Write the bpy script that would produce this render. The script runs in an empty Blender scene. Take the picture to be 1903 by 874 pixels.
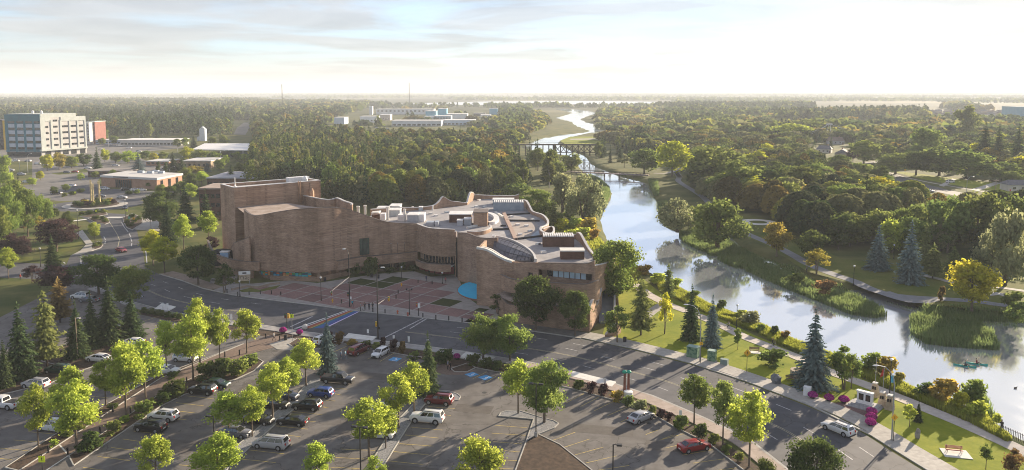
import bpy, bmesh, math, random
import numpy as np
from math import radians, sin, cos, tan, pi, atan2, hypot, degrees
from mathutils import Vector, Matrix
from mathutils.geometry import tessellate_polygon

S = bpy.context.scene
C = S.collection
# ------------------------------------------------------------------ camera
FPX, CXP, CAMH, PIT = 1450.0, 951.5, 50.0, radians(6)
CYP = 170 + FPX * tan(PIT)
cam = bpy.data.cameras.new('camera')
camo = bpy.data.objects.new('camera', cam); C.objects.link(camo)
camo.location = (0, 0, CAMH); camo.rotation_euler = (radians(90) - PIT, 0, 0)
cam.sensor_width = 36; cam.lens = 36 * FPX / 1903
cam.shift_y = -(437 - CYP) / 1903
cam.clip_start = 1; cam.clip_end = 90000
S.camera = camo
# ------------------------------------------------------------------ world, sun, exposure
SUN_EL, SUN_AZ = radians(13.5), radians(42)      # azimuth measured from +Y towards +X
W = bpy.data.worlds.new("World"); S.world = W; W.use_nodes = True
nt = W.node_tree; nt.nodes.clear()
N = nt.nodes.new; L = nt.links.new
out = N('ShaderNodeOutputWorld'); bg = N('ShaderNodeBackground'); L(bg.outputs[0], out.inputs[0])
sky = N('ShaderNodeTexSky'); sky.sky_type = 'NISHITA'; sky.sun_disc = False
sky.sun_elevation = SUN_EL; sky.sun_rotation = SUN_AZ
sky.air_density = 1.0; sky.dust_density = 0.8; sky.ozone_density = 2.5; sky.altitude = 600
tc = N('ShaderNodeTexCoord'); sep = N('ShaderNodeSeparateXYZ'); L(tc.outputs['Generated'], sep.inputs[0])
def wm(op, a, b=None, clamp=False):
    n = N('ShaderNodeMath'); n.operation = op; n.use_clamp = clamp
    for i, v in enumerate((a, b)):
        if v is None: continue
        if isinstance(v, (int, float)): n.inputs[i].default_value = v
        else: L(v, n.inputs[i])
    return n.outputs[0]
zp = wm('ADD', wm('MAXIMUM', sep.outputs[2], 0.0), 0.045)
cmb = N('ShaderNodeCombineXYZ')
L(wm('DIVIDE', sep.outputs[0], zp), cmb.inputs[0]); L(wm('DIVIDE', sep.outputs[1], zp), cmb.inputs[1])
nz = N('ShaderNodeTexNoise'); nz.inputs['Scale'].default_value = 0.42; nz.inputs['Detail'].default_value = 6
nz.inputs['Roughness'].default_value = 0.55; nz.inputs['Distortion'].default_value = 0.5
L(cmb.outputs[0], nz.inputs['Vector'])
cr = N('ShaderNodeValToRGB'); cr.color_ramp.elements[0].position = 0.27; cr.color_ramp.elements[1].position = 0.55  # broad cover, also overhead out of view, added to raise the fill light
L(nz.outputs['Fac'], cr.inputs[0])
# clouds are lit by the sun: brighter towards it
dt = N('ShaderNodeVectorMath'); dt.operation = 'DOT_PRODUCT'; L(tc.outputs['Generated'], dt.inputs[0])
dt.inputs[1].default_value = (sin(SUN_AZ) * cos(SUN_EL), cos(SUN_AZ) * cos(SUN_EL), sin(SUN_EL))
glow = wm('POWER', wm('MAXIMUM', dt.outputs['Value'], 0.0), 7.0)
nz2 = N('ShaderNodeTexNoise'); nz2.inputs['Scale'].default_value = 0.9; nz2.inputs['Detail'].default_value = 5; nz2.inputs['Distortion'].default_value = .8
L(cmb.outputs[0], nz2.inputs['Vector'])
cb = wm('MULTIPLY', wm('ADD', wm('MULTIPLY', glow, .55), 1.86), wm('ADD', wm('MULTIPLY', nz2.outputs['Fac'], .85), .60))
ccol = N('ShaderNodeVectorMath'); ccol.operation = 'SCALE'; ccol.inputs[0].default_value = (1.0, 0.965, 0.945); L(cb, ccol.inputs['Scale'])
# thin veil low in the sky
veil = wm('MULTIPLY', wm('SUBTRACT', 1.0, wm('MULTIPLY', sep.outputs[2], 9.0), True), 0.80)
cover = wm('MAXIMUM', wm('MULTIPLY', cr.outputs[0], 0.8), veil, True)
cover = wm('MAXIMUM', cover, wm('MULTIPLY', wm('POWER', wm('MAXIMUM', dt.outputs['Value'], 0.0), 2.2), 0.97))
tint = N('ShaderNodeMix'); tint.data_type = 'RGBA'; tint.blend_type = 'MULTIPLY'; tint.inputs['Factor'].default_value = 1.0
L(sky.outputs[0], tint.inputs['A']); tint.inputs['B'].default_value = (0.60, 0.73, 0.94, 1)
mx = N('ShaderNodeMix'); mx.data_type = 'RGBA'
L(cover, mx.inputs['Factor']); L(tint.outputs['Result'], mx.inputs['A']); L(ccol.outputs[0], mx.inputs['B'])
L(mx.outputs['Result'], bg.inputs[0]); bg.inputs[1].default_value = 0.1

sun = bpy.data.lights.new('sun', 'SUN'); suno = bpy.data.objects.new('sun', sun); C.objects.link(suno)
sun.energy = 5.0; sun.angle = radians(0.5); sun.color = (1.0, 0.83, 0.62)
suno.rotation_euler = Vector((-sin(SUN_AZ) * cos(SUN_EL), -cos(SUN_AZ) * cos(SUN_EL), -sin(SUN_EL))).to_track_quat('-Z', 'Y').to_euler()
vs = S.view_settings; vs.view_transform = 'Standard'; vs.look = 'None'; vs.gamma = 1; vs.use_curve_mapping = False
vs.exposure = 1.66
S.render.engine = 'CYCLES'
S.cycles.use_denoising = True; S.cycles.filter_width = 1.0
S.cycles.max_bounces = 6; S.cycles.diffuse_bounces = 2; S.cycles.glossy_bounces = 2; S.cycles.transmission_bounces = 3
S.cycles.volume_bounces = 0; S.cycles.transparent_max_bounces = 4
S.cycles.sample_clamp_indirect = 4

# ------------------------------------------------------------------ picture -> place
def ray(px, py):
    a, b = (px - CXP) / FPX, (CYP - py) / FPX
    return a, cos(PIT) + b * sin(PIT), -sin(PIT) + b * cos(PIT)
def P(px, py, z=0.0):
    r = ray(px, py); t = (z - CAMH) / r[2]
    return Vector((r[0] * t, r[1] * t, z))
def PX(px, Y, z):                        # point at world depth Y and height z on photo column px
    return Vector(((px - CXP) / FPX * (Y * cos(PIT) - (z - CAMH) * sin(PIT)), Y, z))
def ZT(Y, py):                           # height seen at photo row py at depth Y
    b = (CYP - py) / FPX
    return CAMH + Y * (b * cos(PIT) - sin(PIT)) / (cos(PIT) + b * sin(PIT))
def mpp(Y, z=0):                         # metres per photo pixel
    return (Y * cos(PIT) - (z - CAMH) * sin(PIT)) / FPX
def PS(lst, z=0.0): return [P(x, y, z) for x, y in lst]
def spline(pts, n=6, closed=False):
    pts = [Vector(p) for p in pts]; o = []; m = len(pts)
    for i in range(m if closed else m - 1):
        g = (lambda k: pts[k % m]) if closed else (lambda k: pts[max(0, min(m - 1, k))])
        a, b, c, d = g(i - 1), g(i), g(i + 1), g(i + 2)
        for k in range(n):
            t = k / n
            o.append(0.5 * ((2 * b) + (c - a) * t + (2 * a - 5 * b + 4 * c - d) * t * t + (3 * b - a - 3 * c + d) * t ** 3))
    if not closed: o.append(pts[-1])
    return o
def resample(pts, step):
    d = [0.0]
    for a, b in zip(pts, pts[1:]): d.append(d[-1] + (b - a).length)
    n = max(2, int(round(d[-1] / step)) + 1); o = []; j = 0
    for k in range(n):
        s = d[-1] * k / (n - 1)
        while j < len(d) - 2 and d[j + 1] < s: j += 1
        u = (s - d[j]) / max(1e-9, d[j + 1] - d[j]); o.append(pts[j].lerp(pts[j + 1], min(1, max(0, u))))
    return o
def normals2(pts):                       # left-hand normals of a plan polyline
    o = []
    for i in range(len(pts)):
        t = pts[min(len(pts) - 1, i + 1)] - pts[max(0, i - 1)]; t.z = 0; t.normalize()
        o.append(Vector((-t.y, t.x, 0)))
    return o
def offset(pts, d):
    return [p + n * d for p, n in zip(pts, normals2(pts))]
def inside(x, y, poly):
    c = False; n = len(poly); j = n - 1
    for i in range(n):
        a, b = poly[i], poly[j]
        if (a[1] > y) != (b[1] > y) and x < (b[0] - a[0]) * (y - a[1]) / (b[1] - a[1]) + a[0]: c = not c
        j = i
    return c

# ------------------------------------------------------------------ materials
def mat_base(name):
    m = bpy.data.materials.new(name); m.use_nodes = True
    t = m.node_tree; t.nodes.clear()
    o = t.nodes.new('ShaderNodeOutputMaterial'); b = t.nodes.new('ShaderNodeBsdfPrincipled')
    t.links.new(b.outputs[0], o.inputs[0]); return m, t, b, o
def col(c): return (c[0], c[1], c[2], 1)
def noise_mix(t, c1, c2, scale, detail=5, lo=.35, hi=.65, coord='Object', stretch=None, rough=.6):
    tcn = t.nodes.new('ShaderNodeTexCoord'); n = t.nodes.new('ShaderNodeTexNoise')
    n.inputs['Scale'].default_value = scale; n.inputs['Detail'].default_value = detail; n.inputs['Roughness'].default_value = rough
    src = tcn.outputs[coord]
    if stretch:
        mp = t.nodes.new('ShaderNodeMapping'); mp.inputs['Scale'].default_value = stretch[:3]
        if len(stretch) > 3: mp.inputs['Rotation'].default_value = (0, 0, stretch[3])
        t.links.new(src, mp.inputs[0]); src = mp.outputs[0]
    t.links.new(src, n.inputs['Vector'])
    r = t.nodes.new('ShaderNodeValToRGB'); r.color_ramp.elements[0].position = lo; r.color_ramp.elements[1].position = hi
    r.color_ramp.elements[0].color = col(c1); r.color_ramp.elements[1].color = col(c2)
    t.links.new(n.outputs['Fac'], r.inputs[0]); return r.outputs[0], n
def mixc(t, a, b, fac, mode='MIX'):
    m = t.nodes.new('ShaderNodeMix'); m.data_type = 'RGBA'; m.blend_type = mode
    for s, v in (('Factor', fac), ('A', a), ('B', b)):
        if isinstance(v, (int, float)): m.inputs[s].default_value = v
        elif isinstance(v, tuple): m.inputs[s].default_value = col(v)
        else: t.links.new(v, m.inputs[s])
    return m.outputs['Result']
def bump(t, b, src, strength=.3, dist=.05):
    n = t.nodes.new('ShaderNodeBump'); n.inputs['Strength'].default_value = strength; n.inputs['Distance'].default_value = dist
    t.links.new(src, n.inputs['Height']); t.links.new(n.outputs[0], b.inputs['Normal'])
def M2(name, c1, c2=None, scale=1.0, rough=.85, metal=0.0, second=None, bmp=0, spec=.3, coat=0, lo=.35, hi=.65, stretch=None, obrand=0, cracks=None):
    m, t, b, o = mat_base(name)
    b.inputs['Roughness'].default_value = rough; b.inputs['Metallic'].default_value = metal
    b.inputs['Specular IOR Level'].default_value = spec; b.inputs['Coat Weight'].default_value = coat
    if c2 is None: c2 = tuple(v * .85 for v in c1)
    c, n = noise_mix(t, c1, c2, scale, lo=lo, hi=hi, stretch=stretch)
    if second:                           # (c_dark multiplier colour, scale, amount)
        c3, n3 = noise_mix(t, second[0], (1, 1, 1), second[1]); c = mixc(t, c, c3, second[2], 'MULTIPLY')
    if cracks:                           # (cell scale, width, colour): sealed cracks wandering over the surface
        vt = t.nodes.new('ShaderNodeTexVoronoi'); vt.feature = 'DISTANCE_TO_EDGE'; vt.inputs['Scale'].default_value = cracks[0]
        tq = t.nodes.new('ShaderNodeTexCoord'); nq = t.nodes.new('ShaderNodeTexNoise'); nq.inputs['Scale'].default_value = .25; nq.inputs['Detail'].default_value = 6
        vm = t.nodes.new('ShaderNodeVectorMath'); vm.operation = 'MULTIPLY_ADD'; vm.inputs[1].default_value = (7, 7, 7)
        t.links.new(tq.outputs['Object'], nq.inputs['Vector']); t.links.new(nq.outputs['Color'], vm.inputs[0]); t.links.new(tq.outputs['Object'], vm.inputs[2]); t.links.new(vm.outputs[0], vt.inputs['Vector'])
        mr_ = t.nodes.new('ShaderNodeMapRange'); mr_.inputs[1].default_value = 0; mr_.inputs[2].default_value = cracks[1]; mr_.inputs[3].default_value = .8; mr_.inputs[4].default_value = 0
        t.links.new(vt.outputs['Distance'], mr_.inputs[0]); c = mixc(t, c, cracks[2], mr_.outputs[0])
        c5, n5 = noise_mix(t, (.55, .53, .5), (1, 1, 1), 1.1, 3, .22, .36); c = mixc(t, c, c5, .6, 'MULTIPLY')
    if obrand:
        oi = t.nodes.new('ShaderNodeObjectInfo'); mr = t.nodes.new('ShaderNodeMapRange')
        mr.inputs[3].default_value = 1 - obrand; mr.inputs[4].default_value = 1 + obrand
        t.links.new(oi.outputs['Random'], mr.inputs[0])
        hs = t.nodes.new('ShaderNodeHueSaturation'); t.links.new(mr.outputs[0], hs.inputs['Value']); t.links.new(c, hs.inputs['Color']); c = hs.outputs[0]
    t.links.new(c, b.inputs['Base Color'])
    if bmp: bump(t, b, n.outputs['Fac'], bmp)
    return m
def leafmat(name, dark, light, trans=.45, var=.22, hue=.02, ramp=None):
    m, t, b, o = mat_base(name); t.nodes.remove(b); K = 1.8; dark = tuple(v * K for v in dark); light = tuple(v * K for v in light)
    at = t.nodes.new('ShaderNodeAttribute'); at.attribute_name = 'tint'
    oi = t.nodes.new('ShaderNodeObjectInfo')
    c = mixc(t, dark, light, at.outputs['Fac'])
    if ramp:
        rp_ = t.nodes.new('ShaderNodeValToRGB'); t.links.new(at.outputs['Fac'], rp_.inputs[0]); el = rp_.color_ramp.elements
        el[0].position, el[0].color = ramp[0][0], col(ramp[0][1]); el[1].position, el[1].color = ramp[-1][0], col(ramp[-1][1])
        for ps_, cc_ in ramp[1:-1]: e_ = el.new(ps_); e_.color = col(cc_)
        c = rp_.outputs[0]
    hs = t.nodes.new('ShaderNodeHueSaturation')
    mr = t.nodes.new('ShaderNodeMapRange'); mr.inputs[3].default_value = 1 - var; mr.inputs[4].default_value = 1 + var
    t.links.new(oi.outputs['Random'], mr.inputs[0]); t.links.new(mr.outputs[0], hs.inputs['Value'])
    mh = t.nodes.new('ShaderNodeMapRange'); mh.inputs[3].default_value = .5 - hue; mh.inputs[4].default_value = .5 + hue
    mu = t.nodes.new('ShaderNodeMath'); mu.operation = 'FRACT'; m7 = t.nodes.new('ShaderNodeMath'); m7.operation = 'MULTIPLY'; m7.inputs[1].default_value = 7.31
    t.links.new(oi.outputs['Random'], m7.inputs[0]); t.links.new(m7.outputs[0], mu.inputs[0]); t.links.new(mu.outputs[0], mh.inputs[0])
    t.links.new(mh.outputs[0], hs.inputs['Hue']); t.links.new(c, hs.inputs['Color'])
    d = t.nodes.new('ShaderNodeBsdfDiffuse'); tr = t.nodes.new('ShaderNodeBsdfTranslucent'); mx_ = t.nodes.new('ShaderNodeMixShader')
    mx_.inputs[0].default_value = trans
    t.links.new(hs.outputs[0], d.inputs[0])
    hs2 = t.nodes.new('ShaderNodeHueSaturation'); hs2.inputs['Saturation'].default_value = 1.0; hs2.inputs['Value'].default_value = 1.7
    t.links.new(hs.outputs[0], hs2.inputs['Color']); t.links.new(hs2.outputs[0], tr.inputs[0])
    t.links.new(d.outputs[0], mx_.inputs[1]); t.links.new(tr.outputs[0], mx_.inputs[2]); t.links.new(mx_.outputs[0], o.inputs[0])
    return m

# ------------------------------------------------------------------ mesh building
class MB:
    def __init__(s): s.v = []; s.f = []; s.m = []
    def add(s, vs, fs, m=0):
        o = len(s.v); s.v += [tuple(v) for v in vs]; s.f += [tuple(i + o for i in f) for f in fs]; s.m += [m] * len(fs); return s
    def box(s, x0, x1, y0, y1, z0, z1, m=0):
        return s.add([(x0, y0, z0), (x1, y0, z0), (x1, y1, z0), (x0, y1, z0), (x0, y0, z1), (x1, y0, z1), (x1, y1, z1), (x0, y1, z1)],
              [(0, 3, 2, 1), (4, 5, 6, 7), (0, 1, 5, 4), (1, 2, 6, 5), (2, 3, 7, 6), (3, 0, 4, 7)], m)
    def obox(s, c, d, rz=0, m=0, taper=1.0):
        cs, sn = cos(rz), sin(rz); v = []
        for z, k in ((0, 1), (d[2], taper)):
            for x, y in ((-1, -1), (1, -1), (1, 1), (-1, 1)):
                X, Y = x * d[0] / 2 * k, y * d[1] / 2 * k
                v.append((c[0] + X * cs - Y * sn, c[1] + X * sn + Y * cs, c[2] + z))
        return s.add(v, [(0, 3, 2, 1), (4, 5, 6, 7), (0, 1, 5, 4), (1, 2, 6, 5), (2, 3, 7, 6), (3, 0, 4, 7)], m)
    def prism(s, poly, z0, z1, m=0, mtop=None):
        n = len(poly); pts = [Vector((p[0], p[1], 0)) for p in poly]
        a = sum(pts[i].x * pts[(i + 1) % n].y - pts[(i + 1) % n].x * pts[i].y for i in range(n))
        if a < 0: pts.reverse()
        tri = tessellate_polygon([pts])
        vs = [(p.x, p.y, z0) for p in pts] + [(p.x, p.y, z1) for p in pts]
        s.add(vs, [(i, (i + 1) % n, n + (i + 1) % n, n + i) for i in range(n)], m)
        top = []
        for t in tri:
            A, B, D = (pts[k] for k in t)
            if (B.x - A.x) * (D.y - A.y) - (B.y - A.y) * (D.x - A.x) < 0: t = (t[0], t[2], t[1])
            top.append(tuple(n + k for k in t))
        o = len(s.v) - 2 * n; s.f += [tuple(i + o for i in f) for f in top]; s.m += [m if mtop is None else mtop] * len(top); return s
    def sheet(s, poly, z, m=0):
        pts = [Vector((p[0], p[1], 0)) for p in poly]; tri = tessellate_polygon([pts]); fs = []
        for t in tri:
            A, B, D = (pts[k] for k in t)
            if (B.x - A.x) * (D.y - A.y) - (B.y - A.y) * (D.x - A.x) < 0: t = (t[0], t[2], t[1])
            fs.append(tuple(t))
        return s.add([(p.x, p.y, z) for p in pts], fs, m)
    def strip(s, A, B, m=0):
        n = len(A); return s.add(list(A) + list(B), [(i, i + 1, n + i + 1, n + i) for i in range(n - 1)], m)
    def tube(s, pts, r, n=6, m=0, cap=True):
        pts = [Vector(p) for p in pts]
        if isinstance(r, (int, float)): r = [r] * len(pts)
        o = len(s.v); up = Vector((0, 0, 1))
        for i, p in enumerate(pts):
            t = (pts[min(i + 1, len(pts) - 1)] - pts[max(i - 1, 0)]).normalized()
            u = t.cross(Vector((0, 0, 1)) if abs(t.z) < .95 else Vector((1, 0, 0))).normalized(); w = t.cross(u)
            for k in range(n):
                a = 2 * pi * k / n; s.v.append(tuple(p + (u * cos(a) + w * sin(a)) * r[i]))
        for i in range(len(pts) - 1):
            for k in range(n):
                a, b = o + i * n + k, o + i * n + (k + 1) % n
                s.f.append((a, b, b + n, a + n)); s.m.append(m)
        if cap:
            s.f.append(tuple(o + k for k in range(n))[::-1]); s.m.append(m)
            s.f.append(tuple(o + (len(pts) - 1) * n + k for k in range(n))); s.m.append(m)
        return s
    def lathe(s, prof, n=12, c=(0, 0, 0), m=0):
        o = len(s.v)
        for r, z in prof:
            for k in range(n): a = 2 * pi * k / n; s.v.append((c[0] + r * cos(a), c[1] + r * sin(a), c[2] + z))
        for i in range(len(prof) - 1):
            for k in range(n):
                a, b = o + i * n + k, o + i * n + (k + 1) % n; s.f.append((a, b, b + n, a + n)); s.m.append(m)
        s.f.append(tuple(o + k for k in range(n))[::-1]); s.m.append(m)
        s.f.append(tuple(o + (len(prof) - 1) * n + k for k in range(n))); s.m.append(m); return s
    def blob(s, c, r, n=8, k=5, m=0, rng=None, jit=0):
        c = Vector(c); r = r if hasattr(r, '__len__') else (r, r, r); o = len(s.v)
        for i in range(k + 1):
            th = pi * i / k
            for j in range(n):
                a = 2 * pi * j / n; q = 1 + (rng.uniform(-jit, jit) if rng and 0 < i < k else 0)
                s.v.append((c.x + r[0] * sin(th) * cos(a) * q, c.y + r[1] * sin(th) * sin(a) * q, c.z + r[2] * cos(th) * q))
        for i in range(k):
            for j in range(n):
                a, b = o + i * n + j, o + i * n + (j + 1) % n; s.f.append((a, a + n, b + n, b)); s.m.append(m)
        return s
    def mesh(s, name, mats, smooth=False):
        me = bpy.data.meshes.new(name); me.from_pydata(s.v, [], s.f)
        for mm in (mats if isinstance(mats, (list, tuple)) else [mats]): me.materials.append(mm)
        if len(me.polygons) == len(s.m): me.polygons.foreach_set('material_index', s.m)
        if smooth:
            me.polygons.foreach_set('use_smooth', [True] * len(me.polygons))
            try: me.set_sharp_from_angle(angle=radians(40))
            except Exception: pass
        me.update(); return me
    def build(s, name, mats, parent=None, smooth=False, kind=None):
        return link(name, s.mesh(name, mats, smooth), parent, kind)
def link(name, me, parent=None, kind=None):
    o = bpy.data.objects.new(name, me); C.objects.link(o)
    if parent is not None: o.parent = parent
    if kind: o['kind'] = kind
    return o
def thing(name, label, cat, loc=(0, 0, 0), rz=0, group=None):
    o = bpy.data.objects.new(name, None); C.objects.link(o); o.empty_display_size = .2
    o.location = loc; o.rotation_euler = (0, 0, rz); o['label'] = label; o['category'] = cat
    if group: o['group'] = group
    return o
def tag(o, label, cat, group=None):
    o['label'] = label; o['category'] = cat
    if group: o['group'] = group
    return o
def kit_place(kit, name, label, cat, loc, rz=0, group=None, scale=(1, 1, 1), mats=None):
    """kit: list of (part name, mesh, parent index or None, offset, rotation z). The thing and a copy of each part."""
    t = thing(name, label, cat, loc, rz, group); t.scale = scale; os_ = []
    for nm, me, pi_, off, r in kit:
        o = bpy.data.objects.new(nm, me); C.objects.link(o); o.parent = t if pi_ is None else os_[pi_]
        o.location = off; o.rotation_euler = (0, 0, r)
        if mats:
            for i, sl in enumerate(o.material_slots):
                k = sl.material.name if sl.material else None
                if k in mats: sl.link = 'OBJECT'; sl.material = mats[k]
        os_.append(o)
    return t
R = random.Random(7)
# ================================================================== ground, river, roads
WZ = -1.5
RL = [(2150,960),(2050,905),(1960,850),(1881,808),(1850,785),(1825,766),(1780,746),(1730,731),(1701,722),(1669,704),(1626,688),(1597,676),(1545,656),(1500,640),(1473,629),(1416,600),(1382,588),(1326,567),(1266,534),(1234,519),(1213,510),(1180,490),(1150,465),(1128,445),(1122,430),(1116,410),(1124,390),(1134,372),(1138,360),(1122,341),(1102,331),(1091,324),(1078,314),(1074,305),(1072,298),(1050,290),(1010,285),(975,278),(960,272),(983,266.5),(1013,256),(1060,249),(1099,244.5),(1085,240),(1070,234),(1061,226.5),(1045,223),(1033,219.5),(1056,213),(1063,210),(1045,206),(1031,203.5)]
RR = [(2150,640),(2050,625),(1960,607),(1903,596),(1800,590),(1712,577),(1690,562),(1640,542),(1600,539),(1560,542),(1500,519),(1455,502),(1440,487),(1385,472),(1368,450),(1335,428),(1300,424),(1262,432),(1240,425),(1226,412),(1232,392),(1222,378),(1215,367),(1207,350),(1203,342),(1180,334),(1147,326.5),(1124,317),(1108,311),(1096,303),(1092,296),(1084,289),(1064,282),(1045,273),(1036,266.5),(1046,259),(1080,251),(1127,243.5),(1113,239),(1116,234.5),(1088,227),(1079,222),(1090,217),(1110,210.5),(1090,205.5),(1070,203.5),(1038,202)]
river = [(p.x, p.y) for p in PS(RL, WZ)] + [(p.x, p.y) for p in PS(RR[::-1], WZ)]
rv = np.array(river)
def river_dist(X, Y):                    # signed distance, negative in the water
    sh = X.shape; x, y = X.ravel(), Y.ravel(); d = np.full(x.shape, 1e9); ins = np.zeros(x.shape, bool)
    a = rv; b = np.roll(rv, -1, 0)
    for (ax, ay), (bx, by) in zip(a, b):
        ex, ey = bx - ax, by - ay; t = np.clip(((x - ax) * ex + (y - ay) * ey) / (ex * ex + ey * ey + 1e-9), 0, 1)
        d = np.minimum(d, np.hypot(x - ax - t * ex, y - ay - t * ey))
        if ay != by: ins ^= ((ay > y) != (by > y)) & (x < (bx - ax) * (y - ay) / (by - ay) + ax)
    return np.where(ins, -d, d).reshape(sh)
def vnoise(x, y, seed=0):                # cheap smooth noise for numpy arrays
    r = np.random.RandomState(seed); o = np.zeros_like(x)
    for k in range(6):
        a, b, p = r.uniform(-1, 1), r.uniform(-1, 1), r.uniform(0, 6.28); o += np.sin(x * a * 2 + y * b * 2 + p + 1.3 * np.sin(x * b - y * a + p))
    return o / 6
ys = [55.0]
while ys[-1] < 45000: ys.append(ys[-1] * (1.0085 if ys[-1] < 700 else 1.022))
ys = np.array([0.0, 30.0] + ys); us = np.concatenate([np.linspace(-1.25, -.8, 12)[:-1], np.linspace(-.8, .8, 301), np.linspace(.8, 1.25, 12)[1:]])
GX = us[None, :] * np.maximum(ys, 60)[:, None]; GY = np.repeat(ys[:, None], len(us), 1)
GD = np.full(GX.shape, 99.0); near = GY[:, 0] < 2600
GD[near] = river_dist(GX[near], GY[near])
def bankz(d):
    t = np.clip(d / 3.2, 0, 1); return np.where(d > 0, WZ * (1 - t * t * (3 - 2 * t)), WZ - np.minimum(1.2, -d * .4))
GZ = bankz(GD)
far = np.clip((GY - 4500) / 9000, 0, 1); GZ = GZ + far * (14 + 16 * vnoise(GX / 2600, GY / 2600, 3))
nr, nc = GX.shape
me = bpy.data.meshes.new('ground'); V = np.stack([GX, GY, GZ], -1).reshape(-1, 3).astype(np.float32)
ii = (np.arange(nr - 1)[:, None] * nc + np.arange(nc - 1)[None, :]).ravel()
FQ = np.stack([ii, ii + 1, ii + nc + 1, ii + nc], -1).astype(np.int32)
def np_mesh(me, V, Q, k=4):
    me.vertices.add(len(V)); me.vertices.foreach_set('co', np.ascontiguousarray(V, np.float32).ravel())
    me.loops.add(Q.size); me.loops.foreach_set('vertex_index', np.ascontiguousarray(Q, np.int32).ravel())
    me.polygons.add(len(Q)); me.polygons.foreach_set('loop_start', np.arange(0, Q.size, k, dtype=np.int32))
    me.update(calc_edges=True)
np_mesh(me, V, FQ)
me.polygons.foreach_set('use_smooth', np.ones(len(FQ), bool))
# ground: rough grass and woodland floor, fields far out
gm, t, b, o = mat_base('ground_grass'); b.inputs['Roughness'].default_value = 1; b.inputs['Specular IOR Level'].default_value = .1
c1, n1 = noise_mix(t, (.055, .075, .020), (.135, .130, .045), .06, 8, .38, .62)
c2, n2 = noise_mix(t, (.05, .065, .03), (.27, .23, .13), .0011, 3, .47, .58, stretch=(1, .35, 1))
cdf, n3 = noise_mix(t, (.22, .32, .25), (1, 1, 1), .0024, 6, .46, .58, stretch=(.5, 1, 1))
geo = t.nodes.new('ShaderNodeNewGeometry'); sx = t.nodes.new('ShaderNodeSeparateXYZ'); t.links.new(geo.outputs['Position'], sx.inputs[0])
mr = t.nodes.new('ShaderNodeMapRange'); mr.inputs[1].default_value = 1100; mr.inputs[2].default_value = 2600; t.links.new(sx.outputs[1], mr.inputs[0])
field = mixc(t, c2, cdf, .9, 'MULTIPLY')
t.links.new(mixc(t, c1, field, mr.outputs[0]), b.inputs['Base Color'])
me.materials.append(gm); link('ground', me, kind='structure')

# water
wmat, t, b, o = mat_base('river_water')
b.inputs['Base Color'].default_value = (.74, .78, .82, 1); b.inputs['Metallic'].default_value = .72; b.inputs['Roughness'].default_value = .06; b.inputs['IOR'].default_value = 1.8
b.inputs['Specular IOR Level'].default_value = 1.0
_, n = noise_mix(t, (0, 0, 0), (1, 1, 1), 1.3, 6, stretch=(1, .4, 1, .6)); bump(t, b, n.outputs['Fac'], .16, .05)
rc_, rn_ = noise_mix(t, (.03, .03, .03), (.16, .16, .16), .035, 5, .45, .6, stretch=(1, .5, 1, .6)); t.links.new(rc_, b.inputs['Roughness'])
mb = MB(); mb.add([(-60, 60, WZ), (330, 60, WZ), (330, 700, WZ), (-60, 700, WZ)], [(0, 1, 2, 3)])
mb.add([(-60, 700, WZ), (460, 700, WZ), (460, 2500, WZ), (-60, 2500, WZ)], [(0, 1, 2, 3)]); mb.build('river_water', wmat, kind='structure')
lmat = M2('lake_water', (.55, .56, .56), (.75, .76, .76), .002, rough=.25, spec=.6, stretch=(.3, 1, 1))
mb = MB(); mb.sheet(PS([(735,193.5),(800,191.5),(900,189),(1000,188.3),(1120,188.3),(1235,189.5),(1215,193),(1130,194.3),(1040,194.6),(960,195.5),(880,196),(800,195.5)]), .35)
mb.build('lake', lmat, kind='structure')

# materials of the paved ground
asphalt = M2('road_asphalt', (.062, .064, .074), (.100, .101, .110), .35, rough=.82, second=((.62, .62, .64), .045, .7), spec=.35, bmp=.05, cracks=(.07, .010, (.03, .03, .033)))
lotasp = M2('lot_asphalt', (.132, .124, .118), (.186, .176, .167), .5, rough=.9, second=((.60, .58, .56), .09, .8), spec=.25, bmp=.05, cracks=(.11, .012, (.05, .045, .04)))
conc = M2('concrete', (.34, .32, .29), (.44, .42, .38), 1.3, rough=.9, second=((.72, .72, .72), .12, .7), obrand=.08)
concw = M2('pale_concrete', (.55, .54, .50), (.66, .65, .61), 1.0, rough=.9, obrand=.05)
brickpave = M2('brick_paving', (.185, .108, .100), (.250, .150, .138), 3.0, rough=.9, second=((.65, .65, .7), .18, .7), obrand=.16)
pathbrick = M2('walkway_paving', (.16, .115, .09), (.22, .16, .125), 2.0, rough=.9, second=((.7, .7, .7), .2, .6))
white = M2('white_road_paint', (.20, .20, .21), (.55, .55, .55), 1.8, rough=.7, lo=.38, hi=.62)
yellow = M2('yellow_road_paint', (.24, .19, .08), (.50, .38, .11), 1.6, rough=.7, lo=.36, hi=.6)
roadyel = M2('worn_yellow_paint', (.20, .18, .12), (.42, .38, .26), 1.0, rough=.8)
mulch = M2('bark_mulch', (.045, .030, .020), (.105, .068, .045), 1.4, rough=1, second=((.6, .6, .6), .3, .7), bmp=.4)
gravel = M2('gravel_bed', (.13, .135, .145), (.30, .30, .31), 4.5, rough=1, bmp=.6, lo=.3, hi=.7)
lawn = M2('mown_lawn', (.165, .205, .015), (.275, .285, .030), .16, rough=1, second=((.70, .78, .55), 1.3, .7), spec=.1)
lawnd = M2('dull_lawn', (.085, .118, .022), (.155, .155, .042), .12, rough=1, second=((.7, .7, .6), 1.5, .6), spec=.1)
pathasp = M2('path_asphalt', (.16, .165, .18), (.21, .215, .23), .6, rough=.9)
curbm = M2('kerb_concrete', (.30, .29, .27), (.40, .39, .36), .8, rough=.9)

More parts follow.
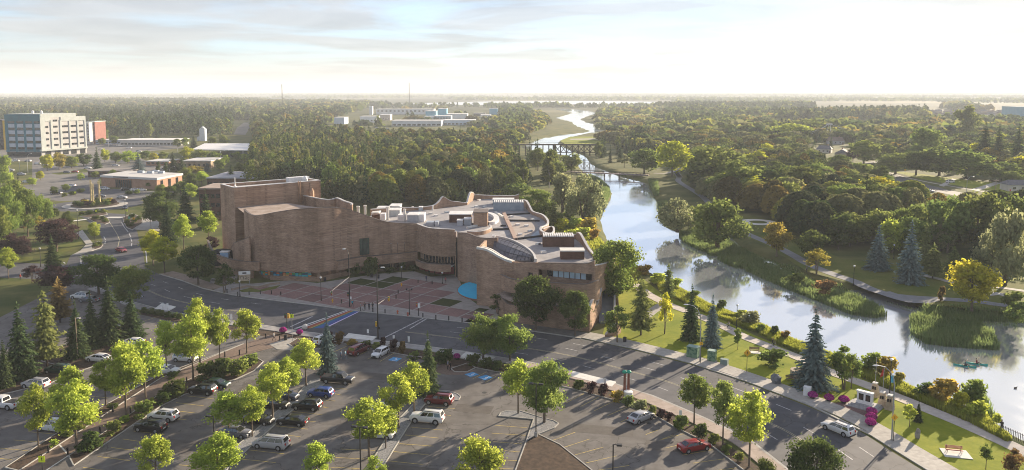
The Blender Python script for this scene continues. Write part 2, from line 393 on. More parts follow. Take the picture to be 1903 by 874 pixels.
# --- main road: far edge traced on the ground, constant width
FAR = [(-260,470),(-60,484),(120,492),(215,497),(290,509),(342,524),(380,538),(443,551),(527,561.5),(616,572),(666,579.5),(761,589),(853,599),(920,607),(983,616),(1062,627),(1116,637),(1173,650),(1240,667),(1308,685),(1416,723),(1540,772),(1608,808),(1651,836),(1712,873),(1800,928),(1900,1000)]
fe = resample(spline(PS(FAR), 5), 3.0); RW = 17.0; ne = offset(fe, -RW)
roadz = .012
mb = MB(); mb.strip([Vector((p.x, p.y, roadz)) for p in fe][::-1], [Vector((p.x, p.y, roadz)) for p in ne][::-1]); road = mb.build('road', asphalt, kind='structure')
def along(s0, s1, off, w, z, mat, parent, name='lane_marking'):
    pts = fe[s0:s1 + 1]
    if len(pts) < 2: return
    nn = normals2(fe)[s0:s1 + 1]
    A = [p - n * (off - w / 2) for p, n in zip(pts, nn)]; B = [p - n * (off + w / 2) for p, n in zip(pts, nn)]
    MB().strip([Vector((p.x, p.y, z)) for p in A][::-1], [Vector((p.x, p.y, z)) for p in B][::-1]).build(name, mat, parent)
# node index nearest a photo pixel
def near_i(px, py):
    q = P(px, py); return min(range(len(fe)), key=lambda i: (fe[i] - q).length)
i0, icw, i1 = near_i(330, 520), near_i(640, 575), near_i(1712, 873)
ist = near_i(787, 591)
for k in range(i0, i1, 3):
    if icw - 5 <= k <= ist: continue
    for off in (3.5, 6.9, 13.4):
        if R.random() < .72: along(k, k + 1, off, .16, roadz + .004, white, road)
for a, b_ in ((i0 - 2, icw - 5), (ist, i1 + 6)):
    for q in range(a, b_, 12):
        along(q, min(q + 12, b_), 10.0, .14, roadz + .004, roadyel, road, 'centre_line'); along(q, min(q + 12, b_), 10.32, .14, roadz + .004, roadyel, road, 'centre_line')
# sheets between two photo points with a width
def bar(a, b, w, z, mat, parent, name, h=None):
    a, b = P(*a), P(*b); d = (b - a); d.z = 0; n = Vector((-d.y, d.x, 0)).normalized() * w / 2
    q = [a + n, a - n, b - n, b + n]
    m_ = MB()
    if h: m_.prism(q, z, z + h)
    else: m_.sheet(q, z)
    return m_.build(name, mat, parent)
bar((712,629), (787,591.5), .35, roadz + .005, white, road, 'stop_line')
bar((762,611), (793,592.5), .35, roadz + .005, white, road, 'lane_marking')
bar((540,607.5), (581,588.5), .4, roadz + .005, white, road, 'stop_line')
# rainbow crossing
cw = []
a0, a1, b0, b1 = P(546,611), P(650,574.5), P(606,610), P(668,579.5)
cols = [(.62,.62,.62),(.05,.055,.06),(.62,.62,.62),(.30,.07,.05),(.34,.13,.05),(.42,.30,.10),(.05,.16,.10),(.035,.12,.30),(.05,.08,.28),(.62,.55,.75)]
ws = [.10,.08,.06,.14,.08,.05,.07,.16,.16,.07]; u = 0
for c_, w_ in zip(cols, ws):
    u2 = u + w_ / sum(ws)
    q = [a0.lerp(b0, u), a1.lerp(b1, u), a1.lerp(b1, u2), a0.lerp(b0, u2)]
    MB().sheet(q, roadz + .006).build('crossing_stripe', M2('crossing_paint', c_, tuple(v * .8 for v in c_), 2, rough=.8), road); u = u2
for s0, s1 in ((i0 + 2, icw - 1), (ist - 6, i1 + 8)): pass

# --- branch road, roundabout and town streets
MB().sheet(PS([(270,497),(300,512),(262,512),(215,520),(120,500),(131,475),(155,468),(186,456),(191,448),(184,430),(170,418),(160,409),(150,402),(190,396),(232,398),(247,412),(255,430),(259,450),(266,470)]), .006).build('branch_road', asphalt, kind='structure')
rc = P(177, 381)
circ = lambda r, n=40, c=rc, k=1.0: [(c.x + r * cos(2 * pi * i / n), c.y + r * k * sin(2 * pi * i / n)) for i in range(n)]
MB().sheet(circ(19.5), .010).build('roundabout_road', asphalt, kind='structure')
MB().prism(circ(13.0), .0, .10).build('roundabout_apron', conc, kind='structure')
MB().prism(circ(9.6), .0, .25).build('roundabout_bed', mulch, kind='structure')
town = M2('town_asphalt', (.13, .125, .12), (.20, .19, .18), .05, rough=.9, second=((.6, .6, .6), .5, .5))
MB().sheet(PS([(-250,372),(0,352),(60,342),(60,300),(0,300),(-250,310),(-250,275),(10,277),(200,262),(330,262),(345,275),(240,285),(270,298),(330,312),(300,320),(190,322),(180,340),(190,350),(290,356),(345,346),(352,352),(260,372),(250,382),(180,372),(110,374),(60,368),(0,384),(-250,410)]), .004).build('town_street', town, kind='structure')
MB().sheet(PS([(135,345),(190,349),(260,357),(300,356),(262,364),(180,362),(112,359)]), .009).build('town_parking', M2('dark_town_asphalt', (.06, .062, .07), (.09, .09, .1), .2), kind='structure')
MB().sheet(PS([(434,250),(440,238),(453,228),(468,228),(463,240),(456,251)]), .02).build('highway', town, kind='structure')
for poly, nm in (([(130,318),(160,314),(165,320),(110,325),(95,323)], 'town_lawn'), ([(0,492),(60,484),(62,477),(0,480)], 'town_lawn'), ([(110,475),(150,455),(160,440),(150,438),(115,448),(105,470)], 'corner_lawn')):
    MB().sheet(PS(poly), .012).build(nm, lawnd, kind='structure')
# branch road islands and kerbs
for poly, z, m_ in (([(150,403),(196,395),(199,399),(168,405)], .14, mulch), ([(165,407),(190,402),(200,406),(203,414),(195,417),(178,414)], .14, mulch), ([(229,405),(246,398),(265,406),(262,416),(246,427),(236,423),(230,412)], .14, mulch), ([(173,462),(176,452),(184,449),(191,455),(188,460),(178,463)], .14, mulch)):
    pp = PS(poly); cc = sum(pp, Vector()) / len(pp)
    MB().prism([cc + (p - cc) * 1.08 for p in pp], 0, .12).prism(pp, 0.0, z + .02, 1).build('traffic_island', [curbm, m_], kind='structure')
MB().prism(PS([(139,435),(153,428),(165,444),(172,452),(171,463),(188,461),(150,474),(131,476),(150,466),(160,455),(150,442)]), 0, .12).build('corner_pavement', conc, kind='structure')
MB().prism(PS([(264,412),(275,404),(290,405),(300,420),(296,430),(262,428),(250,427)]), 0, .12).build('corner_pavement', conc, kind='structure')
br = bpy.data.objects['branch_road']
for a_, b__ in (((205,415),(218,436)),((218,436),(222,446)),((222,446),(219,459))): bar(a_, b__, .22, .012, roadyel, br, 'centre_line')
for a_, b__ in (((226,414),(232,424)),((232,424),(238,431)),((240,434),(243,441)),((243,443),(245,449)),((245,452),(244,458)),((193,440),(196,446)),((196,448),(195,453)),((271,466),(273,489)),((150,477),(151,497)),((118,487),(121,490))):
    bar(a_, b__, .3, .012, white, br, 'lane_marking')
bar((199,404), (231,404), 2.6, .012, concw, br, 'crossing_band')
bar((124,412), (160,408), 2.2, .012, concw, bpy.data.objects['roundabout_road'], 'crossing_band')

# --- pavements along the main road (separate slabs)
def pave(i_a, i_b, o0, o1, z, mat, name, step=1, gap=.03):
    par = bpy.data.objects.new(name, None); C.objects.link(par); par['kind'] = 'structure'
    nn = normals2(fe)
    for k in range(i_a, i_b, step):
        e = min(k + step, i_b)
        A0, A1 = fe[k] - nn[k] * o0, fe[e] - nn[e] * o0; B0, B1 = fe[k] - nn[k] * o1, fe[e] - nn[e] * o1
        d = (A1 - A0).normalized() * gap
        MB().prism([A0 + d, A1, B1, B0 + d], -.05, z).build('pavement_slab', mat, par)
    return par
ib = near_i(1085, 630)
pave(near_i(853,599), ib, -.35, -4.0, .12, M2('grey_paving', (.15, .145, .14), (.20, .19, .18), .8, obrand=.1), 'building_pavement', 2)
pave(ib, len(fe) - 1, -.9, -4.6, .12, conc, 'park_pavement', 1)
pave(ib, len(fe) - 1, -.5, -.9, .125, curbm, 'park_kerb', 4, 0)
pave(near_i(1045,625), len(fe) - 1, RW + .4, RW + 3.1, .12, M2('rosy_concrete', (.30, .24, .20), (.38, .31, .27), .8, obrand=.08), 'lot_pavement', 1)
pave(near_i(290,509), near_i(1045,625), RW + .4, RW + 2.6, .12, M2('grey_concrete', (.26, .25, .24), (.33, .32, .31), .8, obrand=.08), 'lot_pavement', 2)
pave(near_i(290,509), len(fe) - 1, RW, RW + .4, .125, curbm, 'lot_kerb', 4, 0)
pave(near_i(290,509), ib, -.35, 0, .13, curbm, 'plaza_kerb', 4, 0)
pave(near_i(297,510), near_i(395,541), -.4, -4.2, .12, M2('brown_paving', (.20, .155, .12), (.27, .21, .165), .8, obrand=.08), 'tree_pavement', 2)
# pale bus pads
for q in ([(639,629),(648,620.5),(700,627),(692,634)], [(853,666),(866,655),(921,665),(906,676)], [(287,575),(300,565),(327,571),(315,578)], [(1060,700),(1065,691),(1145,711),(1137,720)]):
    MB().prism(PS(q), 0, .14).build('bus_pad', concw, kind='structure')

# --- plaza: grid of brick panels between concrete bands
A_ = Vector((.48, .877, 0)).normalized(); B_ = Vector((A_.y, -A_.x, 0)); O_ = P(697, 583)
plz = PS([(393,541),(443,550.3),(527,560.5),(616,571),(666,578),(761,588),(853,598),(920,606),(930,576),(886,566),(866,552),(853,520),(845,512),(800,515),(770,505),(700,510),(648,518),(590,527),(540,522),(470,528),(430,528)])
plaza = MB().prism(plz, 0, .12).build('plaza', M2('plaza_bands', (.23, .215, .20), (.30, .28, .265), .6), kind='structure')
pin = [(p.x, p.y) for p in plz]; turf = M2('plaza_turf', (.030, .042, .014), (.055, .065, .022), .6, rough=1, spec=.1)
cell = 6.1; grassy = [(665,533),(655,527),(684,525),(711,522),(697,527),(720,525),(745,519),(825,535),(838,544),(850,566),(862,571),(874,574),(868,562),(848,559),(834,563),(886,579),(842,568),(852,574),(900,575),(905,582)]
gp = PS(grassy)
for ia in range(-2, 16):
    for ib_ in range(-14, 9):
        c0 = O_ + A_ * (ia * cell) + B_ * (ib_ * cell)
        small = ib_ >= 3 and ia < 5
        subs = [(0, 0, 1, 1)] if not small else [(u_ / 2, v_ / 2, .5, .5) for u_ in (0, 1) for v_ in (0, 1)]
        for (fu, fv, su, sv) in subs:
            g = .22
            q = [c0 + A_ * (fu * cell + g) + B_ * (fv * cell + g), c0 + A_ * (fu * cell + su * cell - g) + B_ * (fv * cell + g),
                 c0 + A_ * ((fu + su) * cell - g) + B_ * ((fv + sv) * cell - g), c0 + A_ * (fu * cell + g) + B_ * ((fv + sv) * cell - g)]
            if not all(inside(p.x, p.y, pin) for p in q): continue
            m_ = sum(q, Vector()) / 4
            gr = any((m_ - h).length < (2.6 if not small else 1.6) for h in gp)
            MB().prism(q, .08, .135).build('turf_panel' if gr else 'brick_panel', turf if gr else brickpave, plaza)

# --- car park
lotpoly = [(-420,800),(-200,660),(0,590),(60,560),(130,522),(170,520),(210,548),(262,585),(345,603),(430,615),(500,627),(560,640),(621,636),(690,648.5),(726,655.5),(762,662.5),(815,678),(884,684),(940,695),(1062,722.5),(1152,747.5),(1223,776.5),(1254,794.5),(1319,826.5),(1380,873),(1430,912),(1520,1000),(700,1040),(-200,1040)]
lot = MB().sheet(PS(lotpoly), .016).build('car_park', lotasp, kind='structure')
MB().sheet(PS([(262,576),(345,592),(430,603),(500,612),(560,622),(640,632),(706,642),(800,655),(900,668),(957,682),(1062,705),(1137,727),(1200,750),(1272,782),(1351,826),(1416,872),(1500,930),(1520,1000),(1430,912),(1380,873),(1319,826),(1254,794),(1223,776),(1152,747),(1062,722),(940,695),(884,684),(815,678),(762,662),(690,648),(621,635),(560,640),(500,627),(430,615),(345,603),(262,585)]), .008).build('hedge_bed', mulch, kind='structure')
def kerb(pts, name='kerb', w=.16, h=.14, closed=False, mat=None):
    pp = PS(pts)
    if closed: pp.append(pp[0])
    m_ = MB(); n_ = normals2(pp)
    for i in range(len(pp) - 1):
        a, b = pp[i], pp[i + 1]; d = (b - a).normalized(); n = Vector((-d.y, d.x, 0)) * w / 2
        m_.prism([a + n - d * w * .3, a - n - d * w * .3, b - n + d * w * .3, b + n + d * w * .3], 0, h + .0015 * (i % 2))
    return m_.build(name, mat or curbm, lot)
kerb([(621,635.5),(690,648.5),(726,655.5),(762,662.5)]); kerb([(884,684),(940,695),(1062,722.5),(1152,747.5),(1223,776.5),(1254,794.5),(1319,826.5),(1380,873),(1430,912),(1520,1000)])
beds = {
 'gravel': [[(360,905),(415,851),(438,831),(469,806),(505,773),(540,746),(577,709),(597,704),(612,704),(600,717),(560,750),(515,787),(467,830),(448,848),(420,875),(392,905)],
            [(640,915),(683,870),(708,831),(744,777),(783,737),(800,726),(835,728),(850,733),(856,738),(852,744),(815,748),(790,752),(769,777),(733,834),(715,863),(684,915)],
            [(927,774),(931,768),(940,765),(965,764),(1000,775),(1030,783),(1038,788),(1030,796),(1000,808),(977,824),(985,800),(992,780)]],
 'mulch': [[(940,915),(957,878),(977,824),(1000,808),(1040,827),(1101,876),(1140,915)],
           [(137,866),(248,790),(300,755),(343,734),(435,707),(472,690),(489,673),(470,661),(400,685),(345,709),(310,725),(250,765),(175,818),(128,848)],
           [(10,870),(97,812),(150,779),(215,743),(290,701),(390,664),(452,640),(300,703),(230,748),(150,801),(110,827),(35,876)],
           [(60,668),(150,690),(250,655),(262,628),(210,600),(150,640),(60,650)],
           [(-200,760),(0,735),(95,712),(150,690),(60,668),(0,680),(-200,700)],
           [(838,686),(868,676),(884,684),(868,692),(845,692)],
           [(536,640),(552,630),(640,634),(617,648),(575,650),(545,646)]]}
for kind_, pl in beds.items():
    for poly in pl:
        MB().prism(PS(poly), 0, .09).build('planting_bed' if kind_ == 'mulch' else 'gravel_island', mulch if kind_ == 'mulch' else gravel, kind='structure'); kerb(poly, closed=True)
walk = MB().prism(PS([(0,905),(35,876),(110,827),(150,801),(230,746),(300,701),(390,666),(450,641),(500,623),(535,628),(530,641),(470,656),(400,683),(345,707),(310,723),(250,763),(175,816),(128,847),(85,876),(60,905)]), 0, .05).build('walkway', pathbrick, kind='structure')
for a_, b__ in (((36,875),(110,827)),((84,876),(128,847)),((110,827),(128,847))): bar(a_, b__, .22, .055, concw, walk, 'paving_border')
MB().prism(PS([(800,690),(822,677),(850,682),(884,690),(860,697),(830,697)]), 0, .05).build('walkway', pathbrick, kind='structure')
MB().prism(PS([(500,640),(540,628),(585,640),(560,652),(515,650)]), 0, .06).build('walkway', conc, kind='structure')
def zl(ox, oy, s, lst): return [((ox + a / s, oy + b / s), (ox + c / s, oy + d / s)) for (a, b), (c, d) in lst]
st = []
st += zl(600, 560, 2.782, [((325,825),(520,845)),((365,778),(548,795)),((395,737),(572,750)),((425,692),(598,708)),((455,652),(620,667)),((530,575),(662,592)),((545,545),(683,557)),((95,765),(270,773)),((60,808),(235,818)),((20,858),(190,866)),((0,512),(65,516)),((0,545),(30,552)),((45,475),(100,486)),((70,258),(130,230)),((165,290),(245,250)),((230,300),(290,272)),((295,312),(370,268)),((395,328),(455,292)),((775,402),(848,365)),((840,422),(900,385)),((280,872),(470,900)),((-30,905),(150,915))])
st += zl(900, 560, 2.782, [((425,525),(515,478)),((497,545),(590,498)),((567,568),(665,520)),((637,592),(743,547)),((706,625),(800,580)),((835,690),(900,665)),((905,720),(975,692)),((340,725),(470,678)),((410,757),(545,713)),((470,795),(615,755)),((525,837),(685,800)),((590,874),(750,850)),((650,915),(820,895)),((55,642),(222,655)),((38,683),(215,694)),((45,727),(195,738)),((60,770),(190,780)),((50,818),(170,825)),((30,862),(150,868))])
st += zl(1200, 560, 2.782, [((70,720),(200,685)),((100,760),(180,742)),((188,797),(348,768)),((245,838),(410,815)),((320,882),(470,862)),((400,930),(560,912))])
st += zl(300, 560, 2.782, [((130,490),(270,505)),((75,525),(220,542)),((30,563),(175,578)),((-20,604),(130,614)),((-60,640),(40,650)),((90,847),(190,853)),((410,817),(590,835)),((455,770),(635,790)),((590,645),(757,662)),((560,680),(720,702)),((670,570),(832,587)),((740,500),(897,517)),((640,610),(797,624)),((520,728),(678,745)),((725,535),(865,552)),((780,465),(930,486)),((800,440),(960,456)),((880,268),(940,240)),((-30,900),(130,912)),((250,560),(330,570)),((330,500),(420,512))])
st += zl(0, 560, 2.782, [((505,803),(672,825)),((575,757),(718,775)),((635,713),(790,735)),((690,672),(850,690)),((70,718),(190,728)),((145,675),(290,688)),((0,760),(155,775)),((-60,808),(60,820)),((220,630),(380,645)),((440,490),(560,500)),((740,105),(830,75)),((800,132),(885,98)),((870,150),(950,118)),((430,860),(610,885))])
for a_, b__ in st: bar(a_, b__, .13, .021, yellow, lot, 'stall_line')
# blue accessible-bay marks
bl = M2('blue_paint', (.05, .24, .50), (.09, .34, .60), 2, rough=.7); wh = M2('bay_symbol_paint', (.62, .66, .70), (.75, .78, .8), 2)
for cpx, ang in (((734,668), 67), ((876,696), 40), ((902,702), 40)):
    c = P(*cpx); u_ = Vector((cos(radians(ang)), sin(radians(ang)), 0)); v_ = Vector((-u_.y, u_.x, 0))
    sq = MB().sheet([c + u_ * a + v_ * b for a, b in ((-.95, -.95), (.95, -.95), (.95, .95), (-.95, .95))], .022).build('accessible_bay_mark', bl, lot)
    m_ = MB()
    for i in range(9):
        a0_, a1_ = radians(150 + i * 24), radians(174 + i * 24); r0, r1 = .42, .55; cc = c - u_ * .2
        m_.add([cc + u_ * (r * cos(a)) + v_ * (r * sin(a)) + Vector((0, 0, .027)) for r, a in ((r0, a0_), (r1, a0_), (r1, a1_), (r0, a1_))], [(0, 1, 2, 3)])
    for (x0, y0, x1, y1, w) in ((.55, 0, 0, 0, .14), (0, 0, -.1, -.4, .13), (.2, 0, .2, -.32, .1), (-.1, -.4, -.35, -.5, .1)):
        a, b = c + u_ * x0 + v_ * y0, c + u_ * x1 + v_ * y1; d = (b - a).normalized(); n = Vector((-d.y, d.x, 0)) * w / 2
        q = [a + n, a - n, b - n, b + n]; m_.add([(p.x, p.y, .0275) for p in q], [(0, 1, 2, 3)])
    m_.add([(c + u_ * .72 + Vector((cos(k * pi / 4), sin(k * pi / 4), 0)) * .13 + Vector((0, 0, .027))) for k in range(8)], [tuple(range(8))]); m_.build('wheelchair_symbol', wh, sq)

# --- park: lawns and paths
MB().sheet(PS([(1118,632),(1125,600),(1120,560),(1160,520),(1200,522),(1232,548),(1268,560),(1330,588),(1400,622),(1475,655),(1540,684),(1600,703),(1660,730),(1750,765),(1850,808),(1960,858),(2060,930),(1900,985),(1800,912),(1712,860),(1600,790),(1520,750),(1430,715),(1308,671),(1200,645)]), .006).build('park_lawn', lawn, kind='structure')
def path_px(pts, w, z, mat, name, slabs=0):
    c = resample(spline(PS(pts), 5), 2.0); A, B = offset(c, w / 2), offset(c, -w / 2); par = None
    if not slabs:
        m_ = MB(); n = len(c)
        m_.add(A + B, [(i, i + 1, n + i + 1, n + i)[::-1] for i in range(n - 1)]); m_.v = [(x, y, z) for x, y, _ in m_.v]
        return m_.build(name, mat, kind='structure')
    par = bpy.data.objects.new(name, None); C.objects.link(par); par['kind'] = 'structure'
    for i in range(0, len(c) - 1):
        d = (c[i + 1] - c[i]).normalized() * .03
        MB().prism([A[i] + d, A[i + 1], B[i + 1], B[i] + d], -.05, z).build('path_slab', mat, par)
    return par
path_px([(1180,528),(1201,545),(1228,560),(1249,569),(1269,576),(1300,588),(1335,603),(1351,610),(1380,625),(1416,639),(1452,653),(1484,665),(1540,690),(1597,711),(1626,722),(1680,743),(1715,757.5),(1787,787),(1859,819),(1903,840),(1990,885)], 2.8, .06, M2('path_concrete', (.40, .36, .32), (.50, .45, .40), .8, obrand=.07), 'river_path', 1)
MB().prism(PS([(1190,597),(1205,575),(1228,561),(1245,568),(1222,580),(1208,592)]), 0, .05).build('path_spur', conc, kind='structure')
far_path = [(1340,425),(1369,428),(1400,440),(1440,457),(1478,477),(1500,490),(1530,503),(1560,514),(1590,524),(1612,535),(1650,547),(1700,553),(1750,556),(1810,560),(1870,568),(1960,572)]
path_px(far_path, 3.4, .05, pathasp, 'park_path'); path_px([(1640,543),(1670,553),(1700,560),(1730,556)], 4.5, .045, pathasp, 'park_path_spur')
path_px([(1715,512),(1750,520),(1790,530),(1850,534),(1903,541),(1990,552)], 2.2, .055, conc, 'stone_path'); path_px([(1800,552),(1850,546),(1880,552)], 3.0, .058, conc, 'stone_path_end'); path_px([(1850,515),(1903,518),(1960,520)], 2.0, .055, pathasp, 'upper_path')
path_px([(1265,330),(1255,318),(1262,330),(1262,338),(1300,362),(1318,378),(1330,395)], 3.2, .05, pathasp, 'hill_path')
path_px([(1215,322),(1240,322),(1262,314),(1276,305)], 3.0, .052, conc, 'bridge_path')
rp = P(1409, 413); MB().sheet(circ(7.0, 28, rp), .03).build('circle_plaza', concw, kind='structure'); MB().sheet(circ(3.3, 24, rp), .036).build('circle_lawn', lawnd, kind='structure')
MB().sheet(PS([(1380,398),(1440,410),(1500,445),(1560,480),(1700,500),(1903,505),(1960,590),(1850,580),(1720,565),(1600,532),(1500,505),(1420,455),(1370,432),(1300,405),(1320,392)]), .004).build('riverside_lawn', lawnd, kind='structure')
path_px([(1560,305),(1600,304),(1640,300),(1640,296),(1645,290)], 9, .03, town, 'hill_street')
path_px([(1640,322),(1660,330),(1700,342),(1761,357),(1830,370),(1903,383),(2000,398)], 10.5, .03, asphalt, 'suburban_street')
path_px([(1640,317.5),(1700,334),(1800,352),(1903,368),(2000,380)], 1.8, .06, conc, 'suburban_pavement')
MB().sheet(PS([(1655,318),(1700,330),(1800,349),(1903,363),(1990,370),(1990,350),(1903,345),(1800,335),(1700,322)]), .005).build('suburban_lawn', lawn, kind='structure')
for q in ([(1745,345),(1770,332),(1778,334),(1754,347)], [(1805,352),(1850,338),(1860,341),(1818,355)]): MB().sheet(PS(q), .02).build('driveway', conc, kind='structure')
for q in ([(1040,262),(1060,254),(1140,254),(1150,262),(1120,268),(1050,268)], [(1160,252),(1260,250),(1270,256),(1170,258)]): MB().sheet(PS(q), .004).build('ball_field', lawn, kind='structure')
for q in ([(1060,258),(1150,257),(1150,259),(1060,260)],): MB().sheet(PS(q), .009).build('field_track', conc, kind='structure')
# ================================================================== the brick arts centre
def brickmat(name, c1, c2, c3):
    m, t, b, o = mat_base(name); b.inputs['Roughness'].default_value = .92; b.inputs['Specular IOR Level'].default_value = .15
    tcn = t.nodes.new('ShaderNodeTexCoord')
    # courses from world height and position along the wall
    sp = t.nodes.new('ShaderNodeSeparateXYZ'); t.links.new(tcn.outputs['Object'], sp.inputs[0])
    cm = t.nodes.new('ShaderNodeCombineXYZ'); ad = t.nodes.new('ShaderNodeMath'); ad.operation = 'SUBTRACT'
    t.links.new(sp.outputs[0], ad.inputs[0]); t.links.new(sp.outputs[1], ad.inputs[1]); t.links.new(ad.outputs[0], cm.inputs[0]); t.links.new(sp.outputs[2], cm.inputs[1])
    br_ = t.nodes.new('ShaderNodeTexBrick'); t.links.new(cm.outputs[0], br_.inputs['Vector'])
    br_.inputs['Color1'].default_value = col(c1); br_.inputs['Color2'].default_value = col(c2); br_.inputs['Mortar'].default_value = col(tuple(v * .62 for v in c1))
    br_.inputs['Scale'].default_value = 1; br_.inputs['Brick Width'].default_value = .62; br_.inputs['Row Height'].default_value = .21; br_.inputs['Mortar Size'].default_value = .02
    c_, n_ = noise_mix(t, c3, (1, 1, 1), .5, 8, .3, .62, stretch=(.5, .5, 1.6)); c2_, n2_ = noise_mix(t, (.72, .70, .72), (1.12, 1.05, 1.0), 2.2, 4, .35, .65, stretch=(.35, .35, 4))
    x = mixc(t, br_.outputs['Color'], c_, .75, 'MULTIPLY'); x = mixc(t, x, c2_, .9, 'MULTIPLY'); t.links.new(x, b.inputs['Base Color'])
    c4_, n4_ = noise_mix(t, (.66, .64, .62), (1.05, 1.04, 1.03), .16, 6, .34, .56, stretch=(1.6, 1.6, .25)); x = mixc(t, x, c4_, .8, 'MULTIPLY'); t.links.new(x, b.inputs['Base Color'])
    bump(t, b, br_.outputs['Fac'], .25, .02); return m
brick = brickmat('centre_brick', (.485, .350, .255), (.365, .255, .186), (.66, .63, .61))
brick2 = brickmat('dark_town_brick', (.17, .10, .08), (.13, .08, .06), (.7, .7, .7))
coping = M2('metal_coping', (.50, .47, .44), (.62, .59, .55), .8, rough=.5, metal=.2)
darkcop = M2('dark_coping', (.11, .085, .075), (.15, .12, .10), .8, rough=.6)
roofm = M2('gravel_roof', (.25, .245, .255), (.36, .35, .355), .16, rough=1, second=((.70, .69, .70), .6, .7), bmp=.15, lo=.3, hi=.7)
rooft = M2('tan_gravel_roof', (.27, .21, .17), (.40, .33, .29), .3, rough=1, second=((.7, .7, .7), 1.5, .6))
dglass = M2('dark_glass', (.012, .016, .02), (.025, .03, .036), .4, rough=.08, spec=.9)
mglass = M2('smoked_glass', (.05, .045, .055), (.16, .15, .16), .5, rough=.45, spec=.3)
blueglass = M2('pale_blue_glass', (.52, .66, .72), (.66, .78, .82), .5, rough=.15, spec=.8)
wmetal = M2('white_metal', (.66, .65, .63), (.78, .77, .75), .9, rough=.5, second=((.75, .73, .7), 1.2, .5))
gmetal = M2('grey_sheet_metal', (.30, .34, .39), (.40, .44, .48), .8, rough=.45, metal=.3)
dmetal = M2('dark_metal', (.025, .025, .028), (.04, .04, .043), 2, rough=.5)
black = M2('matt_black', (.012, .012, .013), (.02, .02, .02), 2, rough=.8)
ac = thing('arts_centre', 'sprawling brown brick arts centre with curving walls and flat grey roofs by the river', 'building')
ACP = ac

def wallstrip(rows, name='brick_wall', thick=.45, mat=brick, cop=coping, coph=.12, inward=None, n=4, parent=None, side=1):
    """rows: (px, ground row, top row, z0). Plan point from ground row, height from top row. Solid wall, thick to the far side."""
    base = [P(a, b_) for a, b_, c_, z in rows]; dat = [Vector((ZT(p.y, r[2]), r[3], 0)) for p, r in zip(base, rows)]
    return wallpts([(p.x, p.y, d.x, d.y) for p, d in zip(base, dat)], name, thick, mat, cop, coph, n, parent, side)
def wallpts(q, name='brick_wall', thick=.45, mat=brick, cop=coping, coph=.12, n=4, parent=None, side=1):
    base = spline([Vector((a[0], a[1], 0)) for a in q], n) if n > 1 else [Vector((a[0], a[1], 0)) for a in q]
    zz = spline([Vector((a[2], a[3], 0)) for a in q], n) if n > 1 else [Vector((a[2], a[3], 0)) for a in q]
    back = offset(base, thick * side); m_ = len(base); mb = MB()
    def solid(mb, lo, hi, A, B, mm):
        a = [Vector((p.x, p.y, z)) for p, z in zip(A, lo)] + [Vector((p.x, p.y, z)) for p, z in zip(A, hi)] + [Vector((p.x, p.y, z)) for p, z in zip(B, lo)] + [Vector((p.x, p.y, z)) for p, z in zip(B, hi)]
        fs = []
        for i in range(m_ - 1):
            fs += [(i, i + 1, m_ + i + 1, m_ + i), (3 * m_ + i, 3 * m_ + i + 1, 2 * m_ + i + 1, 2 * m_ + i), (m_ + i, m_ + i + 1, 3 * m_ + i + 1, 3 * m_ + i), (2 * m_ + i, 2 * m_ + i + 1, i + 1, i)]
        fs += [(0, m_, 3 * m_, 2 * m_), (m_ - 1, 3 * m_ - 1, 4 * m_ - 1, 2 * m_ - 1)]
        if side < 0: fs = [f[::-1] for f in fs]
        mb.add(a, fs, mm)
    top = [z.x for z in zz]
    solid(mb, [z.y for z in zz], top, base, back, 0)
    w = mb.build(name, mat, parent or ACP)
    if cop:
        cb = MB(); solid(cb, [z + .003 for z in top], [z + coph for z in top], offset(base, -.06 * side), offset(base, (thick + .06) * side), 0); cb.build('coping', cop, w)
    return w
# ---- auditorium wall (curving, overhanging the ground floor)
audi = [(457,503,389,2.7),(460,508,393,2.7),(466,514,397.5,2.7),(476,519.5,401.3,2.7),(490,522,400.2,2.7),(517,523.6,395,2.7),(558,525,389,2.7),(592,525.5,386.8,2.7),(606,523.3,386.2,2.7),(625,519.5,386.4,2.7),(642,515.5,388.3,2.7),(657,512.5,392,2.7),(677,509.5,399,2.7),(692,508,404.5,2.7),(707,507,409.6,2.7),(720,505.5,412.8,2.7),(731,504.5,414.3,2.7),(750,502.5,415.6,2.7),(768,500.5,415.9,2.7),(777,499.5,416.6,2.7)]
wallstrip(audi, cop=darkcop)
aplan = spline([P(a, b_) for a, b_, c_, z in audi], 4)
# ---- ground floor set back under the overhang
gf = offset(resample([p for p in aplan[10:]], 1.5), 2.4)
def vsheet(pts, z0, z1, mat, name, thick=.3, parent=None):
    return wallpts([(p.x, p.y, z1, z0) for p in pts], name, thick, mat, None, n=1, parent=parent)
vsheet(gf, 0, 2.75, brick, 'ground_floor_wall')
vsheet(offset(gf[4:26], -1.2), 0, 1.3, brick, 'plinth_wall', .5)
# coloured glass mosaic between plinth and overhang
mosaic_cols = [(.50, .14, .04), (.05, .25, .38), (.10, .32, .10), (.42, .42, .35), (.04, .10, .16), (.45, .22, .08), (.03, .35, .36), (.12, .10, .08)]
mos = MB(); a, b_ = P(467, 514.5), P(561, 518.5); n_ = 34
mrow = offset(resample([p for p in aplan[12:27]], .9), 1.0)
frm = vsheet(mrow, 1.32, 2.68, black, 'mosaic_window', .12)
for k in range(len(mrow) - 1):
    for j in range(3):
        p, q = mrow[k], mrow[k + 1]; d = (q - p); nrm = Vector((d.y, -d.x, 0)).normalized() * .03
        z0, z1 = 1.34 + j * .44, 1.34 + j * .44 + .42; u = p + d * .03 + nrm; w_ = q - d * .03 + nrm
        mos.add([(u.x, u.y, z0), (w_.x, w_.y, z0), (w_.x, w_.y, z1), (u.x, u.y, z1)], [(0, 1, 2, 3)], R.randrange(8))
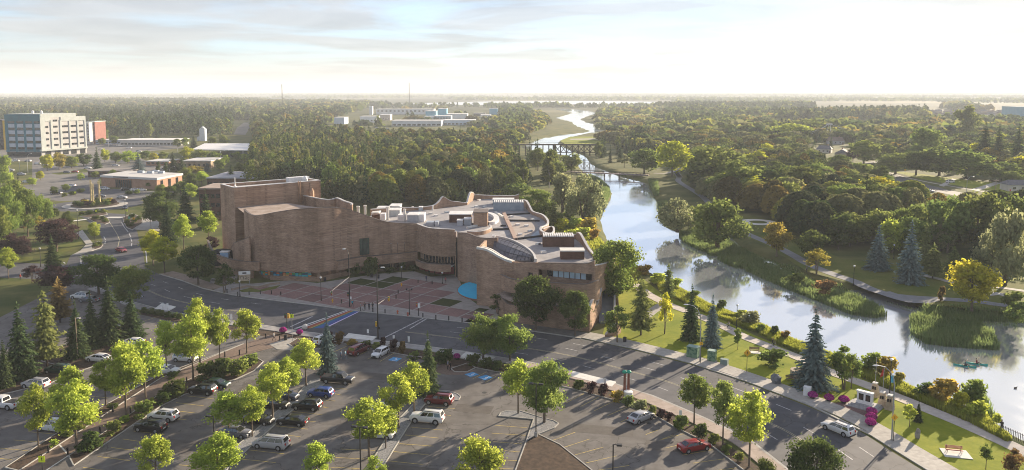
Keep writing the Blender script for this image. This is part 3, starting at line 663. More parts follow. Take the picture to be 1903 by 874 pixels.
o = mos.build('mosaic_glass', [M2('mosaic_glass', c, tuple(v * 1.2 for v in c), 2, rough=.3) for c in mosaic_cols], frm); o['kind'] = 'stuff'
# dark glazing panes and piers below the overhang to the right
for k in range(26, min(len(gf) - 2, 62), 3):
    p, q = gf[k] , gf[min(k + 2, len(gf) - 1)]
    MB().prism([p + Vector((-.1, -.55, 0)), q + Vector((-.1, -.55, 0)), q + Vector((0, -.2, 0)), p + Vector((0, -.2, 0))], .5, 2.6).build('window', dglass, ac)
for px, yg in ((592,524.5),(612,519.5),(627,516.5),(640,513.5),(668,508.5)):
    c = P(px, yg); MB().obox((c.x, c.y + .9, 0), (.9, .9, 2.72)).build('pier', brick, ac)
# ledge band over the recessed glazing
ledge = [p for p in aplan if -47 < p.x < -27]
wallpts([(p.x, p.y, 5.0 - .5 * (i % 2) * 0, 2.5) for i, p in enumerate(offset(ledge, -.9))], 'ledge_band', .95, brick, darkcop, n=1)
# ---- terrace skirt on the left and the low link wall to the stage tower
wallstrip([(386,474,447,.0),(391,486,460,.8),(396,495,468,2.0),(403,502,473,2.6),(412,508,477.3,2.65),(426,514,481.5,2.65),(441,517.5,484.3,2.65),(460,520,486.5,2.65),(482,522.8,487.8,2.65)], 'terrace_parapet', cop=darkcop)
wallstrip([(400,497,503-15,0),(414,503,503-13,0),(430,509,503-8,0),(450,514,503-3,0),(470,517,505,0)], 'plinth_wall', cop=None)
wallstrip([(432,497,462,2.5),(436,505,453,2.5),(441,511,451,2.5),(448,516,448,2.5),(456,519,445.5,2.5),(466,520.5,441,2.5)], cop=darkcop)
terr = PS([(404,503),(426,512),(450,518),(470,520),(458,503),(440,494),(412,492)], 0); MB().sheet(terr, 3.1).build('terrace_floor', roofm, ac)
c = P(424, 500); tb = MB()
tb.blob((c.x - 1.5, c.y + 1, 3.1), (4.6, 3.0, 2.6), 12, 6, rng=R, jit=.12); tag(tb.build('tarpaulin', black), 'black tarpaulin heaped on the left terrace of the brick centre', 'tarpaulin')
c = P(427, 497); cm_ = MB(); cm_.obox((c.x, c.y - 3.2, 3.1), (2.2, 1.6, 2.0)); cm_.obox((c.x, c.y - 3.2, 5.1), (2.5, 1.9, .25), 0, 1)
tag(cm_.build('cabin', [M2('cabin_blue', (.25, .42, .62), (.35, .52, .7), 1), wmetal]), 'small pale blue cabin beside the black tarpaulin on the terrace', 'cabin')
# ---- stage tower
HT = 22.0
A, B, Cc, D = P(409.5, 342.5, HT), P(435, 349.3, HT), P(595.5, 335.5, HT), P(566, 330.8, HT)
tw = [A, B, Cc, D]
for p in tw: p.z = 0
MB().prism(tw, 0, HT - .9).build('stage_tower', [brick], ac)
ctr = sum(tw, Vector()) / 4
for i in range(4):
    p, q = tw[i], tw[(i + 1) % 4]
    wallpts([(p.x, p.y, HT, HT - .95), (q.x, q.y, HT, HT - .95)], 'tower_parapet', .5, brick, wmetal, .14, 1)
MB().sheet([ctr + (p - ctr) * .97 for p in tw], HT - .85).build('roof', M2('pale_membrane', (.46, .44, .42), (.56, .54, .52), .3), ac)
tu = MB(); q = D.lerp(Cc, .1).lerp(ctr, .25); tu.obox((q.x, q.y, HT - .85), (7, 2.2, 1.6), .7); q = D.lerp(Cc, .55).lerp(ctr, .2); tu.lathe([(.8, 0), (.9, 1.2), (.6, 1.8), (.1, 2.1)], 10, (q.x, q.y, HT - .85)); tu.build('rooftop_unit', wmetal, ac)
q = A.lerp(B, .7).lerp(ctr, .12); MB().tube([(q.x, q.y, HT - .8), (q.x, q.y, HT + 2.6)], .12).lathe([(.9, 0), (.5, .6), (.1, 1.4)], 8, (q.x, q.y, HT - .8)).build('vent_mast', wmetal, ac)
q = B.lerp(Cc, .72) + Vector((.3, -.35, 0)); MB().tube([(q.x, q.y, 16), (q.x, q.y, HT + .5)], .12).tube([(q.x + .6, q.y, 16), (q.x + .6, q.y, HT + .5)], .12).build('ladder', M2('rust_metal', (.25, .15, .09), (.32, .2, .12), 2), ac)
q = B.lerp(Cc, .86) + Vector((.3, -.3, 0)); MB().tube([(q.x, q.y, 4), (q.x, q.y, HT - .5)], .10).build('downpipe', dmetal, ac)
# auditorium roof behind the curving parapet
ar = [p for p in offset(aplan[6:46], .3)]
rz_ = 16.2
back = [P(655, 384, 17.5), P(624, 376, 17.5), P(585, 377, 17.5)]
MB().sheet(ar[:36] + [Vector((b_.x, b_.y, 0)) for b_ in back] + [B.lerp(Cc, .55), B.lerp(Cc, .02)], rz_).build('roof', rooft, ac)
wallpts([(back[0].x + .4, back[0].y - 2, 18.2, 9), (back[0].x, back[0].y, 18.3, 9), (P(641, 378, 18).x, P(641, 378, 18).y, 18.6, 9), (back[1].x, back[1].y + 2, 18.4, 9), (back[2].x + 3, back[2].y + 3, 17.9, 9), (B.lerp(Cc, .8).x, B.lerp(Cc, .8).y, 17.6, 9)], 'brick_wall', .5, brick, coping, .25, 4)
MB().box(-.5, .5, -.8, .8, 0, 3.0).blob((0, 0, 3), (.5, .8, .8), 8, 4).build('stair_hood', brick, ac).location = (B.lerp(Cc, .9).x + .2, B.lerp(Cc, .9).y - 1.6, rz_)
# ---- ribbed drum
drum = [(776,499.6,416.6,5.1),(778,501,417.6,5.1),(783,503.6,419.5,5.1),(795,507.4,423.4,5.1),(808,509.8,425.2,5.1),(820,511.2,426,5.1),(834,511.6,426.6,5.1),(846,511,427.3,5.1)]
wallstrip(drum, 'drum_wall')
dplan = spline([P(a, b_) for a, b_, c_, z in drum], 10)
for k in range(2, len(dplan) - 1, 2):
    p = dplan[k]; nrm = normals2(dplan)[k]; f = .0
    MB().prism([p + nrm * -.14 + Vector((-.17, 0, 0)), p + nrm * -.14 + Vector((.17, 0, 0)), p + nrm * .1 + Vector((.17, 0, 0)), p + nrm * .1 + Vector((-.17, 0, 0))], 5.3, ZT(p.y, 424) - .4 - 1.2 * (k < 10)).build('rib', brick, ac)
win = offset(dplan[3:], 1.0)
vsheet(win, 0, 5.2, dglass, 'drum_glazing')
for k in range(0, len(win), 5): q = win[k]; MB().obox((q.x, q.y - .25, 3.2), (.22, .3, 1.95)).build('mullion', brick, ac)
wallstrip([(772,504.5,483.5,2.6),(774,508,485,2.2),(780,511,487.5,2.1),(792,515,490,2.0),(806,518,491.5,2.0),(822,519.5,492,2.0),(838,519,492,2.0)], 'balcony_parapet', .5, cop=darkcop)
MB().sheet([*offset(dplan, -.2)] + [P(838, 517.5), P(822, 518), P(806, 516.5), P(792, 513.5), P(780, 509.5)], 2.9).build('balcony_floor', conc, ac)
redm = M2('red_reflection_doors', (.20, .03, .03), (.28, .05, .05), 1, rough=.4)  # red colour stands in for the red reflection in the dark entry
for k in range(6, len(win) - 3, 8): q = win[k]; MB().obox((q.x, q.y - .3, .1), (1.3, .2, 2.0)).build('door', redm, ac)
# ---- pier, slot and the two big front walls
wallstrip([(845.5,515,431,0),(848.5,515,431,0)], 'brick_wall', .8, n=1); q = P(849.6, 515); MB().obox((q.x, q.y - .1, 0), (.5, .5, 9.6)).build('slot_window', black, ac)
wb = [(850.5,520,432.6,0),(853,522.5,433,0),(868,526,434.2,0),(880,529,438.6,0),(889,531.5,441.6,0),(898,533.5,443.2,0),(907,535.2,443.6,0),(917,536.5,443.2,0),(925,537,442.8,0)]
wallstrip(wb, 'brick_wall', .6, cop=darkcop)
Cw = [(886,568,461),(895,568.8,462.2),(906,570.2,465.2),(916,571.8,470.5),(924,573.2,475.5),(933,574.6,480.2),(942,576,484.2),(951,577.4,486.6),(960,578.8,487.7),(1000,584.6,488.6)]
wallstrip([(a, b_, c_, 0) for a, b_, c_ in Cw], 'brick_wall', .6, cop=None)
back2 = [P(a, b_) for a, b_, c_ in Cw[:8]]
wallpts([(p.x + .5, p.y + 3.2 - .34 * i, ZT(p.y + 3.2 - .34 * i, r[2] - 1.0 + .2 * i), 6) for i, (p, r) in enumerate(zip(back2, Cw[:8]))], 'brick_wall', .35, brick, concw, .3, 4)
wallpts([(p.x, p.y - .01, ZT(p.y, r[2]) + .02, ZT(p.y, r[2]) - .3) for i, (p, r) in enumerate(zip([P(a, b_) for a, b_, c_ in Cw[:8]], Cw[:8]))], 'wall_lip', .5, concw, concw, .22, 4)
p0 = P(886, 568); wallpts([(p0.x + .3, p0.y + .4, ZT(p0.y, 461), 0), (p0.x + 1.5, p0.y + 12, ZT(p0.y, 461) - .5, 0)], 'brick_wall', .5, brick, None, n=1, side=-1)
# upper fascia, recessed windows and terrace on the right
fa = [(1000,584.6,488.6),(1030,588.4,489.6),(1060,592,490.2),(1085,595,490.6),(1094,596,489.3),(1100,596.7,487),(1104,597,485.8)]
fz = [ZT(P(a, b_).y, 503.5) for a, b_, c_ in fa]
wallpts([(P(a, b_).x, P(a, b_).y, ZT(P(a, b_).y, c_), 10.4) for a, b_, c_ in fa], 'brick_wall', .6, brick, darkcop, .12, 3)
rec = offset([P(a, b_) for a, b_, c_ in fa], 2.2)
wallpts([(p.x, p.y, 10.6, 0) for p in rec], 'brick_wall', .4, brick, None, n=1)
rcl = resample(rec[:5], (rec[4] - rec[0]).length / 9)
for k in range(8):
    w0, w1 = rcl[k + 1], rcl[min(k + 2, len(rcl) - 1)]; wd = (w1 - w0); wn = Vector((wd.y, -wd.x, 0)).normalized(); u, v = w0 + wd * .05, w1 - wd * .05
    g = MB().prism([u + wn * .12, v + wn * .12, v + wn * .02, u + wn * .02], 8.55, 10.3).build('window', dglass if k in (0, 7) else blueglass, ac)
    MB().prism([u + wn * .2, u + wn * .2 + wd * .06, u + wn * .01 + wd * .06, u + wn * .01], 8.45, 10.35).build('window_frame', dmetal, g)
q = P(986, 582.4); MB().obox((q.x, q.y - .05, 7.0), (1.0, .3, 2.4), -.55).build('door', black, ac)
tp = [(930,580,511),(936,585,513),(945,589,517.5),(960,592,520.5),(985,595.5,523.2),(1010,599,525.2),(1040,602.6,527),(1070,606,528.6),(1087,607.6,528.9),(1097,608,526.4),(1106,607,523.5),(1114,603,521)]
wallpts([(P(a, b_).x, P(a, b_).y, ZT(P(a, b_).y, c_), 4.9 + .9 * min(1, i / 2) * 0 + .7) for i, (a, b_, c_) in enumerate(tp)], 'terrace_parapet', .5, brick, darkcop, .1, 4)
MB().sheet([P(a, b_ - 1) for a, b_, c_ in tp] + rec[::-1] + [P(945, 579)], 6.6).build('terrace_floor', M2('terrace_paving', (.10, .085, .08), (.14, .12, .11), .5), ac)
for px, py in ((968, 586), (1008, 590), (1052, 594.5)):
    q = P(px, py, 0) ; tt = thing('terrace_table', 'pale folding table on the upper terrace %s' % {968: 'beside the dark terrace door', 1008: 'in front of the pale windows', 1052: 'near the right end of the terrace'}[px], 'table', (q.x, q.y - .6, 6.61), .5)
    MB().obox((0, 0, .7), (2.6, 1.3, .08)).build('table_top', concw, tt)
    for sx_ in (-1, 1): MB().box(sx_ * 1.1 - .05, sx_ * 1.1 + .05, -.5, .5, 0, .7).build('leg', dmetal, tt)
# lower storey by the pavement
lw = [(890,571.5,556),(905,576,564),(922,582,551),(930,587,552),(938,592,560),(946,596,566),(968,601.5,567),(1000,606,568),(1033,610.5,569),(1065,614,570),(1096,617.5,571)]
wallpts([(P(a, b_).x, P(a, b_).y, ZT(P(a, b_).y, c_), 0) for a, b_, c_ in lw[2:]], 'brick_wall', .5, brick, darkcop, .1, 3)
e0 = P(1096, 617.5); e1 = P(1118, 588); wallpts([(e0.x, e0.y, 5.1, 0), (e0.lerp(e1, .3).x, e0.lerp(e1, .3).y, 6.0, 0), (e0.lerp(e1, .6).x, e0.lerp(e1, .6).y, 3.8, 0), (e1.x, e1.y, 6.4, 0)], 'side_fin', .5, brick, coping, .12, 4)
MB().sheet([P(a, b_) for a, b_, c_ in lw[2:]] + [e1, P(1105, 560), P(1000, 570), P(940, 575)], 4.4).build('lower_roof', rooft, ac)
# right end: stair ramp between two flank walls
s0, s1 = P(1104, 597), P(1128, 560)
wallpts([(s0.x, s0.y, 12.3, 5), (s0.x + 4, s0.y + 9, 11.0, 5), (s0.x + 7, s0.y + 20, 10.8, 0), (s0.x + 9, s0.y + 34, 10.6, 0)], 'brick_wall', .5, brick, coping, .15, 4)
rp0, rp1 = P(1112, 607), P(1124, 545)
rm = MB(); rm.add([(rp0.x + .3, rp0.y + 2, .4), (rp0.x + 3.4, rp0.y + 2.5, .4), (rp1.x + 2, rp1.y, 6.0), (rp1.x - 1.5, rp1.y, 6.0), (rp0.x + .3, rp0.y + 2, 0), (rp0.x + 3.4, rp0.y + 2.5, 0), (rp1.x + 2, rp1.y, 0), (rp1.x - 1.5, rp1.y, 0)], [(0, 1, 2, 3), (4, 5, 1, 0), (5, 6, 2, 1), (6, 7, 3, 2), (7, 4, 0, 3)]); rm.build('stair_ramp', M2('ramp_grey', (.13, .145, .16), (.18, .19, .2), .5), ac)
wallpts([(rp0.x + 3.6, rp0.y + 2.5, 1.6, 0), (rp1.x + 2.2, rp1.y, 7.0, 0)], 'flank_wall', .35, M2('timber_flank', (.24, .15, .09), (.3, .19, .12), 1), coping, .1, 1, side=-1)
f0 = P(1126, 628); wallpts([(f0.x, f0.y, .6, 0), (f0.x + 2.2, f0.y + 1.2, 2.6, 0), (f0.x + 3.6, f0.y + 3.6, .9, 0)], 'side_fin', .45, brick, coping, .1, 4)
# ---- main roof
front = [P(a, b_) for a, b_, c_, z in audi[12:19]] + [P(a, b_) for a, b_, c_, z in drum[1:]] + [P(a, b_) for a, b_, c_, z in wb[1:6]]
RZ = 10.8
rear = [(690,398,390),(715,395,388),(740,393,386.5),(775,391,386.5),(795,390,384.5),(808,389,381.5),(817,387.5,374.5),(822,386.5,367.5),(826,386,367),(834,385,372),(842,384,375),(853,383,376),(868,381.5,377.4),(871,379,369),(875,375.5,358.5),(879,373,358.5),(883,371,362),(900,370,363.6),(930,370,364.4),(955,370,364.4),(964,370,361.5)]
right = [(968,378,372),(974,384,372.6),(978,388.5,375),(983,394,384),(988,399,393),(996,402,396.3),(1005,406,399),(1012,411,404),(1016.5,418,411),(1016,424,417),(1011,428.5,420.5),(1004.5,432,422.5),(1003,436,427.5),(1009,441,432.5),(1024,444,436),(1045,445,437),(1068,444,437),(1072,446,433),(1077,451,435.5),(1083,457.5,446),(1089,464,457),(1095,470,466),(1102,478,474.5)]
rr = [P(a, b_, RZ) for a, b_, c_ in rear]; rg = [P(a, b_, RZ) for a, b_, c_ in right]
wallpts([(p.x, p.y, ZT(p.y, r[2]), 0) for p, r in zip(rr, rear)], 'rear_wall', .5, brick, coping, .2, 3)
wallpts([(p.x, p.y, ZT(p.y, r[2]), 0) for p, r in zip(rg, right)], 'rear_wall', .5, brick, coping, .2, 3)
frf = [P(a, b_) for a, b_, c_ in [(925,541,0)] + [(c_[0], c_[1], 0) for c_ in Cw[6:]] + fa[1:]]
outline = offset(front, .2) + offset(frf, .25) + rg[::-1] + rr[::-1]
MB().sheet(outline, RZ).build('roof', roofm, ac)
cl = P(1024, 440, RZ)
wallpts([(P(1010,434,RZ).x, P(1010,434,RZ).y, RZ + 1.2, 4), (P(1025,428,RZ).x, P(1025,428,RZ).y, RZ + 1, 4), (P(1028,436,RZ).x, P(1028,436,RZ).y, RZ + 1, 4), (P(1022,443,RZ).x, P(1022,443,RZ).y, RZ + 1, 4)], 'rear_wall', .4, brick, coping, .15, 4)
# rooftop boxes: (px left, px right, base row, top row, depth m, material, name)
def rbox(x0, x1, yb, yt, dep, mat, name, cap=None, rz=None, base=RZ):
    a, b_ = P(x0, yb, base), P(x1, yb, base); h = ZT((a.y + b_.y) / 2, yt) - base
    d = (b_ - a); n = Vector((-d.y, d.x, 0)).normalized() * dep
    mb = MB().prism([a, b_, b_ + n, a + n], base, base + h); o = mb.build(name, mat, ac)
    if cap: MB().prism([a - n * .06 - d * .02, b_ - n * .06 + d * .02, b_ + n * 1.05 + d * .02, a + n * 1.05 - d * .02], base + h + .003, base + h + .25).build('coping', cap, o)
    return a, b_, n, h, o
def corrug(x0, x1, yb, yt, dep, mat, name, k=14):
    a, b_, n, h, o = rbox(x0, x1, yb, yt, dep, mat, name)
    d = (b_ - a) / k
    for i in range(k):
        MB().prism([a + d * (i + .15) - n * .05, a + d * (i + .85) - n * .05, a + d * (i + .85) + n * 1.02, a + d * (i + .15) + n * 1.02], RZ + h + .003, RZ + h + .35).build('roof_rib', wmetal, o)
    return o
pm = M2('blue_grey_panel', (.20, .255, .31), (.28, .33, .38), .5, rough=.5, metal=.2)
corrug(917, 973, 392, 377, 4.5, pm, 'penthouse', 15); rbox(916, 955, 381, 372, 4, M2('dark_teal_panel', (.10, .17, .22), (.14, .22, .28), .5), 'penthouse', wmetal)
corrug(1009, 1067, 459, 440.5, 4.0, brick2, 'penthouse', 14); rbox(1042, 1086, 482.5, 467.5, 3.2, brick2, 'penthouse', concw)
rbox(835, 876, 414, 399.5, 6, brick2, 'penthouse', wmetal); rbox(880, 906, 421, 396, 6.5, brick, 'penthouse', darkcop)
rbox(849, 860, 420, 411, 2.5, gmetal, 'rooftop_unit', wmetal); rbox(862, 876, 419, 408, 3, gmetal, 'rooftop_unit', wmetal)
for x0, x1, yb, yt, dep, m_ in ((706,715,410.5,398.5,3.5,wmetal),(691,706,409,399.5,3,brick2),(739,751,411.5,400,3,wmetal),(757,777,413,400.5,5,gmetal),(777,788,412.5,399,5,wmetal),(722,743,402,391.5,4,gmetal),(700,722,394,386,4,wmetal),(724,743,393,384,5,gmetal),(690,704,400,395,6,wmetal),(778,785,392,386,2,gmetal)):
    rbox(x0, x1, yb, yt, dep, m_, 'rooftop_unit', wmetal if m_ is gmetal else None)
rbox(792, 806, 421, 413.5, 3, gmetal, 'rooftop_unit'); rbox(808, 815, 421.5, 413, 3, gmetal, 'rooftop_unit')
for px, yb, yt, r_ in ((665.5,396,385.5,.45),(678.5,400,384,.4),(720.5,409,387,.45),(752,411,391,.4),(722,399,386,.35),(767,389,386,.3),(804,391,384,.25),(1088,459,452,.3),(917,448,440,.4)):
    q = P(px, yb, RZ); MB().lathe([(r_, 0), (r_, ZT(q.y, yt) - RZ), (r_ * 1.25, ZT(q.y, yt) - RZ + .05), (r_ * 1.25, ZT(q.y, yt) - RZ + .4)], 10, (q.x, q.y, RZ)).build('vent_stack', concw if px < 760 else wmetal, ac)
for a_, b__, w_, m_ in (((936,397),(958,446),1.1,M2('roof_duct', (.30, .21, .17), (.37, .27, .22), .6)),((921,396),(936,405),.7,concw),((940,411),(1003,412),.25,dmetal),((916,428),(948,427),.25,dmetal),((958,446),(1008,440),.3,dmetal),((935,401),(985,398),.25,dmetal),((868,425),(893,419),.8,concw),((930,421),(940,421),.25,dmetal)):
    a, b_ = P(*a_, RZ), P(*b__, RZ); d = (b_ - a).normalized(); n = Vector((-d.y, d.x, 0)) * w_ / 2
    MB().prism([a + n, a - n, b_ - n, b_ + n], RZ, RZ + .5).build('roof_duct', m_, ac)
wallpts([(p.x, p.y, RZ + 1.0, RZ) for p in PS([(868,437),(885,438),(900,436),(910,432),(914,428),(912,425)], RZ)], 'roof_upstand', .5, brick, coping, .15, 4)
wallpts([(p.x, p.y, RZ + .8, RZ) for p in PS([(909,418),(920,417),(927,412),(926,406),(918,401),(909,399)], RZ)], 'roof_upstand', 1.6, wmetal, None, .15, 4, side=1)
for px, py in ((890,373),(900,386),(962,419),(978,421),(990,410),(966,437),(885,385),(985,431),(950,404),(1060,472),(1010,470),(1000,455),(810,402),(830,396),(800,398)):
    q = P(px, py, RZ); MB().obox((q.x, q.y, RZ), (1.2, .9, .5), R.random()).build('roof_hatch', R.choice([wmetal, gmetal, concw]), ac)
# patches of newer membrane, drains
for poly, m_ in (([(960,409),(985,402),(1000,420),(985,440),(962,440),(950,425)], M2('tan_membrane', (.28,.24,.215), (.34,.30,.27), .3)), ([(985,440),(1000,428),(1005,440),(990,446)], pm)):
    MB().sheet(PS(poly, RZ), RZ + .012).build('roof_patch', m_, ac)
# ---- skylight: curved glass between a high rim and a low sill
skdark = M2('purple_black_glass', (.025, .018, .03), (.05, .04, .055), .5, rough=.4, spec=.3)
rim = spline(PS([(921,441.5),(935,444),(950,448.5),(966,456),(980,465),(989,474),(993.5,485)], 12.1), 4)
sil = spline(PS([(915,466),(922,475),(934,481.5),(950,485),(966,486.5),(980,486.8),(991,487)], 10.9), 4)
sk = bpy.data.objects.new('skylight', None); C.objects.link(sk); sk.parent = ac
m_ = MB(); m_.strip([p - Vector((0, 0, .12)) for p in rim], [p - Vector((0, 0, .12)) for p in sil]); m_.build('skylight_frame', dmetal, sk)
nk = len(rim) - 1
for i in range(0, nk, 2):
    for j in range(4):
        g = lambda k, u: rim[k].lerp(sil[k], u) + Vector((0, 0, .9 * sin(pi * u)))
        k0, k1, u0, u1 = i, i + 2, j / 4, (j + 1) / 4
        q = [g(k0, u0), g(k1, u0), g(k1, u1), g(k0, u1)]; c = sum(q, Vector()) / 4
        MB().add([c + (p - c) * .9 for p in q] , [(0, 1, 2, 3)]).build('pane', mglass if i > 8 else skdark, sk)
wallpts([(p.x, p.y, p.z + .45, p.z - 1.3) for p in rim], 'skylight_rim', .5, coping, None, n=1)
wallpts([(p.x, p.y, p.z + .25, p.z - .6) for p in sil[::2]], 'skylight_sill', .3, darkcop, None, n=1)
# tall window on the auditorium wall
q0, q1 = P(669.5, 511), P(687, 509); d = q1 - q0; nrm = Vector((d.y, -d.x, 0)).normalized()
win_ = MB().prism([q0 + nrm * .12, q1 + nrm * .12, q1 - nrm * .1, q0 - nrm * .1], ZT(q0.y, 474), ZT(q0.y, 444)).build('window', M2('green_glass', (.035, .055, .045), (.07, .10, .08), .5, rough=.1, spec=.8), ac)
for k in range(4): z = ZT(q0.y, 474) + (ZT(q0.y, 444) - ZT(q0.y, 474)) * k / 3; MB().prism([q0 + nrm * .16, q1 + nrm * .16, q1 + nrm * .1, q0 + nrm * .1], z - .06, z + .06).build('window_bar', dmetal, win_)
for k in range(1, 3): u = q0.lerp(q1, k / 3); MB().obox((u.x + nrm.x * .13, u.y + nrm.y * .13, ZT(q0.y, 474)), (.1, .08, 4.2)).build('window_bar', dmetal, win_)
# ---- pool at the foot of the front walls
pool = PS([(890,524.8),(877,525.8),(868,528),(860,531),(854.5,535),(851,540),(851.5,545),(855,549),(860,552),(867,555),(876,557.5),(890,559.3)])
pt = thing('pool', 'turquoise water basin at the foot of the tall brick wall', 'pool')
pc = sum(pool, Vector()) / len(pool)
MB().prism([pc + (p - pc) * 1.06 for p in pool], 0, .34).build('basin_rim', M2('rim_brick', (.20, .10, .07), (.26, .14, .10), 2), pt)
m_, t, b, o = mat_base('turquoise_water'); c_, n_ = noise_mix(t, (.0, .46, .80), (.005, .54, .86), .5); t.links.new(c_, b.inputs['Base Color']); b.inputs['Roughness'].default_value = .2; b.inputs['Specular IOR Level'].default_value = .12
_, n2 = noise_mix(t, (0, 0, 0), (1, 1, 1), 3); bump(t, b, n2.outputs['Fac'], .3, .05)
MB().sheet(pool, .36).build('pool_water', m_, pt)
# ---- dark brick neighbours hard behind the tower
def pbox(name, label, cat, pts, h, mat, roof=None, z=0, cop=None):
    """footprint given as ground photo points"""
    t_ = thing(name, label, cat); pp = PS(pts)
    MB().prism(pp, 0, h).build('wall', mat, t_); cc = sum(pp, Vector()) / len(pp)
    MB().prism([cc + (p - cc) * 1.01 for p in pp], h + .003, h + .35).build('roof', roof or roofm, t_)
    return t_, pp
# ================================================================== trees and shrubs
def quads_mesh(name, pos, nrm, size, tint, mat, rng, asp=1.0, tan=None):
    n = len(pos); rv_ = rng.normal(size=(n, 3)); u = np.cross(nrm, rv_) if tan is None else tan - nrm * np.sum(tan * nrm, 1)[:, None]; u /= np.linalg.norm(u, axis=1)[:, None] + 1e-9
    v = np.cross(nrm, u); s = size[:, None] * .5
    V = np.stack([pos - u * s * asp - v * s * .6, pos + u * s * asp * .6 - v * s, pos + u * s * asp + v * s * .6, pos - u * s * asp * .6 + v * s], 1).reshape(-1, 3)
    me = bpy.data.meshes.new(name); np_mesh(me, V, np.arange(4 * n, dtype=np.int32).reshape(-1, 4))
    a = me.attributes.new('tint', 'FLOAT', 'FACE'); a.data.foreach_set('value', np.clip(tint, 0, 1).astype(np.float32)); me.materials.append(mat); return me
ENV = {'oval': lambda t: np.sin(np.pi * np.clip(t, 0, 1) ** .75) ** .65, 'round': lambda t: np.sqrt(np.clip(1 - (2 * t - .92) ** 2 * .95, 0, 1)),
       'wide': lambda t: np.clip(t * 5, 0, 1) ** .5 * np.sqrt(np.clip(1 - t ** 2.2, 0, 1)), 'tall': lambda t: np.clip(t * 4, 0, 1) ** .6 * np.clip(1.02 - t, 0, 1) ** .45,
       'vase': lambda t: np.clip(t * 1.5 + .25, 0, 1) * np.sqrt(np.clip(1.02 - t ** 3, 0, 1))}
def crown_pts(rng, H, Rr, z0, shape, nb, nl, ls, br=.40, flat=.8, upb=.15):
    e = ENV[shape]; t = np.clip(rng.uniform(.03, .97, nb), 0, 1); a = rng.uniform(0, 2 * np.pi, nb); r = e(t) * Rr * np.sqrt(rng.uniform(.12, 1, nb)) * .78
    cen = np.stack([r * np.cos(a), r * np.sin(a), z0 + (H - z0) * (.06 + t * .86)], 1); rb = Rr * br * rng.uniform(.55, 1.25, nb) * (.55 + .45 * e(t)); bt = rng.uniform(0, 1, nb); wide_ = np.where(rng.uniform(0, 1, nl) < .38, rng.uniform(1.0, 1.7, nl), 1.0)
    k = rng.choice(nb, nl, p=rb ** 2 / np.sum(rb ** 2)); d = rng.normal(size=(nl, 3)); d /= np.linalg.norm(d, axis=1)[:, None]; d[:, 2] = d[:, 2] * .9 + upb
    p = cen[k] + d * (rb[k] * wide_ * rng.uniform(.35, 1.08, nl) ** .6)[:, None] * np.array([1, 1, flat])
    p[:, 2] = np.minimum(p[:, 2], H); nr_ = d * .75 + rng.normal(size=(nl, 3)) * .55; nr_ /= np.linalg.norm(nr_, axis=1)[:, None]
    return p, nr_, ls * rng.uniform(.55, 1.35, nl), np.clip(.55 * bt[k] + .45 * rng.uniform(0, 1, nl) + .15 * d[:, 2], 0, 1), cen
def trunk_mesh(name, H, z0, r, cen, mat, rng, nbr=6, lean=.0, multi=1):
    mb = MB()
    for q in range(multi):
        ox, oy = (rng.uniform(-.3, .3), rng.uniform(-.3, .3)) if multi > 1 else (0, 0); top = cen[rng.integers(len(cen))] * (.5 if multi > 1 else .12)
        hz = z0 + (H - z0) * .62
        mb.tube([(ox * .3, oy * .3, -.15), (ox * .6 + top[0] * .15, oy * .6 + top[1] * .15, z0 * .6), (ox + top[0] * .5, oy + top[1] * .5, z0 + (hz - z0) * .4), (ox + top[0], oy + top[1], hz)], [r * 1.25, r, r * .75, r * .25], 6)
    idx = rng.permutation(len(cen))[:nbr]
    for i in idx:
        c = cen[i]; zb = max(z0 * .75, min(c[2] - .4, z0 + (c[2] - z0) * .35)); mb.tube([(0, 0, zb), (c[0] * .55, c[1] * .55, zb + (c[2] - zb) * .6), (c[0], c[1], c[2])], [r * .5, r * .33, r * .1], 4)
    return mb.mesh(name, mat, True)
def spruce_pts(rng, H, Rr, z0, nlev, ls, droop=.35, gap=0.0, power=.9):
    P_, N_, S_, T_, D_ = [], [], [], [], []
    for i in range(nlev):
        t = (i + rng.uniform(-.2, .2)) / nlev; z = z0 + (H - z0) * t; r = Rr * max(.03, (1 - t)) ** power * rng.uniform(.8, 1.12); nb = max(4, int(2 * np.pi * r / (ls * .95)) )
        a0 = rng.uniform(0, 6.28)
        for j in range(nb):
            if rng.uniform() < gap: continue
            a = a0 + 2 * np.pi * j / nb + rng.uniform(-.2, .2); L_ = r * rng.uniform(.55, 1.22); m = max(1, int(L_ / (ls * .6))); bt = rng.uniform()
            for q in range(m):
                f = (q + .7) / m; x = L_ * f; zz = z - droop * x * (.6 + .4 * f) + .12 * L_ * (f ** 3)
                P_.append((x * cos(a), x * sin(a), max(.1, zz))); n = np.array([cos(a) * .5, sin(a) * .5, .85]) + rng.normal(size=3) * .38
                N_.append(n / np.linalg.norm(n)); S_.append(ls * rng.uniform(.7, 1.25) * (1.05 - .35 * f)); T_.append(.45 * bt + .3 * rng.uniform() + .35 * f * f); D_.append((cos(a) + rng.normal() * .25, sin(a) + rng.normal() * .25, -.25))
    P_.append((0, 0, H)); N_.append((0.7, 0.7, .1)); S_.append(ls * .6); T_.append(.8); D_.append((0, .1, 1))
    return np.array(P_), np.array(N_), np.array(S_), np.array(T_), np.array(D_)
bark = M2('bark', (.10, .075, .055), (.17, .135, .10), 3, rough=1); barkd = M2('dark_bark', (.045, .034, .027), (.08, .06, .048), 3, rough=1); barkg = M2('pale_bark', (.26, .235, .20), (.36, .33, .29), 3, rough=1)
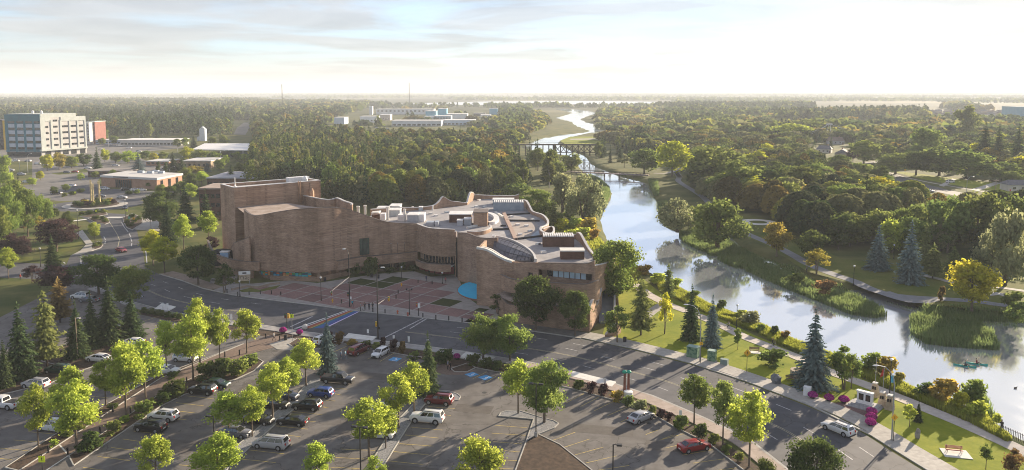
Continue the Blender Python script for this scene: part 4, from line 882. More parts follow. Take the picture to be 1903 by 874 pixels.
LM = {
 'lime':  leafmat('lime_leaves', (.070, .100, .018), (.228, .258, .044), .52, .12, .012),
 'green': leafmat('green_leaves', (.040, .066, .016), (.125, .145, .036), .42, .15, .015),
 'olive': leafmat('olive_leaves', (.036, .054, .016), (.120, .138, .036), .40, .25, .02),
 'gold':  leafmat('gold_leaves', (.11, .125, .012), (.265, .250, .024), .45, .10, .015),
 'amber': leafmat('amber_leaves', (.085, .072, .016), (.215, .165, .034), .42, .15, .02),
 'willow': leafmat('willow_leaves', (.070, .082, .042), (.165, .170, .085), .40, .12, .012),
 'dark':  leafmat('dark_leaves', (.018, .032, .010), (.060, .078, .022), .34, .15, .015),
 'purple': leafmat('purple_leaves', (.018, .012, .014), (.050, .030, .030), .35, .15, .01),
 'bronze': leafmat('bronze_leaves', (.050, .038, .016), (.13, .085, .035), .4, .15, .015),
 'spruce': leafmat('spruce_needles', (.012, .026, .014), (.050, .068, .026), .18, .25, .012),
 'blue':  leafmat('blue_spruce_needles', (.026, .045, .048), (.085, .115, .110), .15, .12, .008),
 'pine':  leafmat('pine_needles', (.040, .058, .020), (.115, .130, .042), .30, .18, .015),
 'magenta': leafmat('magenta_petals', (.10, .008, .07), (.28, .03, .19), .35, .1, .01),
 'reed':  leafmat('reed_blades', (.030, .060, .020), (.10, .125, .045), .40, .1, .01),
 'yelgrass': leafmat('tall_grass_blades', (.055, .085, .012), (.150, .160, .026), .45, .1, .01),
}
PROTO = {}
def deciduous(key, H, Rr, z0, shape, nb, nl, ls, r, seeds, bk=bark, nbr=6, multi=1, **kw):
    PROTO[key] = []
    for s in seeds:
        rng = np.random.default_rng(s); p, n, sz, t, cen = crown_pts(rng, H, Rr, z0, shape, nb, nl, ls, **kw)
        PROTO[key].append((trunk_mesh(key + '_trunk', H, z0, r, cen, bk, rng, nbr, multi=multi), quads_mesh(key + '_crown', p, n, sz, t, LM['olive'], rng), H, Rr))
def conifer(key, H, Rr, z0, nlev, ls, r, seeds, **kw):
    PROTO[key] = []
    for s in seeds:
        rng = np.random.default_rng(s); p, n, sz, t, dd = spruce_pts(rng, H, Rr, z0, nlev, ls, **kw)
        tm = MB().tube([(0, 0, -.15), (0, 0, H * .5), (0, 0, H * .96)], [r, r * .6, r * .12], 6).mesh(key + '_trunk', barkd, True)
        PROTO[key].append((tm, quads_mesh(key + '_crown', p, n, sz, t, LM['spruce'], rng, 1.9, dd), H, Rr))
deciduous('ash', 9, 3.0, 2.7, 'oval', 38, 6200, .215, .13, (1, 2, 3, 4, 5), br=.29, nbr=10)
deciduous('sapling', 4, 1.0, 1.1, 'oval', 10, 900, .2, .05, (5, 6), br=.45, nbr=4)
deciduous('maple', 9, 4.0, 1.6, 'round', 44, 9000, .24, .2, (11, 12, 13), br=.31)
deciduous('round', 12, 4.5, 1.5, 'round', 34, 3000, .52, .24, (21, 22, 23, 24), br=.36, nbr=5)
deciduous('aspen', 14, 3.0, 2.0, 'tall', 30, 2400, .50, .16, (31, 32, 33, 34), bk=barkg, br=.40, nbr=4)
deciduous('willow', 11, 6.0, .9, 'wide', 44, 4600, .50, .35, (41, 42, 43), br=.30, nbr=8, multi=3, flat=.9)
deciduous('vase', 9, 4.2, 1.5, 'vase', 36, 4200, .36, .2, (51, 52), br=.34, nbr=8)
deciduous('sparse', 8, 3.0, 1.5, 'round', 16, 1500, .34, .13, (61, 62), br=.30, nbr=9, multi=2)
deciduous('column', 10, 1.3, .5, 'tall', 20, 1100, .40, .12, (66,), br=.6, nbr=2)
conifer('spruce', 13, 2.8, .5, 27, .40, .2, (71, 72, 73, 74), droop=.34, gap=.10)
conifer('spruce_far', 15, 2.7, .5, 18, .72, .2, (76, 77, 78), droop=.32, gap=.1)
conifer('pine', 12, 3.2, 1.6, 17, .50, .2, (81, 82), droop=.05, gap=.22, power=.62)
NAMES = {'ash': 'ash_tree', 'sapling': 'young_tree', 'maple': 'maple_tree', 'round': 'broadleaf_tree', 'aspen': 'aspen_tree', 'willow': 'willow_tree', 'vase': 'elm_tree', 'sparse': 'crabapple_tree', 'column': 'columnar_tree', 'spruce': 'spruce_tree', 'spruce_far': 'spruce_tree', 'pine': 'pine_tree'}
CATS = {'spruce': 'spruce', 'spruce_far': 'spruce', 'pine': 'pine'}
BASEMAT = {'olive_leaves', 'spruce_needles'}
def tree_at(loc, H, Wd, kind, leaf, label, group=None, single=False):
    tm, cm_, H0, R0 = R.choice(PROTO[kind]); con_ = kind in ('spruce', 'spruce_far', 'pine', 'column'); sx_ = Wd / 2 / R0 * (1.0 if con_ else 1.04); sz_ = H / H0 * (1 if con_ else 1.03)
    t = kit_place([('trunk', tm, None, (0, 0, 0), 0), ('crown', cm_, None, (0, 0, 0), 0)], NAMES[kind], label, CATS.get(kind, 'tree'), loc, R.uniform(0, 6.28), group, (sx_, sx_, sz_), {'olive_leaves': LM[leaf], 'spruce_needles': LM[leaf]})
    return t
def tree_px(px, yb, yt, w, kind, leaf, label, group=None):
    p = P(px, yb); return tree_at(p, max(1.0, ZT(p.y, yt)), w * mpp(p.y), kind, leaf, label, group)
LOT = 'young ash trees in the car park'
T = [
 (143,844,705,95,'ash','lime','bright ash tree on the walkway bed in front of the white minivan',LOT),
 (72,837,712,66,'ash','lime','ash tree with leaning trunk at the corner of the left car park bed',LOT),
 (130,796,683,76,'ash','lime','shadier ash tree half hidden behind the brighter one by the white minivan',LOT),
 (235,778,634,86,'ash','lime','tallest ash tree standing beside the brick walkway, left of the black hatchbacks',LOT),
 (271,747,634,70,'ash','lime','yellow-topped ash tree at the far side of the walkway near the white coupe',LOT),
 (197,754,670,58,'ash','lime','greener ash tree on the left bed beside the white sedan',LOT),
 (310,695,597,54,'ash','lime','ash tree on the left bed before the white patrol car',LOT),
 (359,707,580,72,'ash','lime','ash tree left of the dense green bushes, near the dark maroon crossover',LOT),
 (372,680,553,58,'ash','lime','tall ash tree behind the dense green bushes by the patrol car',LOT),
 (409,677,573,44,'ash','lime','narrow yellowish ash tree behind the dense green bushes',LOT),
 (459,657,574,58,'ash','lime','ash tree standing alone at the end of the bushes by the car park entrance',LOT),
 (426,812,728,90,'ash','lime','broad ash tree over the grey sedan on the gravel strip',LOT),
 (469,812,716,60,'ash','lime','ash tree on the gravel strip beside the silver minivan',LOT),
 (507,779,677,70,'ash','lime','ash tree on the gravel strip shading the black sedans',LOT),
 (537,750,663,54,'ash','lime','smaller ash tree second from the top of the gravel strip',LOT),
 (569,718,630,62,'ash','lime','ash tree at the top of the gravel strip beside the dark spruce',LOT),
 (405,905,808,100,'ash','lime','ash tree cut by the picture edge below the gravel strip lamp',LOT),
 (588,915,824,62,'ash','lime','small ash crown at the bottom edge below the silver minivan',LOT),
 (290,900,808,68,'ash','lime','ash crown at the bottom edge below the white crossover',LOT),
 (686,851,741,96,'ash','lime','broad ash tree on the second gravel strip beside the twin-head lamp',LOT),
 (717,834,752,50,'ash','lime','thin ash tree over the white car on the second gravel strip',LOT),
 (741,797,693,72,'ash','lime','ash tree on the second gravel strip left of the large white sport utility car',LOT),
 (770,768,672,70,'ash','lime','ash tree on the second gravel strip left of the dark spruce',LOT),
 (697,925,848,44,'ash','lime','low ash crown at the bottom edge on the second gravel strip',LOT),
 (890,930,813,100,'ash','lime','ash crown at the bottom edge left of the bark mulch triangle',LOT),
 (963,769,669,68,'ash','lime','bright ash tree on the curved gravel island',LOT),
 (1011,786,668,94,'maple','green','darker broad tree on the curved gravel island behind the tall lamp',LOT),
 (948,671,585,78,'maple','green','round maple at the road edge, the nearer of two by the pale bus pad',None),
 (898,668,582,74,'maple','green','round maple at the road edge, left one of two by the pale bus pad',None),
 (1290,788,694,66,'ash','green','ash tree by the road pavement, first of three above the red sedan',LOT),
 (1343,830,709,64,'ash','green','ash tree in the hedge bed, middle one of three by the red sedan',LOT),
 (1392,868,725,84,'ash','lime','full-crowned ash tree in the hedge bed right of the red sedan',LOT),
 (1420,965,855,56,'maple','dark','dark crown at the bottom edge below the full ash tree',None),
 (1513,940,817,102,'maple','dark','dark round tree at the bottom edge beside the road',None),
 (1511,720,570,76,'spruce','blue','tall blue spruce on the riverside lawn beside the stone planter',None),
 (1568,724,645,62,'sparse','olive','several-stemmed dark pine-like tree between the blue spruce and the monument',None),
 (1582,722,660,36,'sparse','olive','small dark tree beside the several-stemmed tree',None),
 (1690,793,752,22,'sapling','lime','bright sapling with bark ring on the lawn right of the monument',None),
 (1706,784,745,17,'spruce','spruce','little dark conifer behind the bright sapling',None),
 (1832,872,825,24,'sapling','green','small sapling on the lawn right of the red bench',None),
 (1885,905,836,46,'sparse','bronze','bronze-leaved crown at the lower right corner',None),
 (1147,572,449,110,'maple','green','huge broad tree at the end of the arts centre by the river',None),
 (1191,623,515,56,'pine','pine','grey-green pine on the lawn near the end of the brick centre',None),
 (1242,560,489,30,'pine','pine','thin conifer at the river edge behind the lawn',None),
 (1235,621,545,28,'sparse','gold','spindly yellow-leaved sapling on the riverside lawn',None),
 (1284,632,529,47,'spruce','spruce','dark green spruce beside the silver street lamp',None),
 (1323,644,547,38,'spruce','blue','bluish spruce right of the silver street lamp',None),
 (1371,650,611,19,'sapling','green','little round sapling left of the wooden lawn bench',None),
 (1147,637,571,52,'sparse','green','low bushy tree at the pavement beside the slanted brick fin',None),
 (995,614,514,90,'maple','dark','dark broad tree in front of the terrace of the brick centre',None),
 (1069,625,540,58,'maple','dark','dark greyish tree at the right corner of the brick centre',None),
 (925,585,545,40,'sparse','dark','small dark tree in the shade left of the broad terrace tree',None),
 (16,518,460,36,'ash','lime','bright lime sapling at the far left pavement',None),
 (177,452,413,28,'ash','lime','yellow-green tree on the small traffic island',None),
 (98,502,436,38,'spruce','spruce','spruce at the corner lawn between purple trees',None),
 (107,545,492,66,'maple','purple','dark purple plum tree below the corner spruce',None),
 (60,524,494,34,'sparse','purple','pink-tinged plum tree by the left path',None),
 (105,468,408,82,'maple','purple','wide purple plum tree above the corner lawn',None),
 (30,485,434,64,'maple','purple','purple plum tree at the left edge above the path',None),
 (184,548,474,92,'maple','dark','dark green round tree at the road junction',None),
 (244,572,496,76,'maple','green','greyish green round tree beside the road junction',None),
 (306,509,440,56,'ash','gold','yellow honey locust on the pavement, nearer one',None),
 (285,494,427,46,'ash','gold','yellow-orange honey locust at the pavement corner',None),
 (369,530,456,68,'maple','dark','dark green street tree left of the brick terrace',None),
 (417,545,490,40,'sparse','dark','thin street tree in front of the white sign board',None),
 (342,465,398,38,'ash','lime','mid green tree behind the yellow honey locusts',None),
 (313,450,370,42,'spruce','spruce','dark spruce behind the yellow honey locusts',None),
 (298,425,356,66,'maple','dark','dark broad tree right of the roundabout',None),
 (345,410,330,36,'spruce','spruce','tall spruce left of the dark flat-roofed wing',None),
 (384,425,350,32,'spruce','spruce','spruce hard against the dark flat-roofed wing',None),
 (388,455,392,40,'ash','lime','bright green tree against the stage tower',None),
 (394,470,438,28,'sparse','purple','reddish small tree at the foot of the stage tower',None),
 (144,664,558,50,'spruce','spruce','spruce beside the wooden lamp post in the car park',None),
 (172,646,541,42,'spruce','spruce','slim spruce, second in the row by the wooden lamp post',None),
 (205,638,514,58,'spruce','spruce','tallest spruce of the row by the car park',None),
 (245,626,537,50,'spruce','spruce','spruce at the right end of the row by the car park',None),
 (40,702,562,66,'spruce','spruce','large dark spruce at the left edge of the car park',None),
 (10,720,630,38,'spruce','spruce','spruce cut by the left picture edge',None),
 (61,705,656,22,'spruce','spruce','small conical spruce beside the large dark one',None),
 (88,682,536,62,'pine','pine','sunlit yellowish pine behind the large dark spruce',None),
 (112,600,515,50,'pine','bronze','brownish conifer behind the sunlit pine',None),
 (609,694,582,46,'spruce','blue','dark spruce between the car park and the pavement by the black pickup',None),
 (796,735,616,48,'spruce','spruce','brown-tipped spruce at the top of the second gravel strip',None),
 (1335,458,373,112,'willow','olive','leaning willow with spreading limbs over the backwater',None),
 (1258,431,369,76,'willow','willow','grey-green willow hanging over the far river bank',None),
 (1290,425,385,50,'willow','olive','lower willow between the two large riverbank willows',None),
 (1443,476,416,62,'vase','amber','yellowish open tree beside the riverside park path',None),
 (1517,510,463,46,'sparse','amber','small thin tree where the park path bends',None),
 (1806,577,488,98,'vase','gold','round golden tree at the far bank lawn',None),
 (1631,502,416,48,'spruce','blue','blue spruce on the far slope, left one',None),
 (1690,526,410,54,'spruce','blue','broad blue spruce on the far slope beside the lamp',None),
 (1718,500,406,34,'spruce','pine','olive spruce behind the broad blue spruce',None),
 (1733,518,452,40,'pine','pine','spreading pine right of the broad blue spruce',None),
 (1771,514,458,36,'pine','pine','small pine above the golden tree',None),
 (1658,470,407,52,'round','lime','bright lime crown between the blue spruces',None),
 (1570,440,367,80,'round','gold','yellow crown on the far wooded slope',None),
 (1558,465,396,54,'round','dark','dark round tree below the yellow crown on the slope',None),
 (1510,482,428,52,'round','olive','olive tree left of the dark round tree on the slope',None),
 (1868,530,394,84,'willow','willow','large grey willow at the right edge of the far bank',None),
 (1840,510,430,60,'willow','willow','grey willow beside the large one at the right edge',None),
 (1760,470,362,76,'round','olive','tall olive tree at the top of the far bank wood',None),
 (1815,470,356,80,'round','olive','broad olive tree under the suburban street',None),
 (1870,468,360,76,'round','olive','sunlit olive tree at the right of the far bank wood',None),
 (1720,455,372,60,'round','olive','rounded olive tree above the spreading pine',None),
 (1249,328,262,64,'round','gold','bright yellow-green tree at the end of the footbridge',None),
 (1197,324,276,60,'round','olive','dull green tree left of the bright tree by the footbridge',None),
 (1160,312,287,20,'sapling','willow','small round bush-like tree above the river bend',None),
 (1322,352,270,106,'round','olive','very broad russet tree on the far slope',None),
 (1370,378,299,88,'round','olive','broad green tree below the russet one on the slope',None),
 (1085,412,324,76,'willow','willow','large silvery willow on the near river bank',None),
 (1045,395,322,62,'willow','willow','silvery willow behind the brick centre roof',None),
 (1000,414,352,72,'maple','green','dense green tree at the back corner of the roofs',None),
 (1028,425,374,36,'pine','pine','dark pine beside the curved roof parapet',None),
 (1031,336,299,40,'round','olive','olive tree left of the trestle bridge',None),
 (1062,322,284,40,'round','olive','tree in front of the trestle bridge legs',None),
 (963,372,340,60,'round','olive','olive tree behind the rear roof wall',None),
 (860,388,345,36,'spruce','spruce','dark spruce behind the rear roof wall',None),
 (925,372,353,26,'sapling','gold','golden shrub-like tree behind the rear roof wall',None),
 (950,372,354,24,'sapling','lime','yellow-green small tree beside the golden one behind the roof',None),
]
for a in T: tree_px(*a)
for a in [(1605,306,258,64,'round','green','large round green tree above the street bend'),(1640,302,266,42,'round','olive','olive tree right of the street bend'),(1663,300,250,18,'spruce','spruce','pointed spruce above the street bend'),(1664,324,284,74,'maple','olive','broad bushy tree between the street bend and the orange sign'),(1702,326,282,62,'maple','dark','dark broad tree above the orange warning sign'),(1745,327,274,84,'round','olive','broad tree over the suburban lawn sign'),(1795,332,278,92,'round','green','very broad green tree behind the suburban street lamp'),(1722,300,236,62,'round','green','tall round green tree in the middle of the suburb'),(1828,306,226,44,'spruce','spruce','tall dark spruce in the suburb, left one'),(1853,310,232,42,'spruce','spruce','tall dark spruce in the suburb, right one'),(1890,312,228,40,'spruce','spruce','tall dark spruce near the right picture edge'),(1858,338,300,64,'round','olive','round tree beside the low cream house'),(1795,262,196,44,'round','green','lone tall poplar-like tree before the far suburb row'),(1585,300,276,26,'maple','purple','dark reddish tree left of the street bend'),(1560,322,288,44,'round','olive','olive tree below the gabled house'),(1600,340,302,60,'round','olive','olive tree below the street bend'),(1635,350,308,48,'maple','dark','dark tree just under the suburban street'),(1880,345,318,40,'maple','green','small round tree before the low cream house'),(1500,250,222,70,'round','green','bright broad tree left of the cable tower'),(1470,262,228,74,'round','lime','yellow-green broad tree left of the cable tower')]:
    tree_px(*a)
# town trees on the left
for a in [(88,318,286,27,'round','gold','yellowish street tree in front of the office block'),(110,316,283,22,'round','amber','thin amber street tree in front of the office block'),(133,313,289,28,'round','green','green street tree by the office block corner'),(156,309,285,28,'round','dark','dark street tree right of the office block'),(181,316,273,20,'spruce','spruce','spruce in the town street median'),(195,302,276,16,'round','gold','slender yellow tree beside the median spruce'),(215,304,282,22,'round','green','green tree by the town car park'),(238,304,280,26,'round','lime','light green tree by the town car park'),(258,325,283,30,'spruce','blue','bluish spruce behind the flat white roof'),(304,298,282,18,'round','green','small green tree by the canopy roof'),(322,322,282,28,'spruce','spruce','dark spruce left of the mural wall'),(338,322,290,24,'spruce','spruce','shorter spruce left of the mural wall'),(348,298,273,24,'round','gold','yellow tree beside the canopy roof'),(373,302,278,32,'round','green','round green tree under the canopy roof'),(400,305,282,24,'round','green','round tree at the canopy post'),(420,312,288,18,'ash','lime','bright sapling in front of the brick canopy building'),(295,321,298,9,'column','dark','dark columnar cypress-like tree, left of the pair'),(309,321,299,9,'column','dark','dark columnar cypress-like tree, right of the pair'),(470,316,288,30,'round','dark','dark tree at the right end of the canopy building'),(500,318,278,24,'round','gold','yellow round tree behind the stage tower'),(527,318,278,28,'round','gold','second yellow round tree behind the stage tower'),(8,326,288,24,'round','lime','lime tree at the left edge by the town street'),(360,325,308,30,'round','amber','reddish shrub-like tree by the mural wall'),(375,345,318,30,'ash','lime','yellow-green tree before the dark flat-roofed wing'),(278,352,338,12,'sapling','green','small tree before the brick town hall'),(430,345,300,24,'spruce','spruce','spruce behind the dark flat-roofed wing')]:
    tree_px(*a)
for a in [(20,450,345,50,'maple','green','bright bushy tree at the left edge, nearest of the clump'),(52,440,352,50,'maple','green','bright bushy tree in the middle of the left clump'),(82,420,362,40,'maple','green','greener tree at the right of the left clump'),(25,405,335,44,'round','green','tall tree behind the left clump'),(37,395,322,22,'spruce','spruce','spruce rising out of the left clump'),(18,440,405,22,'sapling','gold','small yellow tree in front of the left clump'),(73,428,402,20,'sapling','amber','small orange tree in front of the left clump'),(45,432,408,18,'sapling','bronze','rusty little tree in front of the left clump'),(126,425,392,22,'maple','dark','dark small tree below the roundabout'),(100,408,385,22,'maple','dark','dark small tree left of the roundabout'),(4,470,380,40,'maple','green','green tree cut by the left edge above the plum trees'),(-30,450,345,60,'maple','green','green tree just beyond the left edge')]:
    tree_px(*a)
# more street and yard trees of the town
TWN = [(100,362,346,14,'round','dark'),(122,356,342,14,'round','green'),(150,335,322,14,'round','lime'),(178,332,318,15,'round','green'),(232,340,325,12,'round','dark'),(345,338,312,26,'maple','green'),(356,352,322,24,'maple','dark'),(336,362,336,26,'round','green'),(352,372,340,28,'maple','lime'),(318,376,346,30,'maple','dark'),(300,368,342,22,'round','green'),(366,365,338,20,'spruce','spruce'),(312,345,330,14,'round','amber'),(250,300,283,22,'round','lime'),(270,297,280,20,'round','green'),(286,300,284,16,'round','gold'),(210,330,315,16,'round','green'),(60,345,330,18,'round','lime'),(25,352,334,24,'round','green'),(75,335,318,16,'round','gold'),(12,345,318,26,'round','lime'),(440,300,282,20,'round','green'),(455,302,286,18,'round','lime'),(408,318,296,22,'round','green'),(385,320,300,16,'spruce','blue'),(446,330,302,22,'round','olive'),(462,335,305,24,'spruce','spruce'),(480,338,300,24,'round','olive'),(495,340,296,26,'spruce','spruce'),(515,345,304,28,'round','olive'),(540,342,298,28,'spruce','spruce'),(330,275,258,16,'round','olive'),(345,272,255,16,'round','green'),(360,274,252,16,'spruce','spruce'),(395,272,254,18,'round','olive'),(415,272,250,20,'round','green'),(190,270,256,14,'round','green'),(212,268,252,16,'round','olive'),(265,258,242,16,'spruce','spruce')]
NEARTO = [((177,381),'the golden sculpture'),((240,345),'the town hall'),((105,300),'the office block'),((360,305),'the mural wall'),((440,285),'the canopy roof'),((500,335),'the stage tower'),((205,322),'the dark low building'),((276,265),'the long white store'),((378,255),'the grain tower'),((395,360),'the dark brick wing'),((20,340),'the left crossing')]
for i, (px, yb, yt, w, k_, l_) in enumerate(TWN):
    nr_ = min(NEARTO, key=lambda q: abs(q[0][0] - px) + abs(q[0][1] - yb)); side = ('left of ' if px < nr_[0][0] - 8 else 'right of ' if px > nr_[0][0] + 8 else 'by ') + nr_[1]
    tree_px(px, yb, yt, w, k_, l_, {'dark': 'deep green', 'green': 'green', 'lime': 'bright lime', 'amber': 'rusty', 'gold': 'yellow', 'spruce': 'dark spruce', 'blue': 'bluish spruce', 'olive': 'olive'}[l_] + (' ' if k_ == 'spruce' else ' rounded tree ') + side + (', taller' if yb - yt > 20 else ', low'), 'town trees')
# woods: individual trees spread over patches of ground
def inpoly(x, y, q):
    c = np.zeros(x.shape, bool); n = len(q)
    for i in range(n):
        (ax, ay), (bx, by) = q[i], q[i - 1]
        if ay != by: c ^= ((ay > y) != (by > y)) & (x < (bx - ax) * (y - ay) / (by - ay) + ax)
    return c
DONE = []
def wood(poly, n, hr, mix, group, marks, seed, wf=(.5, .75), sep=4.5):
    """marks: (photo column limit, phrase) naming what stands nearby, for the labels"""
    rr_ = random.Random(seed); pp = [(p.x, p.y) for p in PS(poly)]; xs = [p[0] for p in pp]; ys_ = [p[1] for p in pp]; got = []; tries = 0
    while len(got) < n and tries < 20000:
        tries += 1; x, y = rr_.uniform(min(xs), max(xs)), rr_.uniform(min(ys_), max(ys_)); s = sep * (1 - .6 * tries / 20000)
        if not inside(x, y, pp) or any((x - a) ** 2 + (y - b) ** 2 < s * s for a, b in got): continue
        if y < 2400 and river_dist(np.array([x]), np.array([y]))[0] < 2.5: continue
        got.append((x, y)); u = rr_.random() * sum(m[2] for m in mix)
        for kind, leaf, w, word in mix:
            u -= w
            if u <= 0: break
        H = rr_.uniform(*hr); f = (H - hr[0]) / (hr[1] - hr[0]); H *= (1.12 if kind.startswith('spruce') else 1); wd = H * rr_.uniform(*wf) * {'aspen': .72, 'spruce_far': .55, 'spruce': .55, 'pine': .7}.get(kind, 1.05)
        px = CXP + FPX * x / (y * cos(PIT) + CAMH * sin(PIT)); where = next((ph for lim, ph in marks if px < lim), marks[-1][1])
        dd = (y - min(ys_)) / (max(ys_) - min(ys_)); row = 'front' if dd < .25 else 'middle' if dd < .6 else 'back'
        sz = 'short ' if f < .33 else 'tall ' if f > .67 else ''
        tree_at((x, y, 0), H, wd, kind, leaf, f'{sz}{word} {where}, {row} row', group); DONE.append((x, y))
OL = [('round','olive',4,'olive rounded tree'),('aspen','olive',3,'dull olive aspen'),('spruce_far','spruce',3,'dark pointed spruce'),('round','amber',.5,'rusty autumn tree'),('aspen','lime',.7,'lighter green aspen'),('round','green',1.2,'fresh green round tree'),('willow','olive',1.2,'spreading olive tree')]
SP = [('spruce_far','spruce',7,'dark pointed spruce'),('aspen','olive',1,'dull olive aspen'),('round','olive',1,'olive rounded tree')]
AU = [('round','olive',4,'olive rounded tree'),('maple','green',2,'fresh green round tree'),('round','amber',.7,'rusty autumn tree'),('round','gold',.4,'golden round tree'),('spruce_far','spruce',1.4,'dark pointed spruce'),('willow','willow',1,'pale grey-green willow'),('maple','dark',1.6,'deep green round tree'),('willow','olive',1.2,'spreading olive tree')]
M1 = [(560,'behind the stage tower'),(640,'behind the auditorium wall'),(700,'above the leftmost rooftop units'),(770,'above the white rooftop units'),(850,'above the drum roof'),(2000,'above the wavy rear wall')]
wood([(480,352),(600,338),(700,342),(860,348),(950,340),(985,348),(940,366),(870,368),(820,380),(760,386),(690,388),(640,380),(605,374),(600,352)], 66, (11, 16.5), OL, 'trees in the wood behind the centre', M1, 1)
wood([(480,305),(560,294),(660,305),(760,302),(900,302),(950,310),(950,338),(700,340),(600,334),(480,340)], 56, (11, 16), OL, 'trees deeper in the wood', [(560,'beyond the yellow trees by the tower'),(660,'left of the hidden pale hall'),(760,'around the hidden pale hall'),(860,'right of the hidden pale hall'),(2000,'short of the trestle bridge')], 2)
wood([(940,300),(1000,296),(1035,305),(1040,330),(1005,365),(960,360)], 18, (11, 17), SP, 'conifers by the trestle bridge', [(975,'left of the trestle bridge end'),(1005,'before the trestle bridge end'),(2000,'by the water at the trestle bridge')], 3)
wood([(1100,296),(1128,280),(1180,284),(1184,298),(1150,305),(1128,306)], 14, (11, 15), SP, 'conifers beyond the footbridge', [(1130,'at the right end of the trestle'),(1155,'between trestle and bright yellow tree'),(2000,'near the bright yellow tree')], 4)
MS = [(1400,'under the russet tree'),(1480,'left of the yellow crown'),(1580,'around the yellow crown'),(1660,'above the blue spruces'),(2000,'below the suburban street')]
wood([(1292,352),(1340,345),(1500,345),(1560,345),(1635,368),(1680,402),(1715,420),(1690,430),(1600,420),(1500,435),(1450,418),(1400,395),(1340,378)], 46, (9.5, 15), AU, 'trees on the far river slope', MS, 5, (.95, 1.3), 8)
wood([(1500,455),(1540,450),(1620,440),(1700,440),(1800,440),(1903,445),(1990,480),(1890,495),(1780,478),(1700,478),(1600,470),(1520,475)], 20, (8, 12), AU, 'trees above the far bank park', [(1600,'left of the blue spruces'),(1700,'behind the blue spruces'),(1800,'behind the golden tree'),(2000,'behind the grey willows')], 6, (.9, 1.2), 7)
wood([(1280,300),(1400,292),(1490,288),(1510,305),(1545,330),(1500,345),(1400,345),(1300,345)], 36, (9, 13), AU, 'trees on top of the far slope', [(1360,'left on the far slope top'),(1440,'under the cable tower cables'),(1520,'left of the street bend'),(2000,'at the street bend')], 7, (.95, 1.3), 8)
wood([(1600,265),(1720,262),(1903,266),(2000,300),(1990,335),(1903,336),(1830,326),(1750,312),(1690,306),(1680,288),(1600,285)], 62, (9, 14), AU, 'garden trees among the houses', [(1620,'beside the gabled house'),(1700,'behind the street bend'),(1780,'around the grey suburban house'),(1860,'around the brown-roofed suburban house'),(2000,'right of the brown-roofed suburban house')], 8, (.9, 1.35), 8)
wood([(1645,372),(1690,406),(1740,424),(1800,418),(1900,422),(1900,442),(1740,445),(1680,425)], 20, (9, 12), AU, 'trees below the suburban street', [(1740,'below the silver sedan street'),(1820,'below the suburban street lamp'),(2000,'below the low cream house')], 16, (.8, 1.0), 6)
wood([(1140,262),(1180,245),(1300,240),(1500,236),(1560,252),(1560,282),(1400,290),(1280,298),(1200,292)], 56, (9, 14), OL, 'trees on the flats beyond the bridge', [(1220,'beyond the ball field'),(1300,'above the bright yellow tree'),(1400,'above the russet tree'),(1480,'left of the cable tower'),(2000,'under the cable tower')], 9, (.6, .9), 8)
wood([(190,264),(330,256),(425,262),(430,240),(330,232),(190,238)], 30, (13, 18), OL, 'trees behind the town', [(260,'right of the red apartment block'),(340,'behind the long white store'),(2000,'behind the grain tower')], 10)
wood([(470,300),(480,258),(620,254),(700,262),(700,288),(560,294)], 40, (11, 16), OL, 'trees by the pale sheds', [(530,'right of the highway'),(600,'around the small pale sheds'),(2000,'before the grey-blue warehouse')], 11)
wood([(720,262),(830,260),(960,254),(972,266),(950,302),(720,300)], 44, (11, 15), OL + [('spruce_far','spruce',2,'dark pointed spruce')], 'trees below the plant', [(780,'below the long white warehouse'),(840,'below the pale blue hall'),(900,'below the right white warehouse'),(2000,'below the lone blue block')], 12)
wood([(905,226),(1000,212),(1020,228),(1000,242),(965,256),(930,245)], 24, (9, 13), [('round','amber',1,'rusty autumn tree'),('round','gold',.6,'golden round tree'),('aspen','olive',2,'dull olive aspen'),('round','olive',3,'olive rounded tree')], 'trees at the river bend', [(950,'left of the river bend'),(2000,'at the river bend')], 13)
